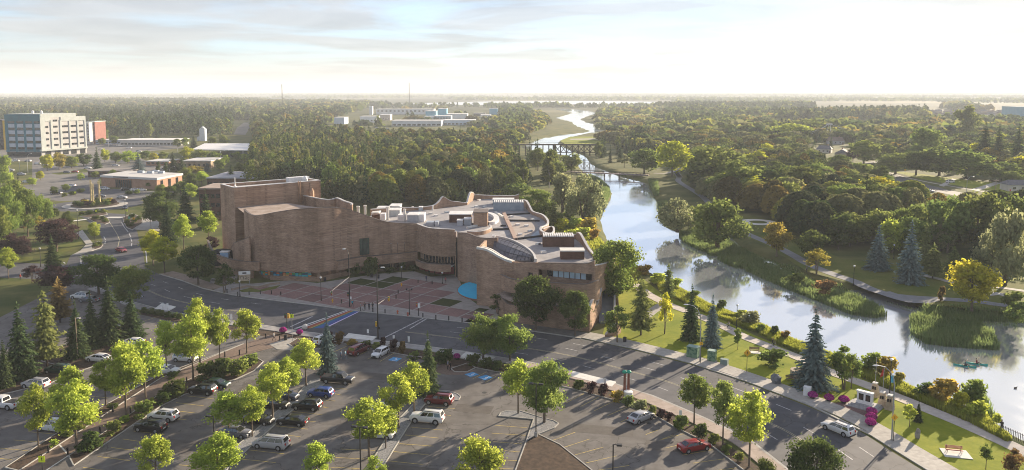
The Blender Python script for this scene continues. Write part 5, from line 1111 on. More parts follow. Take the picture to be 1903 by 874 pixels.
# the closed canopy between them, and the far woods, read as masses
dleaf = leafmat('woodland_leaves', (.014, .030, .014), (.125, .135, .034), .40, 0, 0, [(0, (.012, .026, .015)), (.25, (.028, .050, .020)), (.5, (.066, .088, .027)), (.78, (.130, .160, .036)), (1, (.21, .20, .04))])
ZONES = [  # polygon in photo ground points, spacing, heights, share of conifers, share of ground covered, crown width
 ([(465,356),(468,300),(480,258),(620,254),(700,264),(720,300),(700,340),(690,394),(640,386),(605,378),(600,356)], 5.8, (9.5, 16), .40, .92, .50),
 ([(700,264),(720,262),(830,262),(960,256),(972,266),(940,300),(958,338),(990,350),(945,372),(870,372),(820,388),(690,394),(700,340),(720,300)], 8.4, (9, 15), .16, .9, .64),
 ([(-200,236),(10,236),(165,238),(200,258),(330,254),(428,258),(432,226),(470,190),(-200,188)], 6.2, (12, 20), .62, .95, .52),
 ([(470,228),(478,262),(600,252),(600,232),(640,215),(690,195),(470,190)], 7.0, (10, 16), .5, .9, .55),
 ([(1285,300),(1400,292),(1490,288),(1505,305),(1540,330),(1590,348),(1640,367),(1690,403),(1740,422),(1800,416),(1903,419),(1990,427),(1990,455),(1800,445),(1620,446),(1525,458),(1450,424),(1400,398),(1340,382),(1292,350)], 10.5, (8, 13.5), .12, .86, .66),
 ([(1115,262),(1180,250),(1300,238),(1560,238),(1722,240),(1722,262),(1570,262),(1500,282),(1400,292),(1285,300),(1200,292)], 10.5, (8, 13), .2, .74, .68),
 ([(1600,262),(1720,260),(1800,256),(2000,258),(2000,330),(1903,333),(1830,324),(1750,310),(1690,305),(1680,285),(1610,280)], 11, (8, 13.5), .15, .62, .70),
 ([(905,226),(1000,212),(1022,226),(1000,242),(965,256),(930,245)], 6, (7, 10), .1, .9, .6),
 ([(1160,236),(1100,243),(1120,232),(1100,222),(1130,208),(1250,205),(1450,208),(1440,228),(1300,236)], 8, (4, 8), .1, .45, .7),
 ([(600,232),(720,236),(900,236),(930,215),(990,205),(1000,196),(900,198),(700,198),(640,212)], 8, (5, 8), .35, .14, .6),
 ([(1215,200),(1500,196.5),(1515,203),(1300,208),(1220,205)], 6, (13, 18), .8, .95, .55),
 ([(1440,216),(1560,212),(1720,210),(1730,220),(1560,226),(1440,226)], 6, (13, 18), .85, .97, .55),
 ([(1560,236),(1720,226),(1800,236),(2000,240),(2000,258),(1800,254),(1720,262)], 11, (8, 13), .25, .5, .7),
 ([(1745,200),(1800,197),(1840,205),(1790,208)], 9, (10, 15), .5, .6, .6)]
HOUSES = [(P(a, b).x, P(a, b).y, r) for a, b, r in ((1552,268,30),(1566,292,26),(1532,284,24),(1552,276,26),(1655,278,12),(1745,280,12),(1860,285,12),(700,300,30),(1885,352,20),(820,216,60),(776,232,60),(853,230,50),(750,210,70),(850,217,60),(917,212,40),(630,230,40),(685,226,40),(715,222,30),(800,212,60),(545,230,22),(576,228,20))]
def canopy():
    rng = np.random.default_rng(11); out = [[], [], [], []]; mi = []
    for poly, sp, hr, con, cov, cwid in ZONES:
        q = [(p.x, p.y) for p in PS(poly)]; ymin, ymax = min(p[1] for p in q), max(p[1] for p in q); y = ymin; X, Y, Sp = [], [], []
        while y < ymax:
            s = sp * max(1, y / 520) ** .85; xs = np.arange(min(p[0] for p in q), max(p[0] for p in q), s); X.append(xs + rng.uniform(-.45, .45, len(xs)) * s); Y.append(np.full(len(xs), y) + rng.uniform(-.45, .45, len(xs)) * s); Sp.append(np.full(len(xs), s)); y += s
        X, Y, Sp = np.concatenate(X), np.concatenate(Y), np.concatenate(Sp); k = inpoly(X, Y, q) & (np.abs(X) < .74 * Y + 30) & (vnoise(X / 38, Y / 45, 21) * .5 + .5 < .14 + .8 * cov)
        X, Y, Sp = X[k], Y[k], Sp[k]; k = np.where(Y < 2500, river_dist(X, Y), 99) > 3
        for hx, hy, hr_ in HOUSES: k &= (X - hx) ** 2 + (Y - hy) ** 2 > hr_ ** 2
        kk = vnoise(X / 60, Y / 80, 8) * .5 + .5
        for x, y, s, c in zip(X[k], Y[k], Sp[k], kk[k]):
            isc = rng.uniform() < con * (1.6 if c > .5 else .5); H = rng.uniform(*hr) * (1.18 if isc else 1); Rr = s * cwid * (.72 if isc and cwid < .6 else .42 if isc else 1) * rng.uniform(.55, 1.5); H *= .75 + .5 * c if cwid > .6 else 1; n = int(75 * (H + Rr)) // (3 if isc else 1) if y < 480 and cwid > .6 else 260 if y < 480 else (300 if cwid > .64 else 120) if y < 800 else 30 if y < 1600 else 18
            mi.append(np.full(n, 0 if isc else rng.choice([0, 0, 0, 1, 1, 2]), np.int32)); t = rng.uniform(.12, 1, n) ** .8; a = rng.uniform(0, 6.28, n); e = (1.02 - t) ** .85 if isc else np.sqrt(np.clip(1 - t ** 2.6, 0, 1)) * np.clip(t * 3, 0, 1) ** .5
            lob = 1 if isc else 1 + .22 * np.sin(3 * a + c * 40) * np.cos(5 * t + c * 9); r = Rr * e * lob * rng.uniform(.45, 1.08, n) ** .5
            out[0].append(np.stack([x + r * np.cos(a), y + r * np.sin(a), H * t], 1)); m = np.stack([np.cos(a) * .9, np.sin(a) * .9, .25 + t * .8], 1) + rng.normal(size=(n, 3)) * .45
            out[1].append(m / np.linalg.norm(m, axis=1)[:, None]); ls = Rr * (.17 if n > 700 else .24 if n > 290 else .33 if n > 200 else .44 if n > 50 else .8 if n > 25 else 1.0); out[2].append(ls * rng.uniform(.6, 1.25, n) * (.5 + .5 * np.minimum(1, e)))
            b_ = rng.uniform(.08, .46) if isc else np.clip(.60 + .24 * rng.normal() + .35 * (c - .5), .15, 1); out[3].append(np.clip(b_ + rng.uniform(-.16, .16, n), 0, 1))
    o_ = [np.concatenate(v) for v in out]; print('canopy quads', len(o_[0]))
    wm_ = quads_mesh('woodland', *o_, dleaf, rng); wm_.materials.append(leafmat('grey_woodland_leaves', (.03, .04, .02), (.16, .17, .08), .4, 0, 0, [(0, (.012, .026, .015)), (.25, (.034, .048, .026)), (.55, (.085, .095, .045)), (1, (.19, .19, .085))])); wm_.materials.append(leafmat('russet_woodland_leaves', (.03, .04, .02), (.16, .17, .08), .4, 0, 0, [(0, (.020, .026, .013)), (.4, (.075, .066, .024)), (1, (.20, .15, .04))]))
    wm_.polygons.foreach_set('material_index', np.concatenate(mi)); link('woodland', wm_, kind='stuff')
canopy()
def far_wood():
    rng = np.random.default_rng(5); Pp, Nn, Ss, Tt = [], [], [], []; n = 0; zq = [[(p.x, p.y) for p in PS(z[0])] for z in ZONES[:7] + ZONES[10:]]
    Yl = np.exp(rng.uniform(np.log(1080), np.log(14000), 26000)); Ul = rng.uniform(-.74, .74, 26000); X = Ul * Yl
    msk = vnoise(X / 900, Yl / 1500, 9) + .45 * vnoise(X / 230, Yl / 300, 4); pxs = CXP + Ul * FPX; pys = 170 + CAMH * FPX / Yl
    ok = np.ones(len(X), bool)
    for q in zq: ok &= ~inpoly(X, Yl, q)
    ok &= ~((pxs > 720) & (pxs < 1250) & (pys > 186.5) & (pys < 198)); ok &= ~((pxs > 600) & (pxs < 930) & (pys > 200) & (pys < 237)); ok &= ~((pxs > 1705) & (pys > 196) & (pys < 222)); ok &= ~((pxs > 1490) & (pxs < 1740) & (pys > 188.5) & (pys < 197)); ok &= ~((pxs > 985) & (pxs < 1240) & (pys > 200)); ok &= ~((pxs < 190) & (pys > 236)); ok &= ~((pxs > 425) & (pxs < 475) & (pys > 224)); ok &= msk > np.where(pys < 190, -.12, -.02)
    d = np.full(len(X), 99.0); nr_ = Yl < 2500; d[nr_] = river_dist(X[nr_], Yl[nr_]); ok &= d > 4
    for x, y in zip(X[ok], Yl[ok]):
        con = rng.uniform() < .35; H = rng.uniform(9, 15); q = 18 if y < 3500 else 9; Rr = max(4, y / 210) * rng.uniform(.7, 1.5) * (.5 if con else 1); ls = Rr * .9
        t = rng.uniform(.06, 1, q); a = rng.uniform(0, 6.28, q); e = (1 - t) ** .8 if con else np.sin(np.pi * np.clip(t, 0, 1) ** .8) ** .6
        r = Rr * e * rng.uniform(.5, 1.05, q); Pp.append(np.stack([x + r * np.cos(a), y + r * np.sin(a), H * t + max(0, (y - 4500) / 9000) * 12], 1)); nn = np.stack([np.cos(a), np.sin(a), np.full(q, .6)], 1) + rng.normal(size=(q, 3)) * .4
        Nn.append(nn / np.linalg.norm(nn, axis=1)[:, None]); Ss.append(np.minimum(ls, H * .8) * rng.uniform(.7, 1.2, q)); base = rng.uniform(.1, .4) if con else rng.uniform(.25, .75); Tt.append(np.clip(base + rng.uniform(-.15, .15, q), 0, 1))
    link('distant_wood', quads_mesh('distant_wood', np.concatenate(Pp), np.concatenate(Nn), np.concatenate(Ss), np.concatenate(Tt), dleaf, rng), kind='stuff')
far_wood()
# ------------------------------------------------------------------ shrubs
SHR = []
for s in (1, 2, 3):
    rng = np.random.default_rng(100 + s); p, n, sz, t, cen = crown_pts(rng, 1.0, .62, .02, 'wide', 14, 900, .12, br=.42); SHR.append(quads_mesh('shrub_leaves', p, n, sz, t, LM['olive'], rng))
rng = np.random.default_rng(120); FLW = []
for s in (1, 2):
    d = rng.normal(size=(900, 3)); d /= np.linalg.norm(d, axis=1)[:, None]; d[:, 2] = np.abs(d[:, 2]) * 1.0 - .25; FLW.append(quads_mesh('flower_mound', np.stack([d[:, 0] * .75, d[:, 1] * .75, .62 + d[:, 2] * .58], 1) * rng.uniform(.85, 1.03, (900, 1)), d, .14 * rng.uniform(.7, 1.3, 900), rng.uniform(0, 1, 900), LM['magenta'], rng))
shrubmats = {}
def shrub_px(px, yb, w, h, leaf, label, group=None, name='shrub'):
    """w, h in photo pixels"""
    p = P(px, yb); k = mpp(p.y); o = link(name, R.choice(SHR)); o.location = p; o.scale = (w * k / 1.2, w * k / 1.2 * R.uniform(.7, .95), h * k * 1.05); o.rotation_euler = (0, 0, R.uniform(-.3, .3))
    o.material_slots[0].link = 'OBJECT'; o.material_slots[0].material = LM[leaf]; tag(o, label, 'shrub', group); return o
HB = 'shrubs along the car park edge'
for a in [(1213,773,20,18,'olive','rounded olive shrub beside the silver sedan'),(1230,777,22,15,'purple','dark red barberry shrub below the silver sedan'),(1244,782,20,14,'purple','dark red barberry shrub left of the large green shrub'),(1267,799,36,24,'olive','large dark shrub above the red sedan'),(1302,813,30,24,'dark','dark shrub next to the red sedan bonnet'),(1328,826,28,18,'olive','low shrub right of the red sedan'),(1351,844,20,16,'green','small green shrub near the full ash trunk'),(1374,856,20,14,'olive','small shrub at the full ash trunk'),(1077,724,28,16,'dark','dark shrub at the left end of the lower hedge'),(1100,731,22,20,'purple','reddish shrub in the lower hedge, left one'),(1122,737,24,22,'purple','reddish shrub in the lower hedge, right one'),(1148,746,28,18,'amber','yellowing shrub in the lower hedge'),(1168,754,24,18,'olive','olive shrub left of the rounded one by the silver sedan'),(1190,762,32,18,'willow','wide grey-green shrub by the silver sedan'),
 (614,638,18,20,'purple','reddish shrub left in the bed by the maroon minivan'),(632,640,20,22,'bronze','bronze shrub in the bed by the maroon minivan'),(655,642,24,11,'amber','low yellow shrub behind the maroon minivan'),(680,645,24,11,'olive','low olive shrub behind the maroon minivan'),(700,649,20,12,'olive','low shrub left of the white hatchback'),(712,648,16,20,'purple','dark tufted shrub behind the white hatchback'),(732,654,18,22,'purple','dark tufted shrub right of the white hatchback'),(748,658,18,22,'bronze','tufted bronze shrub near the blue bay mark'),(770,668,24,14,'olive','shrub behind the brown-tipped spruce'),(826,676,34,26,'dark','round dark shrub beside the magenta flowers'),(800,688,30,22,'olive','shrub right of the brown-tipped spruce'),(881,678,34,18,'dark','dark shrub left of the pale bus pad'),(903,684,30,18,'dark','dark shrub beside the two accessible bays'),(925,690,26,18,'dark','dark shrub right of the two accessible bays'),(944,694,20,16,'olive','last shrub of the hedge by the accessible bays')]:
    shrub_px(*a, group=HB)
for a in [(385,706,50,30,'dark','largest dense green bush in the walkway bed'),(415,703,52,34,'dark','tall dense green bush in the walkway bed'),(442,697,40,28,'green','dense green bush at the middle of the walkway bed'),(463,678,40,18,'green','low green bush at the top end of the walkway bed'),(325,738,44,30,'dark','dark bush in the walkway bed before the maroon crossover'),(303,752,34,20,'dark','dark low bush beside the white crossover'),(268,776,44,28,'green','bright green bush beside the white crossover'),(212,808,36,24,'olive','olive bush near the black hatchback'),(170,840,52,34,'dark','dark bush beside the bright ash trunk'),(232,785,20,12,'lime','small lime bush beside the black hatchback'),(283,750,14,10,'lime','tiny lime bush on the walkway bed'),(100,830,20,12,'lime','lime bush at the left walkway bed'),(125,812,22,12,'green','green bush at the left walkway bed'),(210,760,20,10,'dark','dark little bush at the left walkway bed'),(150,800,18,10,'olive','olive little bush at the left walkway bed'),(322,704,26,12,'dark','dark bush under the patrol car'),(1440,680,58,27,'olive','large brownish oval bush on the riverside lawn'),
 (659,512,26,28,'dark','rounded dark bush on the plaza, left one'),(690,514,28,34,'dark','rounded dark bush on the plaza, right one'),(748,503,18,16,'dark','small dark bush under the flagpoles'),(725,508,26,10,'dark','low planting under the flagpoles'),(770,504,26,10,'dark','low planting left of the drum entrance'),(700,508,18,10,'bronze','bronze low planting by the plaza bushes'),(430,520,16,14,'dark','dark shrub behind the white sign board')]:
    shrub_px(*a)
for i, px in enumerate(range(268, 350, 11)): shrub_px(px, 582 + (px - 268) * .17, 17, 10, 'dark', 'clipped dark hedge shrub beside the left bus pad', 'hedge shrubs by the left bus pad')
for i in range(16):
    a = 2 * pi * i / 16; q = rc + Vector((cos(a), sin(a), 0)) * (7.3 if i % 2 else 4.5); o = link('shrub', R.choice(SHR)); o.location = (q.x, q.y, .25); o.scale = (2.6, 2.4, 2.0); o.material_slots[0].link = 'OBJECT'; lf = R.choice(['dark', 'purple', 'amber', 'olive']); o.material_slots[0].material = LM[lf]
    tag(o, {'dark': 'dark green', 'purple': 'dark purple', 'amber': 'rust yellow', 'olive': 'olive'}[lf] + ' shrub planted round the golden roundabout sculpture', 'shrub', 'roundabout shrubs')
for i, (px, py) in enumerate([(152,400),(166,398),(180,396),(192,396),(178,408),(190,409),(196,413),(236,415),(242,421),(250,414),(258,409),(246,405),(178,459),(184,457),(150,358),(120,366),(135,363),(240,362),(255,360)]):
    shrub_px(px, py, 14, 7, 'dark' if i % 3 else 'olive', 'low shrub on a traffic island by the roundabout', 'traffic island shrubs')
for i, (px, py, w, h, lf, lb) in enumerate([(1395,602,40,22,'willow','pale feathery bush at the near river edge'),(1415,618,22,14,'green','green bush at the near river edge before the pale one'),(1440,625,18,18,'dark','dark tufted bush at the near river edge'),(1460,634,20,18,'bronze','brown tufted bush at the near river edge'),(1380,592,30,14,'lime','lime bush left of the pale feathery bush'),(1342,577,22,18,'dark','dark reed-like bush behind the bluish spruce'),(1620,688,50,30,'green','green bush at the river edge behind the monument'),(1650,700,46,34,'amber','rust-coloured bush at the river edge behind the monument'),(1672,712,26,18,'amber','small rusty bush right of the lamp banner'),(1720,735,40,22,'dark','dark green bush at the river edge'),(1757,748,62,40,'amber','large tan flowering bush at the river edge'),(1785,762,40,30,'gold','yellow bush below the large tan bush'),(1808,752,56,44,'green','dense green willow bush by the water'),(1815,775,50,28,'lime','pale green bush below the dense willow bush'),(1852,786,26,16,'lime','low lime bush at the end of the bank'),
  (1062,408,34,20,'olive','olive bush on the bank behind the roofs'),(1045,428,34,20,'gold','yellow bush beside the curved roof parapet'),(1070,425,40,18,'lime','sunlit lime bush on the steep bank'),(1095,428,36,22,'amber','rusty bush on the steep bank'),(1098,412,30,22,'amber','orange bush at the bank top'),(1085,440,34,16,'lime','lime bush above the roof end fin'),(1105,445,24,18,'amber','orange bush nearest the water by the roof end'),(1040,416,24,18,'green','green bush against the curved parapet'),(1060,440,30,12,'lime','low lime bush behind the brick penthouse'),
  (1255,535,34,16,'lime','lime undergrowth at the river edge behind the lawn'),(1225,528,40,18,'lime','bright undergrowth right of the huge broad tree'),(1290,556,30,14,'green','undergrowth behind the dark green spruce'),(1200,510,30,16,'amber','yellow undergrowth behind the huge broad tree'),
  (1895,600,50,36,'olive','olive bush at the right edge of the far bank'),(1885,575,40,30,'green','green bush above the right end path'),(1750,560,16,26,'bronze','brown thin bush beside the far path'),(1535,545,44,22,'bronze','russet bush by the backwater'),(1480,525,40,16,'olive','olive bush by the backwater channel')]):
    shrub_px(px, py, w, h, lf, lb)
for a in [(1510,741,18,15,'left of the brick forecourt, nearest the white cabinet'),(1540.6,746,19,15,'middle one left of the brick forecourt'),(1568,749,20,15,'at the left corner of the monument steps'),(1619.6,771,20,15,'topmost of three right of the brick forecourt'),(1619,781,21,15,'middle one of three right of the brick forecourt'),(1617.5,792,20,16,'lowest of three right of the brick forecourt'),(526,620,14,13,'at the crossing by the amber signal'),(556.6,623,13,12,'at the crossing by the pale boulder'),(849,668,14,12,'at the walkway by the pale bus pad')]:
    p = P(a[0], a[1]); k = mpp(p.y); t_ = thing('flower_planter', 'magenta flower mound ' + a[4], 'flowers', p, R.uniform(0, 6), 'magenta flower planters')
    f = link('flower_mound', R.choice(FLW), t_); f.scale = (a[2] * k / 1.5, a[2] * k / 1.5, a[3] * k / 1.15); MB().lathe([(.35, 0), (.5, .45)], 10).build('pot', dmetal, t_)
# ------------------------------------------------------------------ reeds, tall grass
def blades(name, polys, n, h, w, mat, z=0.0, seed=1, edge=None, zf=None):
    rng = np.random.default_rng(seed); pos = []
    pl = [[(p.x, p.y) for p in PS(q, z)] for q in polys]; areas = [abs(sum(a[0] * b[1] - b[0] * a[1] for a, b in zip(q, q[1:] + q[:1]))) / 2 for q in pl]
    for q, ar in zip(pl, areas):
        xs = [p[0] for p in q]; ys_ = [p[1] for p in q]; k = 0; want = int(n * ar / sum(areas)); tr = 0
        while k < want and tr < want * 30:
            tr += 1; x, y = rng.uniform(min(xs), max(xs)), rng.uniform(min(ys_), max(ys_))
            if inside(x, y, q): pos.append((x, y)); k += 1
    pos = np.array(pos); pos = pos[vnoise(pos[:, 0] / 2.2, pos[:, 1] / 2.2, seed + 40) > -.42]; m = len(pos); a = rng.uniform(0, 2 * np.pi, m); clump = .65 + .55 * (vnoise(pos[:, 0] / 3.0, pos[:, 1] / 3.0, seed) * .5 + .5); hh = h * clump * rng.uniform(.6, 1.15, m)
    zb = np.maximum(bankz(river_dist(pos[:, 0], pos[:, 1])), WZ - .25); u = np.stack([np.cos(a), np.sin(a)], 1) * w; ln = rng.normal(size=(m, 2)) * .18 * hh[:, None]
    B0 = np.column_stack([pos - u, zb - .05]); B1 = np.column_stack([pos + u, zb - .05]); top = np.column_stack([pos + ln, zb + hh]); mid0 = np.column_stack([pos - u * .8 + ln * .4, zb + hh * .6]); mid1 = np.column_stack([pos + u * .8 + ln * .4, zb + hh * .6])
    V = np.stack([B0, B1, mid1, mid0, mid0, mid1, top, top], 1).reshape(-1, 3); me = bpy.data.meshes.new(name); np_mesh(me, V, np.arange(8 * m, dtype=np.int32).reshape(-1, 4))
    at = me.attributes.new('tint', 'FLOAT', 'FACE'); tv = np.clip(.5 * clump + .5 * rng.uniform(0, 1, m), 0, 1); at.data.foreach_set('value', np.repeat(tv, 2).astype(np.float32)); me.materials.append(mat); link(name, me, kind='stuff')
blades('reeds', [[(1262,436),(1300,430),(1340,437),(1370,462),(1425,492),(1480,516),(1530,540),(1580,552),(1625,568),(1650,588),(1628,592),(1583,586),(1545,571),(1500,553),(1484,547),(1427,523),(1397,509),(1353,494),(1308,470),(1270,452)],
                 [(1690,592),(1730,588),(1800,596),(1835,612),(1855,640),(1858,652),(1820,650),(1770,646),(1720,640),(1694,622)], [(1712,577),(1790,586),(1903,592),(1903,600),(1800,597),(1720,590)],
                 [(1092,332),(1112,334),(1132,352),(1134,366),(1126,380),(1116,372),(1120,352),(1104,342)], [(1222,380),(1240,385),(1240,412),(1228,410)], [(1205,340),(1222,345),(1225,368),(1216,366)],
                 [(1778,738),(1830,740),(1850,780),(1840,780),(1815,760),(1780,748)]], 52000, 2.0, .10, LM['reed'], WZ, 3)
blades('tall_grass', [[(1216,520),(1266,540),(1326,572),(1382,594),(1416,606),(1473,634),(1500,645),(1545,661),(1597,681),(1626,694),(1669,710),(1701,728),(1760,748),(1825,775),(1850,795),(1881,820),(1870,822),(1800,786),(1715,748),(1680,735),(1626,712),(1597,700),(1540,680),(1484,655),(1440,638),(1400,616),(1350,598),(1300,578),(1262,560),(1225,540)]], 34000, 1.0, .07, LM['yelgrass'], 0, 4)
blades('bank_grass', [[(1010,400),(1060,420),(1110,440),(1125,455),(1100,470),(1085,448),(1070,432),(1030,436),(1020,420)], [(1126,455),(1160,480),(1200,508),(1180,520),(1125,500),(1110,470)]], 5000, .9, .12, LM['yelgrass'], 0, 6)
blades('far_bank_grass', [[(1640,548),(1700,566),(1712,580),(1790,590),(1903,596),(1903,580),(1800,570),(1700,562)], [(1380,470),(1440,490),(1520,525),(1600,542),(1600,536),(1520,515),(1440,478),(1390,462)]], 5000, .6, .10, LM['reed'], 0, 8)
# ================================================================== vehicles
paint_cache = {}
def paint(c, nm='car_paint'):
    if c not in paint_cache:
        m = M2(nm, c, tuple(v * .93 for v in c), .8, rough=.32, metal=.15, spec=.5, coat=.6); paint_cache[c] = m
    return paint_cache[c]
PAINT0 = paint((.5, .5, .5), 'base_car_paint')
tyre_m = M2('tyre_rubber', (.014, .014, .014), (.022, .022, .022), 4, rough=.9); rim_m = M2('alloy_rim', (.38, .38, .40), (.5, .5, .52), 4, rough=.35, metal=.7)
cglass = M2('car_glass', (.012, .014, .018), (.02, .023, .028), 1, rough=.04, spec=1.0); headm = M2('headlamp_lens', (.62, .63, .62), (.75, .76, .75), 3, rough=.1, spec=.8); tailm = M2('tail_lamp', (.30, .012, .01), (.4, .02, .015), 3, rough=.2); trimm = M2('car_trim', (.02, .02, .022), (.03, .03, .032), 3, rough=.6)
plate_m = M2('number_plate', (.6, .6, .58), (.7, .7, .68), 5, rough=.5)
def car_kit(L, W, Hb, Hr, prof, cab, clear=.26, wr=.34, rails=False, bed=None):
    """prof: (x, belt z, half width factor) along the body from tail to nose. cab: (x rear base, x rear roof, x front roof, x front base)."""
    kit = []; hw = W / 2; mb = MB()
    sec = []
    for x, zb, wf in prof:
        w = hw * wf; sec.append([(x, -w * .86, clear), (x, -w * .97, clear + .18), (x, -w, clear + (zb - clear) * .55), (x, -w * .96, zb - .05), (x, -w * .86, zb), (x, w * .86, zb), (x, w * .96, zb - .05), (x, w, clear + (zb - clear) * .55), (x, w * .97, clear + .18), (x, w * .86, clear)])
    n = 10; vs = [v for s in sec for v in s]; fs = []
    for i in range(len(sec) - 1):
        for k in range(n): a, b = i * n + k, i * n + (k + 1) % n; fs.append((a, a + n, b + n, b))
    fs += [tuple(range(n)), tuple((len(sec) - 1) * n + k for k in range(n))[::-1]]
    mb.add(vs, fs)
    # cabin: pillars and roof
    x0, x1, x2, x3 = cab; zb = Hb - .03; wb_, wt = hw * .88, hw * .70
    def ring(z, u): return [(x0 + (x1 - x0) * u, -(wb_ + (wt - wb_) * u), z), (x3 + (x2 - x3) * u, -(wb_ + (wt - wb_) * u), z), (x3 + (x2 - x3) * u, wb_ + (wt - wb_) * u, z), (x0 + (x1 - x0) * u, wb_ + (wt - wb_) * u, z)]
    r0, r1 = ring(zb, 0), ring(Hr - .07, .93); xm = (x1 + x2) / 2
    r2 = [(x1 + .12, -wt * .88, Hr - .01), (x2 - .12, -wt * .88, Hr - .01), (x2 - .12, wt * .88, Hr - .01), (x1 + .12, wt * .88, Hr - .01)]
    mb.add(r0 + r1 + r2, [(0, 1, 5, 4), (1, 2, 6, 5), (2, 3, 7, 6), (3, 0, 4, 7), (4, 5, 9, 8), (5, 6, 10, 9), (6, 7, 11, 10), (7, 4, 8, 11), (8, 9, 10, 11)])
    kit.append(('body', mb.mesh('car_body', PAINT0, True), None, (0, 0, 0), 0))
    def pane(q, name, push):
        q = [Vector(p) for p in q]; c = sum(q, Vector()) / 4; nn = (q[1] - q[0]).cross(q[3] - q[0]).normalized()
        if nn.dot(c - Vector((xm, 0, (zb + Hr) / 2))) < 0: nn = -nn
        m_ = MB().add([p + nn * .012 for p in q], [(0, 1, 2, 3)]); kit.append((name, m_.mesh(name, cglass), None, (0, 0, 0), 0))
    def lerp4(A, B, C_, D, u0, u1, v0, v1):
        f = lambda u, v: Vector(A).lerp(Vector(B), u).lerp(Vector(D).lerp(Vector(C_), u), v); return [f(u0, v0), f(u1, v0), f(u1, v1), f(u0, v1)]
    pane(lerp4(r0[1], r0[2], r1[2], r1[1], .07, .93, .1, .95), 'windscreen', .01); pane(lerp4(r0[3], r0[0], r1[0], r1[3], .1, .9, .2, .92), 'rear_window', .01)
    for (a, b, c, d) in ((0, 1, 5, 4), (2, 3, 7, 6)):
        A, B, C_, D = (r0 + r1)[a], (r0 + r1)[b], (r0 + r1)[c], (r0 + r1)[d]
        for u0, u1 in ((.05, .34), (.37, .64), (.67, .95)) if (x3 - x0) > 2.9 else ((.08, .48), (.52, .93)): pane(lerp4(A, B, C_, D, u0, u1, .1, .9), 'side_window', .01)
    xf, xr = L * .5 - L * .185, -L * .5 + L * .19
    wmesh = MB().lathe([(wr * .80, -.11), (wr, -.09), (wr, .09), (wr * .80, .11)], 14); wm_ = wmesh.mesh('tyre', tyre_m, True); rmh = MB().lathe([(wr * .62, -.115), (wr * .66, -.10), (wr * .66, .10), (wr * .62, .115), (.06, .125)], 10).mesh('rim', rim_m, True)
    for me in (wm_, rmh): me.transform(Matrix.Rotation(pi / 2, 4, 'X'))
    arch = MB().lathe([(wr * 1.17, -.02), (wr * 1.17, .02)], 14).mesh('wheel_arch', trimm); arch.transform(Matrix.Rotation(pi / 2, 4, 'X'))
    for x in (xf, xr):
        for s in (-1, 1):
            kit.append(('wheel_arch', arch, None, (x, s * (hw - .015), wr + .02), 0)); kit.append(('wheel', wm_, None, (x, s * (hw - .085), wr), 0)); kit.append(('rim', rmh, len(kit) - 1, (0, s * .004, 0), 0))
    zf, zr = prof[-2][1], prof[1][1]
    hl = MB().box(-.07, .07, -.19, .19, -.08, .08).mesh('headlight', headm); tl = MB().box(-.05, .05, -.13, .13, -.15, .15).mesh('tail_light', tailm)
    wn = prof[-1][2] * hw; wt_ = prof[0][2] * hw
    for s in (-1, 1): kit.append(('headlight', hl, None, (L / 2 - .06, s * (wn - .24), zf - .16), -s * .25)); kit.append(('tail_light', tl, None, (-L / 2 + .03, s * (wt_ - .17), zr - .18), 0))
    kit.append(('grille', MB().box(-.03, .03, -wn * .5, wn * .5, -.12, .1).mesh('grille', trimm), None, (L / 2 - .005, 0, clear + .3), 0)); kit.append(('number_plate', MB().box(-.01, .01, -.26, .26, -.07, .07).mesh('number_plate', plate_m), None, (-L / 2 - .012, 0, clear + .36), 0))
    kit.append(('bumper', MB().box(-.1, .08, -wn * .97, wn * .97, 0, .2).mesh('bumper', trimm), None, (L / 2 - .05, 0, clear - .02), 0)); kit.append(('bumper', MB().box(-.08, .1, -wt_ * .97, wt_ * .97, 0, .2).mesh('bumper', trimm), None, (-L / 2 + .05, 0, clear - .02), 0))
    mir = MB().box(-.06, .1, -.09, .09, 0, .14).mesh('mirror', PAINT0)
    for s in (-1, 1): kit.append(('mirror', mir, None, (x3 - .35, s * (hw + .05), Hb), 0))
    if rails:
        rl = MB().box(x1 + .2, x2 - .2, -.03, .03, 0, .06).mesh('roof_rail', trimm)
        for s in (-1, 1): kit.append(('roof_rail', rl, None, (0, s * wt * .86, Hr - .005), 0))
    if bed: kit.append(('cargo_bed', MB().box(-L / 2 + .15, cab[0] - .08, -hw * .78, hw * .78, 0, .02).mesh('cargo_bed', trimm), None, (0, 0, Hb + .005), 0))
    return kit
def prof(L, zt, zh, zn, tail=.0): h = L / 2; return [(-h, zt - .25, .84), (-h + .10, zt - .04, .93), (-h + .5, zt, 1), (0, zt - .0, 1), (h - 1.45, zh, 1), (h - .5, zh - .07, .98), (h - .12, zn, .90), (h, zn - .2, .80)]
KIT = {
 'sedan': car_kit(4.75, 1.82, .96, 1.44, prof(4.75, .98, .95, .76), (-1.95, -1.05, .42, 1.32), .2, .33),
 'hatch': car_kit(4.35, 1.78, .98, 1.52, prof(4.35, 1.0, .97, .78), (-2.0, -1.6, .35, 1.25), .2, .33),
 'suv': car_kit(4.65, 1.88, 1.08, 1.70, prof(4.65, 1.1, 1.08, .92), (-2.2, -1.85, .35, 1.2), .26, .37, True),
 'bigsuv': car_kit(5.2, 2.02, 1.18, 1.90, prof(5.2, 1.2, 1.2, 1.05), (-2.5, -2.25, .42, 1.12), .32, .42, True),
 'van': car_kit(5.1, 1.98, 1.08, 1.78, prof(5.1, 1.12, 1.06, .86), (-2.45, -2.15, .75, 1.85), .22, .36, True),
 'wagon': car_kit(4.8, 1.85, 1.02, 1.60, prof(4.8, 1.05, 1.02, .84), (-2.3, -1.95, .4, 1.25), .26, .36, True),
 'pickup': car_kit(5.7, 2.02, 1.14, 1.88, prof(5.7, 1.16, 1.18, 1.02), (-.75, -.6, .95, 1.6), .32, .42, False, True)}
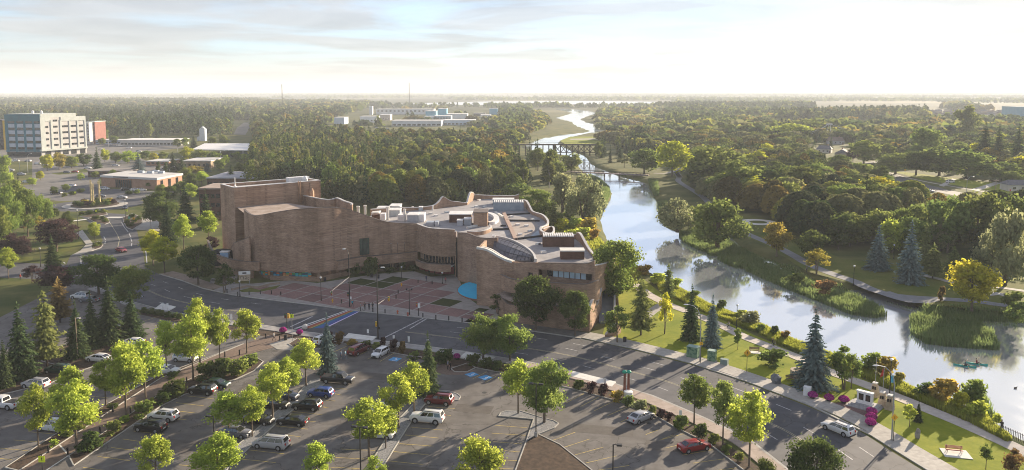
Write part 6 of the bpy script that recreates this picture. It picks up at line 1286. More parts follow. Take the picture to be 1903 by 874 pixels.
CC = {'white': (.72, .72, .71), 'black': (.012, .012, .014), 'maroon': (.13, .012, .018), 'silver': (.42, .42, .43), 'grey': (.14, .14, .155), 'blue': (.02, .06, .26), 'red': (.28, .012, .014), 'navy': (.03, .045, .09), 'green': (.02, .05, .035)}
CN = {'sedan': 'sedan', 'hatch': 'hatchback', 'suv': 'crossover', 'bigsuv': 'large_car', 'van': 'minivan', 'wagon': 'estate_car', 'pickup': 'pickup_truck'}
def car(px, py, ang, kind, colr, label, grp='cars parked in the car park', z=.02):
    p = P(px, py, z); return kit_place(KIT[kind], CN[kind], label, {'pickup': 'pickup', 'van': 'minivan'}.get(kind, 'car'), p, radians(ang), grp, (1, 1, 1), {'base_car_paint': paint(CC[colr])})
for a in [
 (794,784,168,'bigsuv','white','big white sport utility car alone beside the second gravel strip'),(816,750,167,'suv','maroon','dark red crossover nose-in at the brown-tipped spruce'),(707,661,247,'hatch','white','white hatchback beside the blue bay mark'),(667,656,64,'van','maroon','maroon minivan parked at the hedge'),(600,637,64,'suv','white','white crossover hidden behind the dark spruce'),
 (628,711,-12,'pickup','black','black pickup below the dark spruce'),(596,736,168,'hatch','blue','bright blue hatchback by the gravel strip'),(571,760,168,'suv','black','black crossover next to the blue hatchback'),(544,788,168,'sedan','black','black sedan next to the silver minivan'),(504,831,168,'van','silver','silver minivan at the gravel strip'),
 (437,810,-12,'sedan','grey','grey sedan with bright bonnet under the broad ash'),(480,786,-12,'sedan','black','black sedan nose-out beyond the grey sedan'),(510,757,-12,'sedan','black','black sedan under the ash trees, middle of three'),(528,741,-12,'sedan','navy','dark blue car under the ash trees, farthest of three'),
 (377,731,168,'suv','black','dark maroon-black crossover at the walkway bushes'),(402,719,-12,'sedan','green','dark green car beside the dark maroon-black crossover'),(304,780,168,'suv','white','white crossover with black roof glass by the walkway'),(280,800,168,'suv','black','black boxy crossover beside the white one'),
 (100,799,-12,'van','white','white minivan behind the leaning ash trunk'),(6,757,168,'pickup','white','white pickup with dark bed at the left edge'),(67,720,168,'suv','silver','silver hatch with dark sides under the left ash'),(108,693,168,'suv','green','dark green car half hidden behind the ash crown'),(184,671,168,'sedan','white','white sedan in the open by the wooden lamp'),(248,641,168,'sedan','white','white car behind the yellow-topped ash'),(310,693,-12,'sedan','white','white coupe behind the ash crown'),(345,671,-12,'suv','white','white patrol car behind the trees'),
 (708,768,168,'suv','white','white crossover glimpsed between ash crowns on the second strip'),(706,812,-12,'hatch','white','white car under the broad ash by the twin lamp'),
 (1191,781,40,'sedan','silver','silver sedan alone in the right car park'),(1290,836,20,'sedan','red','dark red sedan parked at the lower hedge'),
 (150,555,168,'suv','white','white crossover under the junction trees'),(166,561,168,'sedan','grey','grey car beside the white crossover under the junction trees')]: car(*a)
car(1557,803,124,'wagon','white','white estate car driving on the main road', 'cars on the roads'); car(225,468,-38,'sedan','red','dark red sedan driving down the branch road', 'cars on the roads')
TG = 'cars in the town streets'
for a in [(195,353,-8,'suv','white','white crossover left of the town hall entrance'),(234,354,40,'suv','black','black crossover by the town hall entrance'),(251,355,40,'hatch','white','white hatchback right of the town hall entrance, left one'),(263,355.5,40,'suv','white','white car right of the town hall entrance, right one'),(133,347,170,'sedan','white','white sedan at the town street wall'),(40,326,10,'suv','silver','silver crossover at the left town crossing'),(139,321,175,'sedan','red','orange-red car in the town median'),(215,309,0,'sedan','white','white car by the town bus stop'),(163,314,0,'sedan','white','white car beyond the town median'),(105,361,-10,'pickup','black','black pickup entering the roundabout'),(227,369,-8,'sedan','silver','silver car behind the roundabout'),(50,340,-5,'hatch','white','white car at the left lawn edge'),(233,388,-70,'hatch','navy','dark car leaving the roundabout to the right'),(187,367,20,'hatch','grey','grey car behind the golden sculpture'),
  (1727,357,-38,'sedan','silver','silver sedan on the suburban street'),(1795,367,-38,'sedan','navy','dark blue car under the suburban street lamp'),(1766,340,20,'van','white','white van on the suburban driveway'),(1644,297,-20,'hatch','black','small dark car at the street bend')]: car(*a[:6], TG)
TW = [(60,'before the office block'),(160,'beyond the town lawn'),(215,'beside the red apartment block'),(300,'before the long white store'),(400,'near the mural wall'),(480,'by the canopy building'),(660,'by the grey-blue warehouse'),(2000,'by the pale warehouse yards')]
for i, (px, py) in enumerate([(70,306),(85,308),(30,300),(52,301),(125,322),(150,300),(258,283),(292,288),(204,270),(222,272),(240,276),(188,279),(345,292),(446,310),(452,314),(462,312),(20,318),(150,330),(180,326),(700,238),(720,240),(642,238),(690,232)]):
    k_, c_ = R.choice(['sedan', 'suv', 'hatch']), R.choice(['white', 'silver', 'black', 'grey', 'white']); car(px, py, R.choice([0, 10, 170, 90]), k_, c_, f'small distant {c_} {CN[k_].replace("_", " ")} parked ' + next(w for l_, w in TW if px < l_), TG)
# ================================================================== lamps, signals, signs
polem = M2('black_pole', (.016, .016, .018), (.025, .025, .027), 2, rough=.5); galv = M2('galvanised_steel', (.34, .35, .36), (.44, .45, .46), 2, rough=.4, metal=.5); woodm = M2('weathered_wood', (.22, .17, .12), (.32, .26, .19), 3, rough=.9)
lampglass = M2('lamp_glass', (.75, .74, .70), (.82, .81, .78), 4, rough=.3); yel = M2('signal_yellow', (.62, .36, .02), (.70, .42, .03), 3, rough=.5); signy = M2('fluorescent_sign', (.62, .72, .02), (.66, .76, .03), 3, rough=.5); signw = M2('sign_white', (.72, .72, .70), (.8, .8, .78), 3, rough=.5); signo = M2('sign_orange', (.72, .38, .02), (.78, .42, .03), 3, rough=.5); signg = M2('sign_green', (.02, .30, .20), (.03, .36, .24), 3, rough=.5); steelh = M2('lamp_head_grey', (.20, .20, .20), (.28, .28, .28), 3, rough=.5)
pl_seen = {}
def lot_lamp(px, yb, heads, label, mat=polem, h=8.0, ang=-12):
    p = P(px, yb); t = thing('lamp_post', label, 'street lamp', p, radians(ang), 'car park lamp posts')
    MB().tube([(0, 0, 0), (0, 0, h)], .085, 6).build('pole', mat, t); MB().lathe([(.26, 0), (.26, .7), (.2, .75)], 10).build('base', conc, t)
    for s in heads:
        MB().obox((s * .30, 0, h - .06), (.5, .08, .08)).build('arm', mat, t); hd = MB().obox((s * .72, 0, h - .12), (.62, .42, .2)).build('lamp_head', polem if mat is polem else steelh, t); MB().obox((s * .72, 0, h - .135), (.5, .32, .012)).build('lens', lampglass, hd)
lot_lamp(671,906,(-1,1),'black twin-headed lamp post by the second gravel strip'); lot_lamp(996,812,(-1,1),'black twin-headed lamp post at the tip of the mulch triangle'); lot_lamp(1138,944,(1,),'black single-headed lamp post at the bottom edge'); lot_lamp(401,883,(-1,),'black lamp post behind the ash at the gravel strip'); lot_lamp(773,753,(-1,1),'lamp post with pale twin heads behind the ash by the spruce'); lot_lamp(144.5,668,(1,),'weathered wooden lamp post beside the left spruce', woodm)
def arch_lamp(px, yb, pyt, dirx, label, mat=galv, grp='arched street lamps', reach=2.4):
    p = P(px, yb); h = ZT(p.y, pyt); t = thing('street_lamp', label, 'street lamp', p, 0, grp)
    pts = [(0, 0, 0), (0, 0, h * .72)] + [(dirx * reach * (1 - cos(a)), 0, h * .72 + (h * .27) * sin(a)) for a in (.35, .75, 1.15, pi / 2)]
    MB().tube(pts, [.11, .085, .075, .065, .06, .05], 6).build('pole', mat, t)
    MB().blob((dirx * (reach + .42), 0, h * .99), (.5, .2, .11), 8, 4).build('lamp_head', lampglass, t); MB().lathe([(.2, 0), (.2, .12)], 8).build('base', conc, t)
    return t, p, h
arch_lamp(1300.6,673,565,-1,'silver arched street lamp beside the dark green spruce'); _, pM, hM = arch_lamp(1657,819,678,-1,'silver arched street lamp right of the monument')
arch_lamp(1796,360,328,1,'silver street lamp on the suburban street')
for px, yb, yt, d in ((37,323,294,-1),(52,322,285,1),(202,274,247,1),(316,327,310,1),(18,330,300,1),(260,262,250,1),(268,264,251,-1),(330,285,268,1),(410,302,280,1)): arch_lamp(px, yb, yt, d, 'distant arched street lamp in the town', galv, 'town street lamps')
def post_lamp(px, yb, pyt, label, heads=1, banner=None):
    p = P(px, yb); h = max(3.0, ZT(p.y, pyt)); t = thing('park_lamp', label, 'lamp post', p, 0, 'post-top lamps')
    MB().tube([(0, 0, 0), (0, 0, h - .35)], [.09, .06], 6).build('pole', polem, t); MB().lathe([(.16, 0), (.13, .6), (.09, .7)], 8).build('base', polem, t)
    for k in range(heads):
        x = 0 if heads == 1 else (-.55 + 1.1 * k)
        if heads > 1: MB().tube([(0, 0, h - .9), (x, 0, h - .8)], .03, 5).build('arm', polem, t)
        zz = h - .35 if heads == 1 else h - .8
        MB().lathe([(.12, 0), (.24, .28), (.26, .3)], 10, (x, 0, zz)).build('lamp_globe', lampglass if heads == 1 else polem, t); MB().lathe([(.30, 0), (.06, .12)], 10, (x, 0, zz + .31)).build('lamp_cap', lampglass if heads == 1 else polem, t)
    if banner: MB().obox((.32, 0, h * .38), (.5, .03, 1.2)).build('banner', M2('blue_banner', (.05, .30, .48), (.08, .36, .55), 1), t)
for a in [(1368,637,566,'black post-top lamp behind the round sapling by the river path'),(1586,531,494,'black post-top lamp beside the far park path'),(1653,738,667,'tall black post lamp with blue banner behind the monument',1,True),(1309,366,345,'post-top lamp on the far hill path'),(1660.6,482,455,'post-top lamp between the two blue spruces'),(146,444,390,'black lamp post above the corner lawn'),(76,496,461,'black lamp post between the purple trees'),(281,430,403,'black lamp post on the corner pavement right of the roundabout'),(234,412,371,'dark post on the planted traffic island'),(597,560,515,'tall teal lamp post on the left of the plaza'),(761,586,533,'dark lamp post with two lanterns in the plaza',2),(746.5,520,496,'lamp post between the plaza turf squares'),(822,529,506,'lamp post by the drum entrance'),(446,552,522,'dark lamp post in front of the white sign board'),(1110,575,545,'pale lamp post beside the huge broad tree')]: post_lamp(*a)
for px, yb, yt in ((1212,262,226),(1271,240,220),(1358,245,222),(1880,270,250),(1881,238,232)): post_lamp(px, yb, yt, 'distant tall floodlight on the flats', 1)
# traffic signals
def signal(parent, c, rz=0, m=yel):
    s = MB().obox(c, (.36, .28, 1.0), rz).build('signal_head', m, parent)
    for k, cc in enumerate(((.35, .02, .02), (.5, .3, .02), (.02, .25, .12))):
        MB().lathe([(.11, 0), (.11, .04)], 8).mesh('x', dmetal); MB().blob((c[0], c[1] - .15, c[2] + .2 + .3 * k), (.1, .03, .1), 8, 4).build('signal_lens', M2('signal_lens', cc, cc, 1, rough=.3), s)
def traffic_pole(px, yb, arm_to, arm_py, lamp, label):
    p = P(px, yb); t = thing('traffic_signal', label, 'traffic signal', p, 0, 'traffic signals at the crossing'); h = ZT(p.y, lamp[1]); za = ZT(p.y, arm_py)
    pts = [(0, 0, 0), (0, 0, h - 1.3), (lamp[0] * .5, 0, h - .3), (lamp[0] * 1.6, 0, h)]
    MB().tube(pts, [.14, .1, .06, .05], 8).build('pole', polem, t); MB().blob((lamp[0] * 2.0, 0, h), (.5, .2, .12), 8, 4).build('lamp_head', lampglass, t)
    a = Vector(arm_to) - p; MB().tube([(0, 0, za), (a.x, a.y, arm_to[2])], [.05, .035], 6).build('mast_arm', M2('arm_grey', (.10, .10, .105), (.14, .14, .145), 2, rough=.6), t)
    f = .45 if lamp[0] > 0 else .92; signal(t, (a.x * f, a.y * f, za + (arm_to[2] - za) * f - .95), 0, polem if lamp[0] < 0 else yel); signal(t, (-.3, -.12, 2.6), 0, yel if lamp[0] > 0 else polem); MB().lathe([(.25, 0), (.2, .3)], 10).build('base', polem, t)
    MB().obox((.3, -.1, 2.0), (.3, .25, .5)).build('push_button_box', signw if lamp[0] < 0 else polem, t)
pA = P(702.6, 629.5); traffic_pole(702.6,629.5,PX(746,pA.y + 13,7.2),566,(.6,497),'tall black signal pole on the near side of the rainbow crossing')
pB = P(650, 571); q = PX(613,pB.y - 11,6.4); traffic_pole(650,571,q,515,(-.5,463),'black signal pole on the plaza side of the rainbow crossing')
p = P(533.7,611); t = thing('traffic_signal', 'short black signal pole with amber head by the magenta flowers', 'traffic signal', p, 0, 'traffic signals at the crossing'); MB().tube([(0,0,0),(0,0,3.4)], .08).build('pole', polem, t); signal(t, (.35,-.1,2.3)); signal(t, (-.3,0,2.3), 0, polem)
p = P(778,588); t = thing('information_post', 'black post with white panel at the plaza kerb', 'sign', p); MB().tube([(0,0,0),(0,0,3.0)], .1).build('post', polem, t); MB().obox((.12,-.12,1.9), (.55,.06,1.1)).build('panel', signw, t); signal(t, (-.4,0,2.2), 0, M2('signal_red', (.35,.06,.04), (.4,.08,.05), 3))
def sign(px, yb, pyt, label, mat, shape='diamond', size=.75, symbol='walker', post=polem):
    p = P(px, yb); h = ZT(p.y, pyt); t = thing('road_sign', label, 'sign', p, 0, 'road signs'); MB().tube([(0, 0, 0), (0, 0, h)], .05, 6).build('post', post, t)
    zc = h - size * .62; s = size * .5; k = sqrt2 = 1.414 if shape == 'diamond' else 1.0
    q = [(0, -.07, zc - s * k), (s * k, -.07, zc), (0, -.07, zc + s * k), (-s * k, -.07, zc)] if shape == 'diamond' else [(-s, -.07, zc - s), (s, -.07, zc - s), (s, -.07, zc + s), (-s, -.07, zc + s)]
    f = MB().add(q + [(x, -.05, z) for x, y, z in q], [(0, 1, 2, 3), (7, 6, 5, 4), (0, 4, 5, 1), (1, 5, 6, 2), (2, 6, 7, 3), (3, 7, 4, 0)]).build('sign_face', mat, t)
    if symbol == 'walker':
        u = size * .5; m_ = MB(); y = -.075
        m_.add([(.0 + .09 * u * cos(a * pi / 4), y, zc + .55 * u + .09 * u * sin(a * pi / 4)) for a in range(8)], [tuple(range(8))])
        for (x0, z0, x1, z1, w) in ((0, .42, 0, -.05, .16), (0, -.05, .2, -.55, .1), (0, -.05, -.18, -.55, .1), (0, .32, .24, .05, .08), (0, .32, -.22, .08, .08)):
            d = Vector((x1 - x0, 0, z1 - z0)).normalized(); n = Vector((-d.z, 0, d.x)) * w * u / 2; a, b = Vector((x0 * u, y, zc + z0 * u)), Vector((x1 * u, y, zc + z1 * u)); m_.add([a + n, a - n, b - n, b + n], [(0, 1, 2, 3)])
        m_.build('walker_symbol', black, f)
    elif symbol == 'text':
        for k in range(3): MB().box(-s * .7, s * .7, -.076, -.072, zc + s * (.45 - .45 * k), zc + s * (.55 - .45 * k)).build('sign_line', signw, f)
    return t, f
sign(1387.6,692,650,'orange diamond pedestrian sign on a black post at the lawn edge',signo,'diamond',.95); sign(1660,821,770,'orange diamond pedestrian sign right of the silver arched lamp',signo,'diamond',.75); sign(1302,676,635,'orange sign fixed low by the silver arched lamp near the green cabinets',signo,'square',.6)
sign(80,886,846,'fluorescent yellow pedestrian sign on the brick walkway',signy,'square',.85); sign(543.5,634,583,'fluorescent yellow pedestrian sign by the crossing flowers',signy,'square',.75,'walker',galv)
for px, yb, yt, lb in ((140,364,356,'left behind the roundabout'),(186.5,362,352,'behind the golden sculpture'),(179,400,390,'in front of the roundabout bed'),(236,405,389,'on the planted traffic island'),(146,506,495,'at the brick crossing by the dark green tree')): sign(px, yb, yt, 'fluorescent yellow pedestrian sign ' + lb, signy, 'square', .8)
sign(240.5,416,402,'green direction sign on the planted traffic island',signg,'square',.9,'text'); sign(249,418,404,'orange warning sign on the planted traffic island',signo,'square',.8)
sign(1681.5,328,314,'orange warning sign beside the suburban street',signo,'square',1.0); sign(1747,343,331,'yellow sign at the suburban driveway',signy,'square',.8); sign(1877,362,352,'small red sign on the suburban lawn',M2('sign_red', (.5,.04,.04), (.6,.05,.05), 3),'square',.7,None)
for px, yb, lb in ((582,470+149,'by the dark spruce'),):pass
for px, yb, h, lb in ((684,625,1.5,'on the pale bus pad by the signal pole'),(732,634,1.2,'at the kerb right of the signal pole'),(760,645,2.2,'beside the brown-tipped spruce'),(795,642,1.2,'right of the brown-tipped spruce'),(902,655,2.0,'on the pale bus pad between maples'),(303,577,1.8,'left one on the bus pad by the clipped hedge'),(312,578,1.8,'right one on the bus pad by the clipped hedge'),(430,602,2.2,'behind the tall yellow ash'),(475,600,1.4,'right of the tall yellow ash'),(1124,724,2.0,'on the long bus pad by the road'),(1264,786,2.0,'between the hedge shrubs by the first ash')):
    p = P(px, yb); t = thing('marker_post', 'small white kerbside post sign ' + lb, 'sign', p, 0, 'white kerbside posts'); MB().tube([(0,0,0),(0,0,h)], .04, 6).build('post', galv, t); MB().obox((0,-.05,h*.45), (.42,.04,h*.55)).build('panel', signw, t)
# bollards
def bwhere(px, py):
    if 'BO' not in globals(): globals()['BO'] = {}
    for lim, w in (([(90,'at the lower left bed'),(160,'by the bright ash trunk'),(230,'by the black crossover'),(320,'by the white crossover'),(430,'by the dense bushes'),(2000,'by the litter bin')]) if py > 600 else [(450,'by the white sign board'),(530,'left of the pier'),(640,'by the yellow hydrant'),(700,'by the group of people'),(760,'by the two-lantern lamp'),(800,'at the stop line'),(2000,'right of the stop line')]):
        if px < lim: break
    BO[w] = BO.get(w, 0) + 1
    return ('first ', 'second ', 'third ', 'fourth ', 'fifth ', 'sixth ', 'seventh ')[BO[w] - 1] + w
bk_ = MB().lathe([(.12, 0), (.12, .82), (.145, .84), (.145, .92), (.06, 1.02)], 10).mesh('bollard_post', black, True); bkb = MB().lathe([(.2, 0), (.2, .05)], 10).mesh('bollard_base', dmetal)
for pts, where, grp in (([(422,545),(442,550),(463,549),(484,547.5),(504.5,547),(522,549.5),(635,564.5),(670,578),(693,580.5),(715.6,583),(786,590.5),(810,594),(834,596),(858.7,599),(736,556),(740,546),(803,529),(777,527)], 'along the plaza kerb', 'black bollards along the plaza'), ([(418,663),(445,660),(494,629),(520,633),(347,712),(395,680),(295.5,741),(243,769),(210,766),(186.6,805),(126,845),(90,841)], 'along the brick walkway', 'black bollards along the walkway')):
    for px, py in pts:
        kit_place([('post', bk_, None, (0, 0, 0), 0), ('base', bkb, None, (0, 0, .002), 0)], 'bollard', 'black bollard ' + where + ', ' + bwhere(px, py), 'bollard', P(px, py, .05), 0, grp)
# flagpoles
for px, yb, yt, c, lb in ((715.5,505,453,(.05,.22,.28),'teal flag, leftmost of four'),(727.5,505,453,(.45,.12,.10),'red and white flag, second of four'),(740,504,452,(.5,.52,.56),'pale flag, third of four'),(753,503,452,(.25,.2,.2),'furled dark flag, rightmost of four')):
    p = P(px, yb); h = ZT(p.y, yt); t = thing('flagpole', 'tall flagpole with ' + lb, 'flagpole', p, 0, 'flagpoles on the plaza'); MB().tube([(0, 0, 0), (0, 0, h)], [.09, .05], 6).build('pole', polem, t); MB().blob((0, 0, h), .12, 6, 4).build('finial', galv, t)
    m_ = MB(); A = [(.06 + .04 * k, -.05 * (k % 2), h - 3.0 - .15 * k) for k in range(6)]; B = [(.06 + .06 * k, .05 * (k % 2), h - 4.9 - .2 * k) for k in range(6)]; m_.strip(A, B); m_.build('flag', M2('flag_cloth', c, tuple(v * .8 for v in c), 2), t)
# orange hydrant, barricades, bins, sign board, plaza seats
for px, yb, lb, mt in ((619/5.827+640+106-106,532,'orange drum on the plaza turf corner',signo),(618,562,'yellow hydrant at the plaza kerb',yel),(739,583,'orange hydrant at the plaza kerb',M2('hydrant_orange', (.45,.12,.06), (.5,.15,.08), 3)),(758,587,'pair of red barrels at the plaza kerb',M2('barrel_red', (.35,.09,.06), (.4,.1,.08), 3))):
    p = P(px, yb, .13); t = thing('hydrant', lb, 'hydrant', p); MB().lathe([(.2, 0), (.2, .1), (.13, .12), (.13, .6), (.17, .62), (.15, .75), (.04, .85)], 10).build('barrel', mt, t); MB().obox((0, 0, .42), (.5, .14, .14)).build('nozzle', mt, t)
for px, yb, lb in ((531,632,'black litter bin at the walkway entrance'),(1161,636,'dark litter bin at the riverside lawn corner'),(604,553-30,'dark litter bin by the brick pier'),(703,518,'black planter box left of the plaza turf'),(691,516,'black planter box on the plaza, left one')):
    p = P(px, yb, .05); t = thing('litter_bin', lb, 'bin', p); MB().lathe([(.32, 0), (.36, .85), (.34, .9)], 10).build('bin_body', dmetal, t); MB().lathe([(.38, 0), (.38, .08), (.2, .18)], 10, (0, 0, .9)).build('bin_lid', black, t)
p = P(455, 529); t = thing('sign_board', 'white-topped announcement board on two posts before the brick plinth', 'sign', p, .25)
for s in (-1, 1): MB().box(s * 1.2 - .08, s * 1.2 + .08, -.08, .08, 0, 3.4).build('post', galv, t)
MB().box(-1.4, 1.4, -.14, .14, 1.0, 2.6).build('board', M2('board_cream', (.42, .33, .24), (.5, .42, .32), 2), t); hb = MB().box(-1.45, 1.45, -.16, .16, 2.65, 3.5).build('header', signw, t)
MB().box(-.5, .5, -.18, -.162, 2.9, 3.25).build('header_logo', dmetal, hb)
for k in range(4):
    for j in range(6): MB().box(-1.2 + j * .41, -1.2 + j * .41 + .26 + .08 * ((j * k) % 2), -.15, -.142, 1.2 + .33 * k, 1.32 + .33 * k).build('board_line', black, t) if R.random() < .75 else None
for q in ([(431,541),(458,535),(480,537),(503,531),(520,529)],): wallpts([(p.x, p.y, .65, 0) for p in PS(q)], 'planter_wall', .4, M2('planter_brick', (.30,.22,.17), (.36,.28,.22), 2), conc, .1, 1, parent=None)
MB().sheet(PS([(444,541),(466,536),(482,540),(505,534),(522,531),(512,538),(480,544),(450,544)]), .145).build('planter_lawn', lawnd, plaza)
stone = M2('field_stone', (.16, .15, .14), (.30, .28, .26), 1.5, rough=1, bmp=.4, obrand=.2)
def rock(px, yb, w, h, label, grp=None, mat=stone, nm='boulder'):
    p = P(px, yb); k = mpp(p.y); o = MB().blob((0, 0, h * k * .42), (w * k / 2, w * k / 2 * .8, h * k * .58), 9, 6, rng=R, jit=.16).build(nm, mat); o.location = p; o.rotation_euler = (0, 0, R.uniform(0, 3)); tag(o, label, 'rock', grp)
rock(1442,713,21,19,'large dark boulder at the path fork by the stone planter', mat=M2('dark_stone', (.10,.11,.12), (.19,.20,.21), 1.5, rough=.9, bmp=.4)); rock(567,612,10,10,'pale boulder at the rainbow crossing', mat=concw); rock(1705,815,10,20,'upright granite stone on the lawn below the sapling')
for i in range(26): rock(R.uniform(392, 440), R.uniform(517, 531), R.uniform(6, 12), R.uniform(4, 8), 'rough boulder piled below the left terrace', 'boulders below the terrace')
# ================================================================== people
skin = M2('skin', (.42, .25, .17), (.48, .30, .21), 4, rough=.6); hairm = M2('hair', (.03, .02, .015), (.06, .04, .03), 8, rough=.7)
bodies = {}
def body_mesh(key, pose):
    """continuous skinned body; pose gives joint positions"""
    me = bpy.data.meshes.new(key); v = []; e = []; r = []
    def a(p, rad, par=None):
        v.append(p); r.append(rad)
        if par is not None: e.append((par, len(v) - 1))
        return len(v) - 1
    sit = pose == 'sit'
    hz = .95 if not sit else .25
    pel = a((0, 0, hz), (.15, .12)); sp = a((.02, 0, hz + .25), (.14, .11), pel); ch = a((.03, 0, hz + .45), (.17, .12), sp); nk = a((.03, 0, hz + .58), (.06, .06), ch); hd = a((.05, 0, hz + .68), (.08, .09), nk); tp = a((.05, 0, hz + .78), (.075, .085), hd)
    for s in (-1, 1):
        st = .22 * s if pose == 'walk' else 0
        if sit: kn, an, to = (.42, s * .14, hz + .12), (.80, s * .12, hz - .08), (.9, s * .12, hz)
        elif pose == 'ride': kn, an, to = (.32 , s * .11, hz - .30 - .12 * s), (.18, s * .11, .32 - .1 * s), (.32, s * .11, .28 - .1 * s)
        else: kn, an, to = (st * .6 + .05, s * .10, .52), (st * 1.3 - .03, s * .10, .09), (st * 1.3 + .16, s * .11, .04)
        h_ = a((0, s * .10, hz - .06), (.095, .095), pel); k_ = a(kn, (.065, .065), h_); n_ = a(an, (.042, .042), k_); a(to, (.035, .03), n_)
        if pose == 'ride': el, wr_ = (.30, s * .24, hz + .26), (.52, s * .22, hz + .14)
        elif sit: el, wr_ = (.22, s * .28, hz + .28), (.45, s * .34, hz + .30)
        else: el, wr_ = (-st * .35, s * .24, hz + .18), (-st * .8 + .05, s * .25, hz - .05)
        sh = a((.03, s * .19, hz + .47), (.06, .06), ch); eb = a(el, (.043, .043), sh); w_ = a(wr_, (.03, .028), eb)
        d = (Vector(wr_) - Vector(el)).normalized(); side = Vector((0, 0, 1)).cross(d).normalized() if abs(d.z) < .9 else Vector((1, 0, 0))
        pm_ = a(tuple(Vector(wr_) + d * .07), (.034, .02), w_)
        for k in range(4):
            b_ = Vector(wr_) + d * .09 + side * (.028 * (k - 1.5) * .7); i1_ = a(tuple(b_ + d * .035), (.009, .009), pm_); a(tuple(b_ + d * (.07 + .008 * (k in (1, 2))) - Vector((0, 0, .012))), (.008, .008), i1_)
        a(tuple(Vector(wr_) + d * .06 - side * .045), (.01, .01), w_)
    me.from_pydata(v, e, []); o = bpy.data.objects.new('tmp', me); C.objects.link(o)
    sm = o.modifiers.new('s', 'SKIN'); 
    for i, q in enumerate(r): me.skin_vertices[0].data[i].radius = q
    me.skin_vertices[0].data[0].use_root = True
    ss = o.modifiers.new('d', 'SUBSURF'); ss.levels = 1; ss.render_levels = 1
    dg = bpy.context.evaluated_depsgraph_get(); ev = o.evaluated_get(dg); nm = bpy.data.meshes.new_from_object(ev); nm.name = 'body'
    bpy.data.objects.remove(o); nm.materials.clear()
    for m_ in (skin, clothA, clothB): nm.materials.append(m_)
    for pl_ in nm.polygons:
        c = pl_.center
        pl_.material_index = 0 if c.z > hz + .56 or (abs(c.y) > .2 and c.z < hz + .17 and not sit and pose != 'ride') or (abs(c.y) > .2 and sit and c.x > .3) else (1 if c.z > hz + .02 and not (sit and c.x > .18 and abs(c.y) < .2) else 2)
        pl_.use_smooth = True
    return nm, hz
clothA = M2('shirt_cloth', (.3, .3, .3), (.28, .28, .28), 3); clothB = M2('trouser_cloth', (.1, .1, .1), (.09, .09, .09), 3)
for ps in ('stand', 'walk', 'sit', 'ride'): bodies[ps] = body_mesh('body_' + ps, ps)
clc = {}
def cloth(c):
    if c not in clc: clc[c] = M2('cloth', c, tuple(v * .85 for v in c), 4)
    return clc[c]
def person(loc, ang, pose, top, leg, label, hat=None, grp=None):
    me, hz = bodies[pose]; t = thing('person', label, 'person', loc, radians(ang), grp); b = link('body', me, t)
    for i, c in ((1, top), (2, leg)): b.material_slots[i].link = 'OBJECT'; b.material_slots[i].material = cloth(c)
    hd = MB().blob((.055, 0, hz + .755), (.098, .082, .125), 10, 8).build('head', skin, b, True)
    fa_ = MB()
    for s in (-1, 1): fa_.blob((.143, s * .032, hz + .775), .013, 6, 4, 1)
    fa_.blob((.158, 0, hz + .745), (.018, .013, .022), 6, 4, 0).obox((.146, 0, hz + .695), (.014, .045, .01), 0, 2)
    for s in (-1, 1): fa_.blob((.05, s * .084, hz + .755), (.02, .012, .03), 6, 4, 0)
    fa_.build('face', [skin, black, M2('lips', (.3, .12, .1), (.3, .12, .1), 1)], b)
    MB().blob((.035, 0, hz + .79), (.105, .092, .11), 10, 6).build('hair', hat or hairm, b, True); return t
PG = 'people on the plaza'
for a in [((678,576),100,'stand',(.03,.03,.04),(.03,.03,.04),'person in black at the left of three on the plaza'),((686,576),80,'stand',(.05,.05,.07),(.02,.02,.025),'person in dark clothes in the middle of three on the plaza'),((692.5,576),95,'walk',(.02,.02,.025),(.02,.02,.03),'person in black at the right of three on the plaza'),((655,571),-60,'walk',(.02,.28,.36),(.02,.03,.06),'person in a teal top beside the plaza signal pole'),((670,577),0,'stand',(.3,.3,.32),(.15,.15,.17),'person in grey by the plaza bollards'),
  ((509,633),0,'walk',(.55,.55,.55),(.02,.02,.025),'person in a white top walking at the walkway entrance'),((634,668),180,'walk',(.10,.16,.24),(.06,.09,.13),'person in a blue shirt walking in the car park, left of two'),((642,668),175,'walk',(.16,.30,.38),(.14,.2,.26),'person in a light blue shirt walking in the car park, right of two'),((832,687),-20,'stand',(.3,.33,.4),(.03,.03,.03),'person in a pale jacket on the walkway by the magenta flowers'),((837,689),160,'stand',(.015,.015,.015),(.015,.015,.015),'person in black on the walkway by the magenta flowers'),((38,521),-30,'stand',(.30,.03,.03),(.03,.03,.04),'person in a red top at the left path'),((828,527),100,'stand',(.40,.12,.14),(.1,.05,.08),'person in a pink top near the drum entrance'),((792,524),60,'walk',(.05,.06,.12),(.05,.05,.08),'person in dark blue under the drum balcony'),((1499,507),60,'walk',(.08,.08,.1),(.03,.03,.04),'person in dark clothes on the far park path'),((1861,802),70,'stand',(.05,.045,.04),(.03,.03,.03),'person in dark clothes at the lower right railing')]:
    person(P(*a[0], .13 if 500 < a[0][1] < 580 and a[0][0] > 600 else .05), *a[1:])
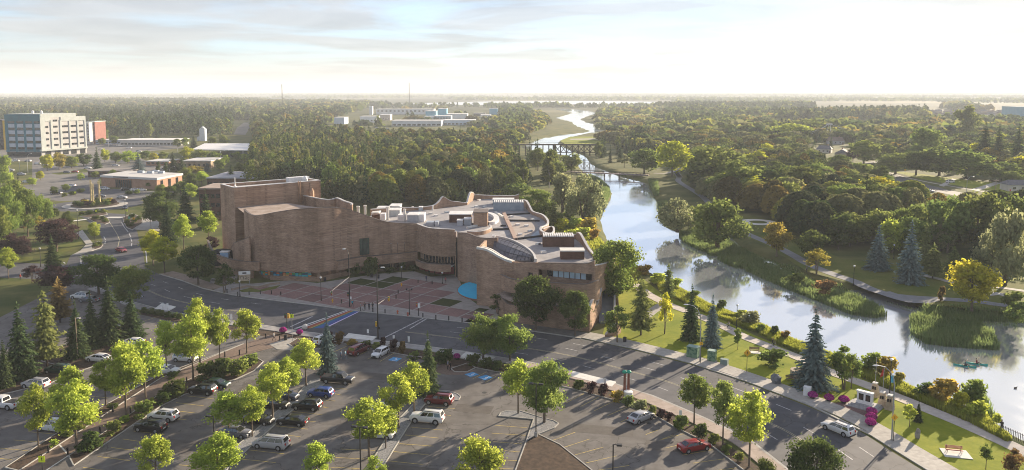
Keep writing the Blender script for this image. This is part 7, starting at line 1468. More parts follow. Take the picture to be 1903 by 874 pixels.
def bicycle(loc, ang, label, colr):
    t = thing('bicycle', label, 'bicycle', loc, radians(ang)); fm = paint(colr)
    for x in (-.52, .52):
        w = MB(); n = 18; w.tube([(x + .33 * cos(2 * pi * k / n), 0, .34 + .33 * sin(2 * pi * k / n)) for k in range(n + 1)], .022, 5, cap=False); wo = w.build('wheel', tyre_m, t)
        s = MB()
        for k in range(8): s.tube([(x, 0, .34), (x + .32 * cos(2 * pi * k / 8), 0, .34 + .32 * sin(2 * pi * k / 8))], .005, 3)
        s.build('spokes', galv, wo)
    f = MB()
    for a, b in (((-.52, 0, .34), (-.1, 0, .32)), ((-.1, 0, .32), (-.22, 0, .86)), ((-.52, 0, .34), (-.2, 0, .78)), ((-.1, 0, .32), (.36, 0, .80)), ((-.2, 0, .78), (.34, 0, .85)), ((.52, 0, .34), (.36, 0, .95))): f.tube([a, b], .02, 5)
    f.build('frame', fm, t); MB().obox((-.24, 0, .87), (.26, .14, .06)).build('saddle', black, t); MB().tube([(.40, -.26, 1.0), (.36, 0, .97), (.40, .26, 1.0)], .018, 5).build('handlebar', black, t)
for px, py, ang, tc_, lb in ((1353,612,155,(.35,.33,.32),'in a grey top'),(1437,645,-25,(.02,.02,.022),'in black')):
    p = P(px, py, .06); bicycle(p, ang, 'bicycle ridden by the cyclist ' + lb + ' on the river path', (.3, .3, .32)); t = person(p, ang, 'ride', tc_, (.04, .04, .05), 'cyclist ' + lb + ' riding along the river path'); t.location = p + Vector((cos(radians(ang)), sin(radians(ang)), 0)) * -.18
p = P(672, 578, .13); bicycle(p, 20, 'pale bicycle standing beside the group on the plaza', (.4, .4, .42))
# kayaks
for px, py, ang, lb, tp_ in ((1793,681,-24,'left of the pair',(.03,.03,.04)),(1814,677,-26,'right of the pair',(.25,.05,.05))):
    p = P(px, py, WZ); t = thing('kayak', 'teal green kayak on the river, ' + lb, 'kayak', p, radians(ang), 'kayaks on the river'); prf = []
    m_ = MB(); xs = [-1.9, -1.4, -.7, 0, .7, 1.4, 1.9]; ws_ = [.03, .2, .33, .36, .33, .2, .03]; hs_ = [.34, .26, .22, .21, .22, .26, .36]; n = 8
    for x, w, h in zip(xs, ws_, hs_):
        for k in range(n): a = 2 * pi * k / n; m_.v.append((x, w * cos(a), .10 + (h - .1 if sin(a) > 0 else .16) * sin(a)))
    for i in range(len(xs) - 1):
        for k in range(n): a, b = i * n + k, i * n + (k + 1) % n; m_.f.append((a, a + n, b + n, b)); m_.m.append(0)
    m_.f += [tuple(range(n)), tuple(len(xs) * n - n + k for k in range(n))[::-1]]; m_.m += [0, 0]
    m_.build('hull', M2('kayak_teal', (.02, .26, .20), (.03, .32, .25), 2, rough=.3), t, True); MB().lathe([(.36, 0), (.40, .05), (.36, .07)], 12, (0, 0, .19)).build('cockpit_rim', black, t).scale = (1.1, .75, 1)
    pp = person(Vector((p.x, p.y, WZ + .02)), ang, 'sit', tp_, (.05, .05, .06), 'paddler sitting in the teal kayak, ' + lb)
    pd = thing('paddle', 'double-bladed paddle held by the kayaker, ' + lb, 'paddle', (p.x, p.y, WZ + .60), radians(ang)); MB().tube([(.5, -1.0, -.25), (.46, 0, 0), (.5, 1.0, .3)], .02, 5).build('shaft', black, pd)
    for s in (-1, 1): MB().blob((.5, s * 1.15, s * .33 - .02), (.05, .2, .09), 8, 4).build('blade', signo, pd)
o = MB().blob((0, 0, .1), (.3, .14, .14), 8, 5).blob((.28, 0, .28), (.09, .07, .08), 6, 4).tube([(.2, 0, .15), (.28, 0, .28)], .05, 5).build('duck', M2('duck_feathers', (.06, .05, .04), (.12, .1, .08), 6)); o.location = P(1887, 722, WZ); tag(o, 'dark duck floating near the right bank', 'duck')
# ================================================================== park furniture and monument
def bench(px, yb, ang, mat, label, L=1.9, pad=None):
    p = P(px, yb); t = thing('park_bench', label, 'bench', p, radians(ang), 'park benches')
    for k in range(4): MB().box(-L / 2, L / 2, -.24 + k * .12, -.14 + k * .12, .43, .46).build('slat', mat, t)
    for k in range(4): MB().box(-L / 2, L / 2, .25 + k * .02, .28 + k * .02, .54 + k * .11, .63 + k * .11).build('slat', mat, t)
    for s in (-1, 1):
        MB().box(s * L * .42 - .03, s * L * .42 + .03, -.22, -.16, 0, .43).build('leg', dmetal, t); MB().box(s * L * .42 - .03, s * L * .42 + .03, .29, .35, 0, .98).build('leg', dmetal, t); MB().box(s * L * .42 - .03, s * L * .42 + .03, -.22, .29, .38, .425).build('bracket', dmetal, t)
    if pad: MB().prism([p + Vector(q) for q in pad], 0, .08).build('bench_pad', concw, kind='structure')
redw = M2('red_stained_wood', (.36, .10, .06), (.44, .14, .09), 3, rough=.6); brw = M2('brown_wood', (.13, .07, .045), (.19, .11, .07), 3, rough=.7)
bench(1773,842,-14,redw,'red wooden bench on a pale slab on the riverside lawn',2.2,[(-1.9,-1.2,0),(1.5,-2.0,0),(2.0,.6,0),(-1.3,1.4,0)]); bench(1402,655,-12,brw,'brown wooden bench by the round sapling',1.9,[(-1.1,-.6,0),(1.0,-1.1,0),(1.3,.3,0),(-.8,.8,0)]); bench(1470,707,20,brw,'dark bench beside the stone planter')
p = P(1484, 702); t = thing('stone_planter', 'round low sandstone planter behind the dark bench', 'planter', p); bl_ = M2('sandstone', (.34, .28, .21), (.42, .36, .28), 2, rough=1, obrand=.15)
for j in range(4):
    for k in range(12): a = 2 * pi * (k + .5 * (j % 2)) / 12; MB().obox((1.15 * cos(a), 1.15 * sin(a), j * .36), (.5, .57, .345), a).build('stone', bl_, t)
MB().lathe([(1.0, 0), (1.0, 1.40)], 14).build('soil', mulch, t)
mural = M2('cabinet_mural', (.04, .12, .07), (.16, .26, .17), 1.6, rough=.6, lo=.4, hi=.55)
for px, yb, w, d, h, lb, m_ in ((1288,664,2.1,1.5,2.1,'large green mural-painted utility cabinet',mural),(1323,671,1.4,1.2,2.0,'smaller green mural-painted utility cabinet',mural),(1346,678,1.3,.9,1.0,'low grey-green utility box',M2('box_green', (.16,.22,.20), (.2,.26,.24), 2)),(1500,736,1.1,.9,1.5,'white utility cabinet by the magenta flowers',signw)):
    p = P(px, yb); t = thing('utility_cabinet', lb, 'utility box', p, radians(-32), 'utility cabinets'); MB().box(-w / 2, w / 2, -d / 2, d / 2, .1, h).build('cabinet_body', m_, t); MB().box(-w / 2 - .1, w / 2 + .1, -d / 2 - .1, d / 2 + .1, 0, .1).build('base', conc, t)
    MB().box(-w / 2 - .03, w / 2 + .03, -d / 2 - .03, d / 2 + .03, h + .002, h + .08).build('cabinet_lid', M2('lid_green', (.22,.32,.28), (.28,.38,.33), 2) if m_ is mural else m_, t)
    for s in (-1, 1): MB().box(-.02 + s * w * .24 - w * .2, s * w * .24 + w * .2, -d / 2 - .02, -d / 2 - .003, .2, h - .12).build('door', m_, t)
# monument forecourt
mp = P(1607, 755); mr_ = atan2(-14, 15); fx = Vector((cos(mr_), sin(mr_), 0)); fy = Vector((-sin(mr_), cos(mr_), 0))
MB().sheet(PS([(1518,749),(1580,748),(1620,762),(1632,772),(1622,800),(1570,780)]), .012).build('forecourt', brickpave, kind='structure')
mon = thing('monument', 'white marble monument with two dark plaques on grey steps', 'monument', mp, mr_); mon.scale = (.72, .8, .9); marb = M2('white_marble', (.68, .68, .66), (.78, .78, .76), 1.5, rough=.5)
for k in range(3): MB().box(-3.3 + k * .35, 3.4 - k * .2, -2.2 + k * .55, 1.7, k * .16, k * .16 + .16).build('step', M2('step_granite', (.28, .28, .29), (.35, .35, .36), 2), mon)
MB().box(-1.75, 1.75, -.45, .45, .49, .85).build('plinth', marb, mon); slab = MB().box(-1.65, 1.65, -.36, .36, .852, 2.5).build('slab', marb, mon); MB().box(-1.78, 1.78, -.46, .46, 2.503, 2.72).build('cap', marb, mon)
for s in (-1, 1):
    pq = MB().box(s * .72 - .5, s * .72 + .5, -.40, -.365, 1.1, 2.25).build('plaque', black, slab)
    for k in range(5): MB().box(s * .72 - .36, s * .72 + .36, -.405, -.401, 1.3 + k * .17, 1.33 + k * .17).build('plaque_line', M2('bronze_text', (.25, .12, .08), (.3, .15, .1), 3), slab)
for px, yb, fl, lb in ((1625.5,737,None,'left'),(1639.5,755,(.45,.05,.04),'middle'),(1653.5,761,None,'right')):
    p = P(px, yb); t = thing('memorial_pillar', 'tapered brick pillar behind the marble monument, %s of three' % lb, 'pillar', p, mr_, 'brick pillars by the monument')
    bm_ = M2('pale_brick', (.36, .28, .2), (.44, .36, .27), 2, obrand=.1)
    for k in range(7): s = .62 - .045 * k; MB().box(-s, s, -s, s, k * .32, k * .32 + .305).build('stone', bm_, t)
    MB().box(-.36, .36, -.36, .36, 2.24, 2.42).build('cap', concw, t)
    for s in (-1, 1): MB().box(s * .18 - .12, s * .18 + .12, -.56, -.40, 1.35, 1.8).build('plaque', black, t)
    if lb != 'right':
        MB().tube([(0, 0, 2.4), (0, 0, 6.6)], .05, 6).build('flagstaff', galv, t)
        if fl: m_ = MB(); A = [(-.05 * k, .05 * (k % 2), 6.4 - .1 * k) for k in range(6)]; B = [(-.12 * k, -.05 * (k % 2), 5.1 - .12 * k) for k in range(6)]; m_.strip(A, B); m_.build('flag', M2('red_flag', (.5, .06, .04), (.42, .05, .03), 3), t)
# bottom-right railing
t = thing('railing', 'black picket railing at the lower right river bank', 'fence'); a, b = P(1861, 806), P(1960, 850); n = 30
for k in range(n): p = a.lerp(b, k / n); MB().box(-.03, .03, -.03, .03, 0, 1.35).build('picket', black, t).location = p
for z in (.25, 1.15): MB().tube([(a.x, a.y, z), (b.x, b.y, z)], .03, 5).build('rail', black, t)
# paired painted posts at the road pavement
p = P(1164, 738, .12); t = thing('artwork_posts', 'pair of reddish posts with green tops and a white drum at the pavement', 'artwork', p); rp_ = M2('red_brown_post', (.16, .055, .035), (.22, .08, .05), 2)
for s_ in (-1, 1): MB().obox((s_ * .32, 0, 0), (.34, .3, 4.1), .3, 0, .8).build('post', rp_, t); MB().blob((s_ * .36, 0, 4.25), (.42, .3, .3), 8, 5).build('leaf_head', signg, t)
MB().lathe([(.75, 0), (.75, 1.3), (.6, 1.35)], 12, (.15, -.9, 0)).build('drum', signw, t)
# worn patches and manholes in the asphalt
ptm = M2('asphalt_patch', (.085, .075, .068), (.11, .10, .09), .9, rough=.9); iron = M2('cast_iron', (.03, .03, .03), (.05, .05, .05), 6, rough=.7)
for px, py, w, h in ((760,880,7,4),(880,760,6,3),(1120,800,9,3),(560,660,10,3),(330,830,6,4),(700,700,8,3),(1240,830,6,3),(650,790,3,7),(940,860,4,2),(470,720,4,6)):
    c = P(px, py); MB().obox((c.x, c.y, .0195), (w, h, .001), -.2).build('asphalt_patch', ptm, lot)
for px, py in ((1205,787),(1075,712),(900,730),(640,760),(430,770),(1000,850)): c = P(px, py); MB().lathe([(.42, 0), (.42, .004)], 12, (c.x, c.y, .0215)).build('manhole_cover', iron, lot)
for px, py in ((560,575),(860,625),(1160,680),(1330,740),(1480,820),(480,560)): c = P(px, py); MB().lathe([(.4, 0), (.4, .004)], 12, (c.x, c.y, .0185)).build('manhole_cover', iron, road)
# ================================================================== bridges
steel = M2('bridge_steel', (.028, .022, .02), (.05, .04, .035), 1, rough=.9)
t = thing('trestle_bridge', 'dark steel railway trestle with cross-braced bents over the river', 'bridge'); Yb = 610.0; zd = ZT(Yb, 268)
x0, x1 = PX(945, Yb, zd).x, PX(1112, Yb, zd).x
MB().box(x0, x1, Yb - 1.6, Yb + 1.6, zd - .9, zd).build('deck', steel, t)
for s in (-1, 1): MB().box(x0, x1, Yb + s * 1.7 - .06, Yb + s * 1.7 + .06, zd + .9, zd + 1.0).build('handrail', steel, t)
for k in range(int((x1 - x0) / 3)): x = x0 + 3 * k; MB().box(x, x + .1, Yb - 1.72, Yb - 1.62, zd + .003, zd + 1.0).build('rail_post', steel, t)
xb = np.linspace(x0 + 4, x1 - 2, 15)
for i, x in enumerate(xb):
    zb = -1.6 if 4 < i < 12 else -.1; m_ = MB(); m_.box(x - .34, x + .34, Yb - 1.5, Yb - 1.1, zb, zd - .9).box(x - .34, x + .34, Yb + 1.1, Yb + 1.5, zb, zd - .9).build('bent', steel, t)
    if i >= 7 and i < 14:
        xn = xb[i + 1]; m2 = MB(); z0, z1 = zd - 6.5, zd - 1
        for (a, b) in (((x, z0), (xn, z1)), ((x, z1), (xn, z0)), ((x, z0), (xn, z0))): m2.tube([(a[0], Yb - 1.3, a[1]), (b[0], Yb - 1.3, b[1])], .26, 4)
        m2.build('cross_brace', steel, t)
xw = PX(1030, Yb, 0).x; MB().box(xw - 1.2, xw + 1.2, Yb - 2.4, Yb + 2.4, -2, zd - .9).build('tower_pier', steel, t)
t = thing('footbridge', 'low flat footbridge crossing the river below the trestle', 'bridge'); A, B = P(1045, 318, 1.2), P(1206, 325, 1.2); d = (B - A); n = Vector((-d.y, d.x, 0)).normalized() * 1.3
rosy = M2('footbridge_deck', (.19, .15, .15), (.25, .2, .2), 1, rough=.9)
MB().prism([A - n, B - n, B + n, A + n], .6, 1.2).build('deck', rosy, t)
for s in (-1, 1): MB().prism([A + n * s * 1.03, B + n * s * 1.03, B + n * s * 1.09, A + n * s * 1.09], 1.9, 2.1).build('handrail', steel, t)
for k in range(22): p = A.lerp(B, k / 21); MB().box(p.x - .07, p.x + .07, p.y - 1.36, p.y - 1.24, 1.203, 2.0).build('rail_post', steel, t)
for k in range(1, 6): p = A.lerp(B, k / 6); MB().box(p.x - .3, p.x + .3, p.y - .6, p.y + .6, -2.2, .6).build('pier', steel, t)
p = P(1087, 322, -1); t = thing('mast', 'thin dark mast standing by the footbridge', 'mast', p); MB().tube([(0, 0, 0), (0, 0, ZT(p.y, 284) + 1)], .22, 6).build('pole', steel, t); MB().box(-2, 2, -.1, .1, 8, 8.3).build('crossarm', steel, t)
# ================================================================== town buildings
def far_box(name, label, cat, x0, x1, yb, yt, dep, mat, roof=None, wins=None, winm=None, skew=0, doors=0):
    """front face between photo columns x0, x1 with base row yb and eaves row yt; dep metres deep"""
    a, b = P(x0, yb), P(x1, yb + skew); h = ZT((a.y + b.y) / 2, yt); t = thing(name, label, cat, a); d = b - a; w = d.length; rz = atan2(d.y, d.x); t.rotation_euler = (0, 0, rz)
    MB().box(0, w, 0, dep, 0, h).build('wall', mat, t); MB().box(-.3, w + .3, -.3, dep + .3, h + .005, h + .5).build('roof', roof or wmetal, t)
    if wins:
        nx, nz_, ww, wh, z0 = wins
        for j in range(nz_):
            for i in range(nx):
                xc = w * (i + .5) / nx; zc = z0 + j * (h - z0) / nz_; MB().box(xc - ww / 2, xc + ww / 2, -.12, -.01, zc, zc + wh).build('window', winm or dglass, t)
    return t, w, h
offw = M2('office_white', (.43, .42, .40), (.52, .51, .49), .4); offg = M2('office_grey', (.42, .45, .42), (.50, .53, .50), .4); teal = M2('teal_curtain_wall', (.012, .10, .14), (.02, .14, .19), .3, rough=.3, spec=.4); tealm = M2('teal_frame', (.018, .13, .18), (.03, .17, .23), .5, rough=.4); blw = M2('bluish_white_panel', (.40, .44, .50), (.48, .52, .58), .5)
oa, ob, oc = P(13, 291), P(78, 291.5), P(162, 284.7); Hh = ZT(ob.y, 219)
t = thing('office_block', 'seven-storey white and teal office block on the left', 'building')
wv = (ob - oa); wl = wv.length; wd_ = wv.normalized(); wn_ = Vector((-wd_.y, wd_.x, 0)); rv_ = (oc - ob); rl = rv_.length; rd = rv_.normalized(); rn = Vector((-rd.y, rd.x, 0)); dp = 26
od = oc + (oa - ob); MB().prism([oa, ob, oc, od], 0, Hh).build('wall', offw, t); q_ = [oa.lerp(od, .03) + wd_ * .6, ob.lerp(oc, .03) - wd_ * .4, ob.lerp(oc, .80) - wd_ * .4, oa.lerp(od, .80) + wd_ * .6]; MB().prism(q_, Hh + .01, ZT(ob.y, 212)).build('penthouse', offg, t)
def facade(o, d, nrm, x0, x1, z0, z1, mat, nm, pr=.25): 
    q = [o + d * x0 - nrm * pr, o + d * x1 - nrm * pr, o + d * x1 + nrm * .02, o + d * x0 + nrm * .02]; return MB().prism(q, z0, z1).build(nm, mat, t)
fl = (Hh - 4.2) / 6.6
facade(oa, wd_, wn_, 0, wl, 3.8, ZT(ob.y, 213), teal, 'curtain_wall', .15)
for k in range(4):
    facade(oa, wd_, wn_, wl * k / 4 + (1 if k else .2), wl * k / 4 + 2.9, 3.5, Hh - 4, tealm, 'frame', .5)
    for j in range(4): facade(oa, wd_, wn_, wl * k / 4 + 2.4, min(wl, wl * (k + 1) / 4 + .8), 7.3 + j * 5.0, 10.1 + j * 5.0, blw, 'spandrel_panel', .4)
    for j in range(5): facade(oa, wd_, wn_, wl * k / 4 + 2.5, min(wl, wl * (k + 1) / 4 + .8), 5.6 + j * 5.0, 7.2 + j * 5.0, dglass, 'window', .3)
facade(oa, wd_, wn_, .5, wl - .5, .0, 3.4, dglass, 'shopfront', .1)
for k, (u0, u1, m_) in enumerate(((0, .10, offg), (.22, .25, offg), (.42, .46, offg), (.62, .65, offg), (.80, .83, offg), (.97, 1, offg))): facade(ob, rd, rn, rl * u0, rl * u1, 3.5, Hh - (2 if k else 1), m_, 'frame', .35)
facade(ob, rd, rn, 0, rl * .2, Hh - 3.2, Hh + .3, offg, 'cornice', .4); facade(ob, rd, rn, rl * .44, rl, Hh - 3.2, Hh + .3, offg, 'cornice', .4)
for k, u in enumerate((.08, .28, .47, .66, .85)):
    for j in range(5):
        for q in range(4 if k in (2, 3) else 3): facade(ob, rd, rn, rl * u + q * 1.25, rl * u + q * 1.25 + .95, 7.6 + j * 4.75, 9.1 + j * 4.75, dglass, 'window', .12)
for u in (.08, .28, .46, .64, .84): facade(ob, rd, rn, rl * u, rl * u + rl * .12, .3, 4.2, dglass, 'shopfront', .1)
facade(ob, rd, rn, -1.5, rl * .98, 4.3, 5.4, offg, 'canopy', 2.2)
for px in (66, 82): p = PX(px, ob.y + 9, 0); MB().lathe([(.9, 0), (1.0, 1.6), (.3, 2.6)], 8, (p.x, p.y, ZT(ob.y, 212))).build('rooftop_unit', wmetal, t)
rb = M2('red_brick_far', (.19, .075, .06), (.24, .10, .08), .3); dkb = M2('dark_clad', (.05, .05, .06), (.08, .08, .09), .3)
far_box('apartment_block','narrow red apartment block right of the office block','building',163,178,267,227,20,rb,offg,(3,6,1.4,1.6,3)); far_box('apartment_block','pale wing between the office block and the red block','building',158,167,268,229,14,offw,offg,(2,6,1.0,1.4,3)); far_box('apartment_block','dark apartment block cut by the left edge','building',-40,9,278,224,20,dkb,dkb,(6,7,1.8,1.5,2)); far_box('stair_tower','yellow strip tower on the dark apartment block','building',8,12,279,224,8,M2('yellow_clad', (.55,.34,.03), (.62,.4,.05), .4))
far_box('low_shed','long low white store behind the town','building',224,330,271,261,26,offw,M2('store_roof', (.62,.60,.57), (.7,.68,.65), .2),(16,1,2.4,1.6,1)); far_box('low_shed','pale blue-grey low wall building beside the red block','building',178,224,268,261,12,M2('pale_blue_clad', (.38,.44,.52), (.46,.52,.6), .3),None,(8,1,2,1.2,1))
# town hall
a, b, c_, = P(189, 347), P(292, 353), P(339, 343); t = thing('town_hall', 'low brick town hall with a wide flat pale roof', 'building'); thb = M2('town_hall_brick', (.30, .17, .11), (.38, .23, .16), .6); hh = 5.0
d_ = c_ - b; MB().prism([a, b, c_, a + d_], 0, hh).build('wall', thb, t); cc = (a + c_) / 2; pl_roof = M2('pale_flat_roof', (.46, .45, .43), (.56, .55, .53), .1)
MB().prism([cc + (q - cc) * 1.03 for q in (a, b, c_, a + d_)], hh + .01, hh + 1.1).build('roof', pl_roof, t)
for k in range(9): q0, q1 = a.lerp(b, .26 + k * .033), a.lerp(b, .285 + k * .033); nn = Vector((.12, -.3, 0)); MB().prism([q0 + nn, q1 + nn, q1, q0], .1, 4.2).build('window', dglass, t)
for k in range(3): q0, q1 = b.lerp(c_, .15 + k * .3), b.lerp(c_, .22 + k * .3); nn = Vector((.3, -.1, 0)); MB().prism([q0 + nn, q1 + nn, q1, q0], .1, 4.4).build('window', dglass, t)
for k, ch in enumerate(range(15)): q = a.lerp(b, .24 + k * .018) + Vector((0, -.5, 0)); MB().obox((q.x, q.y, hh + .3), (.42, .06, .5)).build('wall_letter', dkb, t)
for px, py in ((262,325),(280,326),(290,324),(300,326)): q = P(px, py, hh); MB().obox((q.x, q.y, hh + 1.1), (3, 2, 1.1)).build('rooftop_unit', gmetal, t)
for a in [('low_building','dark flat-roofed building beyond the town lawn','building',164,243,329,319,14,brick2,M2('brownish_roof', (.22,.19,.17), (.28,.25,.22), .3),(8,1,2,1.4,1)),('low_building','brick building with a painted mural wall','building',340,392,313,300,24,M2('mural_wall', (.22,.15,.10), (.40,.32,.22), .35),pl_roof,(6,1,1.4,1.6,1.2)),('low_building','flat pale-roofed building between the spruces','building',272,314,308,301,18,thb,pl_roof,(5,1,2,1.3,1)),('pavilion','brick pavilion under a wide white canopy roof','building',426,484,293,279,22,M2('green_grey_wall', (.16,.19,.16), (.22,.25,.22), .3),None,(5,1,2.4,2,.6)),('low_building','dark flat-roofed wing behind the stage tower','building',385,482,352,332,30,brick2,M2('dark_flat_roof', (.30,.30,.33), (.38,.38,.41), .2),(9,1,2,1.8,2)),('low_building','dark brick wing left of the stage tower','building',372,412,410,352,16,brick2,rooft,(4,3,1.4,1.5,2)),('low_building','white-roofed hall glimpsed in the wood','building',668,731,308,291,30,M2('hall_wall', (.3,.28,.26), (.36,.34,.32), .3),pl_roof,None),('low_building','pale shed behind the yellow trees','building',488,520,322,300,16,offw,offw,None)]: far_box(*a)
t = thing('canopy', 'broad white canopy roof on slim posts in the town', 'canopy'); q = [P(357, 279, 6), P(480, 281, 6), P(484, 268, 6), P(380, 268, 6)]; MB().prism(q, 6, 6.6).build('roof', wmetal, t)
for px in (372, 410, 452): p = P(px, 296); MB().tube([(p.x, p.y, 0), (p.x, p.y, 6)], .3, 6).build('post', offw, t)
p = P(378, 262); t = thing('grain_tower', 'small pale grain elevator tower with a pitched cap', 'tower', p); w = 10 * mpp(p.y) / 2; h = ZT(p.y, 240); MB().box(-w, w, -w, w, 0, h).build('wall', M2('elevator_pale', (.42, .46, .50), (.5, .54, .58), .4), t); m_ = MB(); m_.add([(-w, -w, h), (w, -w, h), (w, w, h), (-w, w, h), (0, -w, h + 2.5), (0, w, h + 2.5)], [(0, 1, 4), (2, 3, 5), (1, 2, 5, 4), (3, 0, 4, 5)]); m_.build('roof', gmetal, t); MB().box(-w * 2, -w, -w, w, 0, h * .35).build('annex', gmetal, t)
# roundabout sculpture
gold = M2('gilded_lattice', (.50, .40, .20), (.62, .52, .30), 2, rough=.45, metal=.3)
t = thing('sculpture', 'three golden lattice wheat-ear spires on the roundabout', 'sculpture', rc)
for dx, dy, pyt in ((-1.8, .3, 335), (-.3, -.8, 341), (2.0, .4, 338)):
    h = ZT(rc.y, pyt); sp = MB().tube([(dx, dy, .2), (dx * .9, dy, h)], [.3, .22], 6).build('spire', gold, t); m_ = MB()
    for k in range(14):
        z = h * .25 + k * h * .054
        for s in (-1, 1): m_.tube([(dx * .95, dy, z), (dx * .95 + s * .55, dy - .1, z + .75)], [.12, .05], 4)
    m_.build('lattice', gold, sp)
# industrial plant and sheds far out
plb = M2('plant_blue', (.12, .36, .50), (.16, .42, .56), .1); sheet_w = M2('sheet_white', (.58, .58, .58), (.68, .68, .68), .1); bw = M2('pale_blue_shed', (.42, .50, .58), (.5, .58, .66), .1)
for a in [('factory_hall','long white plant hall with a conifer screen','building',699,806,213,203.5,40,sheet_w,sheet_w,(14,1,4,3,6)),('factory_block','left blue cube of the plant','building',791,810,218,207,34,plb,sheet_w,None),('factory_block','tall blue cube of the plant','building',814,830,216,202.5,30,plb,sheet_w,None),('factory_hall','pale blue hall in front of the plant cubes','building',807,838,224,216,30,bw,sheet_w,(6,1,4,2,3)),('factory_hall','white hall right of the plant cubes','building',830,868,221,212.5,40,sheet_w,sheet_w,None),('factory_hall','white base building under the left cube','building',789,811,224,217,26,sheet_w,sheet_w,None),('factory_block','lone blue block at the right of the plant','building',909.5,925,213,202,34,plb,sheet_w,None),('factory_hall','low white shed below the lone blue block','building',893,912,219,214,30,sheet_w,sheet_w,None),('warehouse','long white warehouse before the plant','building',728,820,235,225,40,sheet_w,pl_roof,(10,1,5,2.2,1)),('warehouse','right white warehouse before the plant','building',824,882,233,224,36,bw,sheet_w,(8,1,4,2,1)),('warehouse','grey-blue warehouse at the left sheds','building',621,640,231,219,30,bw,sheet_w,None),('warehouse','pale warehouse right of the grey-blue one','building',669,700,228,217,30,sheet_w,sheet_w,(5,1,3,2,2)),('warehouse','pinkish warehouse by the yards','building',705,725,224,214,24,M2('pink_shed', (.5,.42,.36), (.58,.5,.44), .1),sheet_w,(4,1,2.5,2,2)),('water_tower','white round-topped tower by the sheds','tower',686,692,214,198,12,sheet_w,sheet_w,None),('warehouse','low dark shed beyond the lone blue block','building',880,902,216,211,20,dkb,sheet_w,None),('warehouse','low sheds in the trees left of the yards','building',534,556,231,222,24,bw,sheet_w,None),('warehouse','second low shed in the trees left of the yards','building',570,582,229,221,20,sheet_w,rb,None)]: far_box(*a)
for px, yb, yt, lb in ((525,200,157,'left'),(761,203,154,'right')):
    p = P(px, yb); h = ZT(p.y, yt); t = thing('radio_mast', 'tall lattice radio mast on the horizon, %s one' % lb, 'mast', p, 0, 'radio masts'); w = .00042 * p.y
    for s in (-1, 1):
        for u in (-1, 1): MB().tube([(s * w, u * w, 0), (s * w * .6, u * w * .6, h)], w * .28, 4).build('leg', steel, t)
    m_ = MB()
    for k in range(24): z = h * k / 24; m_.tube([(-w, -w, z), (w, -w, z + h / 24)], w * .16, 3)
    m_.build('bracing', steel, t)
# ================================================================== houses on the right
hwall = [M2('house_cream', (.48, .44, .38), (.56, .52, .46), .4), M2('house_grey', (.34, .34, .35), (.42, .42, .43), .4), M2('house_tan', (.36, .29, .22), (.44, .37, .29), .4)]; hroof = [M2('shingle_grey', (.10, .10, .115), (.16, .16, .17), 1.2), M2('shingle_brown', (.15, .11, .09), (.21, .16, .13), 1.2)]
def house(px, yb, w, d, h, rh, ang, label, i=0, grp=None):
    p = P(px, yb); t = thing('house', label, 'house', p, radians(ang), grp); MB().box(-w / 2, w / 2, -d / 2, d / 2, 0, h).build('wall', hwall[i % 3], t); e = .5
    m_ = MB(); m_.add([(-w / 2 - e, -d / 2 - e, h), (w / 2 + e, -d / 2 - e, h), (w / 2 + e, d / 2 + e, h), (-w / 2 - e, d / 2 + e, h), (-w / 2 + 1.5, 0, h + rh), (w / 2 - 1.5, 0, h + rh)], [(0, 1, 5, 4), (1, 2, 5), (2, 3, 4, 5), (3, 0, 4), (0, 3, 2, 1)]); rf = m_.build('roof', hroof[i % 2], t); MB().box(w * .2, w * .2 + .8, .3, 1.1, h + rh * .5, h + rh + .8).build('chimney', thb, rf)
    for k in range(3): f = MB().box(-w * .36 + k * w * .28, -w * .36 + k * w * .28 + 1.5, -d / 2 - .06, -d / 2 - .002, 1.0, 2.3).build('window', offw, t); MB().box(-w * .36 + k * w * .28 + .12, -w * .36 + k * w * .28 + 1.38, -d / 2 - .08, -d / 2 - .062, 1.1, 2.2).build('pane', dglass, f)
    MB().box(w * .38, w * .38 + 1, -d / 2 - .05, -d / 2 - .002, 0, 2.1).build('door', brw, t)
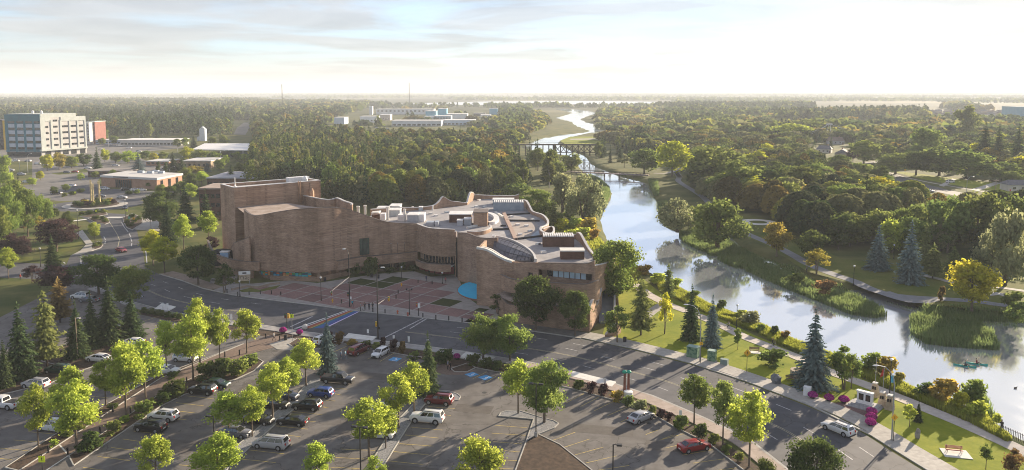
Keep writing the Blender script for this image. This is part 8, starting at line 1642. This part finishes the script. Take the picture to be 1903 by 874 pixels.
house(1895,354,15,9,3.2,2.2,-8,'low cream house at the right edge by the suburban street',0); house(1552,268,15,10,3.4,3.4,-15,'long dark-roofed house among the trees on the slope',1); house(1566,292,13,10,3.2,3.0,60,'gabled house below the long dark-roofed one',2); house(1532,284,11,9,3.2,2.8,-30,'pale-walled house left of the gabled one',0); house(1600,262,12,9,3.2,3,10,'white house glimpsed behind trees on the slope',0); house(1655,278,12,9,3.2,3,20,'pale house in the suburban trees',1); house(1745,280,12,9,3.2,3,-20,'grey house deep in the suburban trees',1); house(1860,285,12,9,3.2,3,-10,'brown-roofed house deep in the suburban trees',2); house(1805,262,12,9,3.2,3,30,'small house beyond the suburban trees',0)
for i in range(26): house(1716 + (i % 13) * 14 + R.uniform(-3, 3), 213 + (i // 13) * 5 - (i % 3), 15, 11, 5.5, 3.6, R.choice([0, 20, -20]), 'hazy two-storey house in the far suburb row', i, 'far suburb houses')
far_box('factory_block','blue-roofed far building at the right edge','building',1888,1925,226,199,40,M2('far_blue', (.14,.32,.42), (.18,.38,.48), .1),teal,None)
# utility tower with cables
p = P(1540, 262); h = ZT(p.y, 230); t = thing('utility_tower', 'white cable tower rising over the far slope trees', 'tower', p)
for s in (-1, 1): MB().tube([(s * 2.4, 0, 0), (s * .8, 0, h)], .25, 5).build('leg', sheet_w, t)
MB().box(-3, 3, -.5, .5, h - 1, h).build('crossarm', sheet_w, t)
for k, (a, b) in enumerate((((1508,246),22), ((1508,249),20), ((1470,268),16), ((1575,240),14))):
    q = PX(a[0], p.y - 20, ZT(p.y - 20, a[1])) - p; MB().tube([(0, 0, h), (q.x * .5, q.y * .5, (h + q.z) / 2 - 1), tuple(q)], .16, 4).build('cable', sheet_w, t)
p = P(1850, 358); t = thing('power_pole', 'wooden power pole with crossarm on the suburban lawn', 'power pole', p); MB().tube([(0, 0, 0), (0, 0, ZT(p.y, 334))], .18, 6).build('pole', woodm, t); MB().box(-1.4, 1.4, -.1, .1, ZT(p.y, 334) - .6, ZT(p.y, 334) - .35).build('crossarm', woodm, t)
# ================================================================== haze
hz = MB().box(-60000, 60000, -300, 52000, -4.2, 175).build('haze', [bpy.data.materials.new('haze_air')]); hz['kind'] = 'stuff'
m = hz.data.materials[0]; m.use_nodes = True; tt = m.node_tree; tt.nodes.clear(); o_ = tt.nodes.new('ShaderNodeOutputMaterial'); pv = tt.nodes.new('ShaderNodeVolumePrincipled')
pv.inputs['Color'].default_value = (.88, .94, 1, 1); pv.inputs['Density'].default_value = 1.5e-4; pv.inputs['Anisotropy'].default_value = 0; tt.links.new(pv.outputs[0], o_.inputs['Volume'])
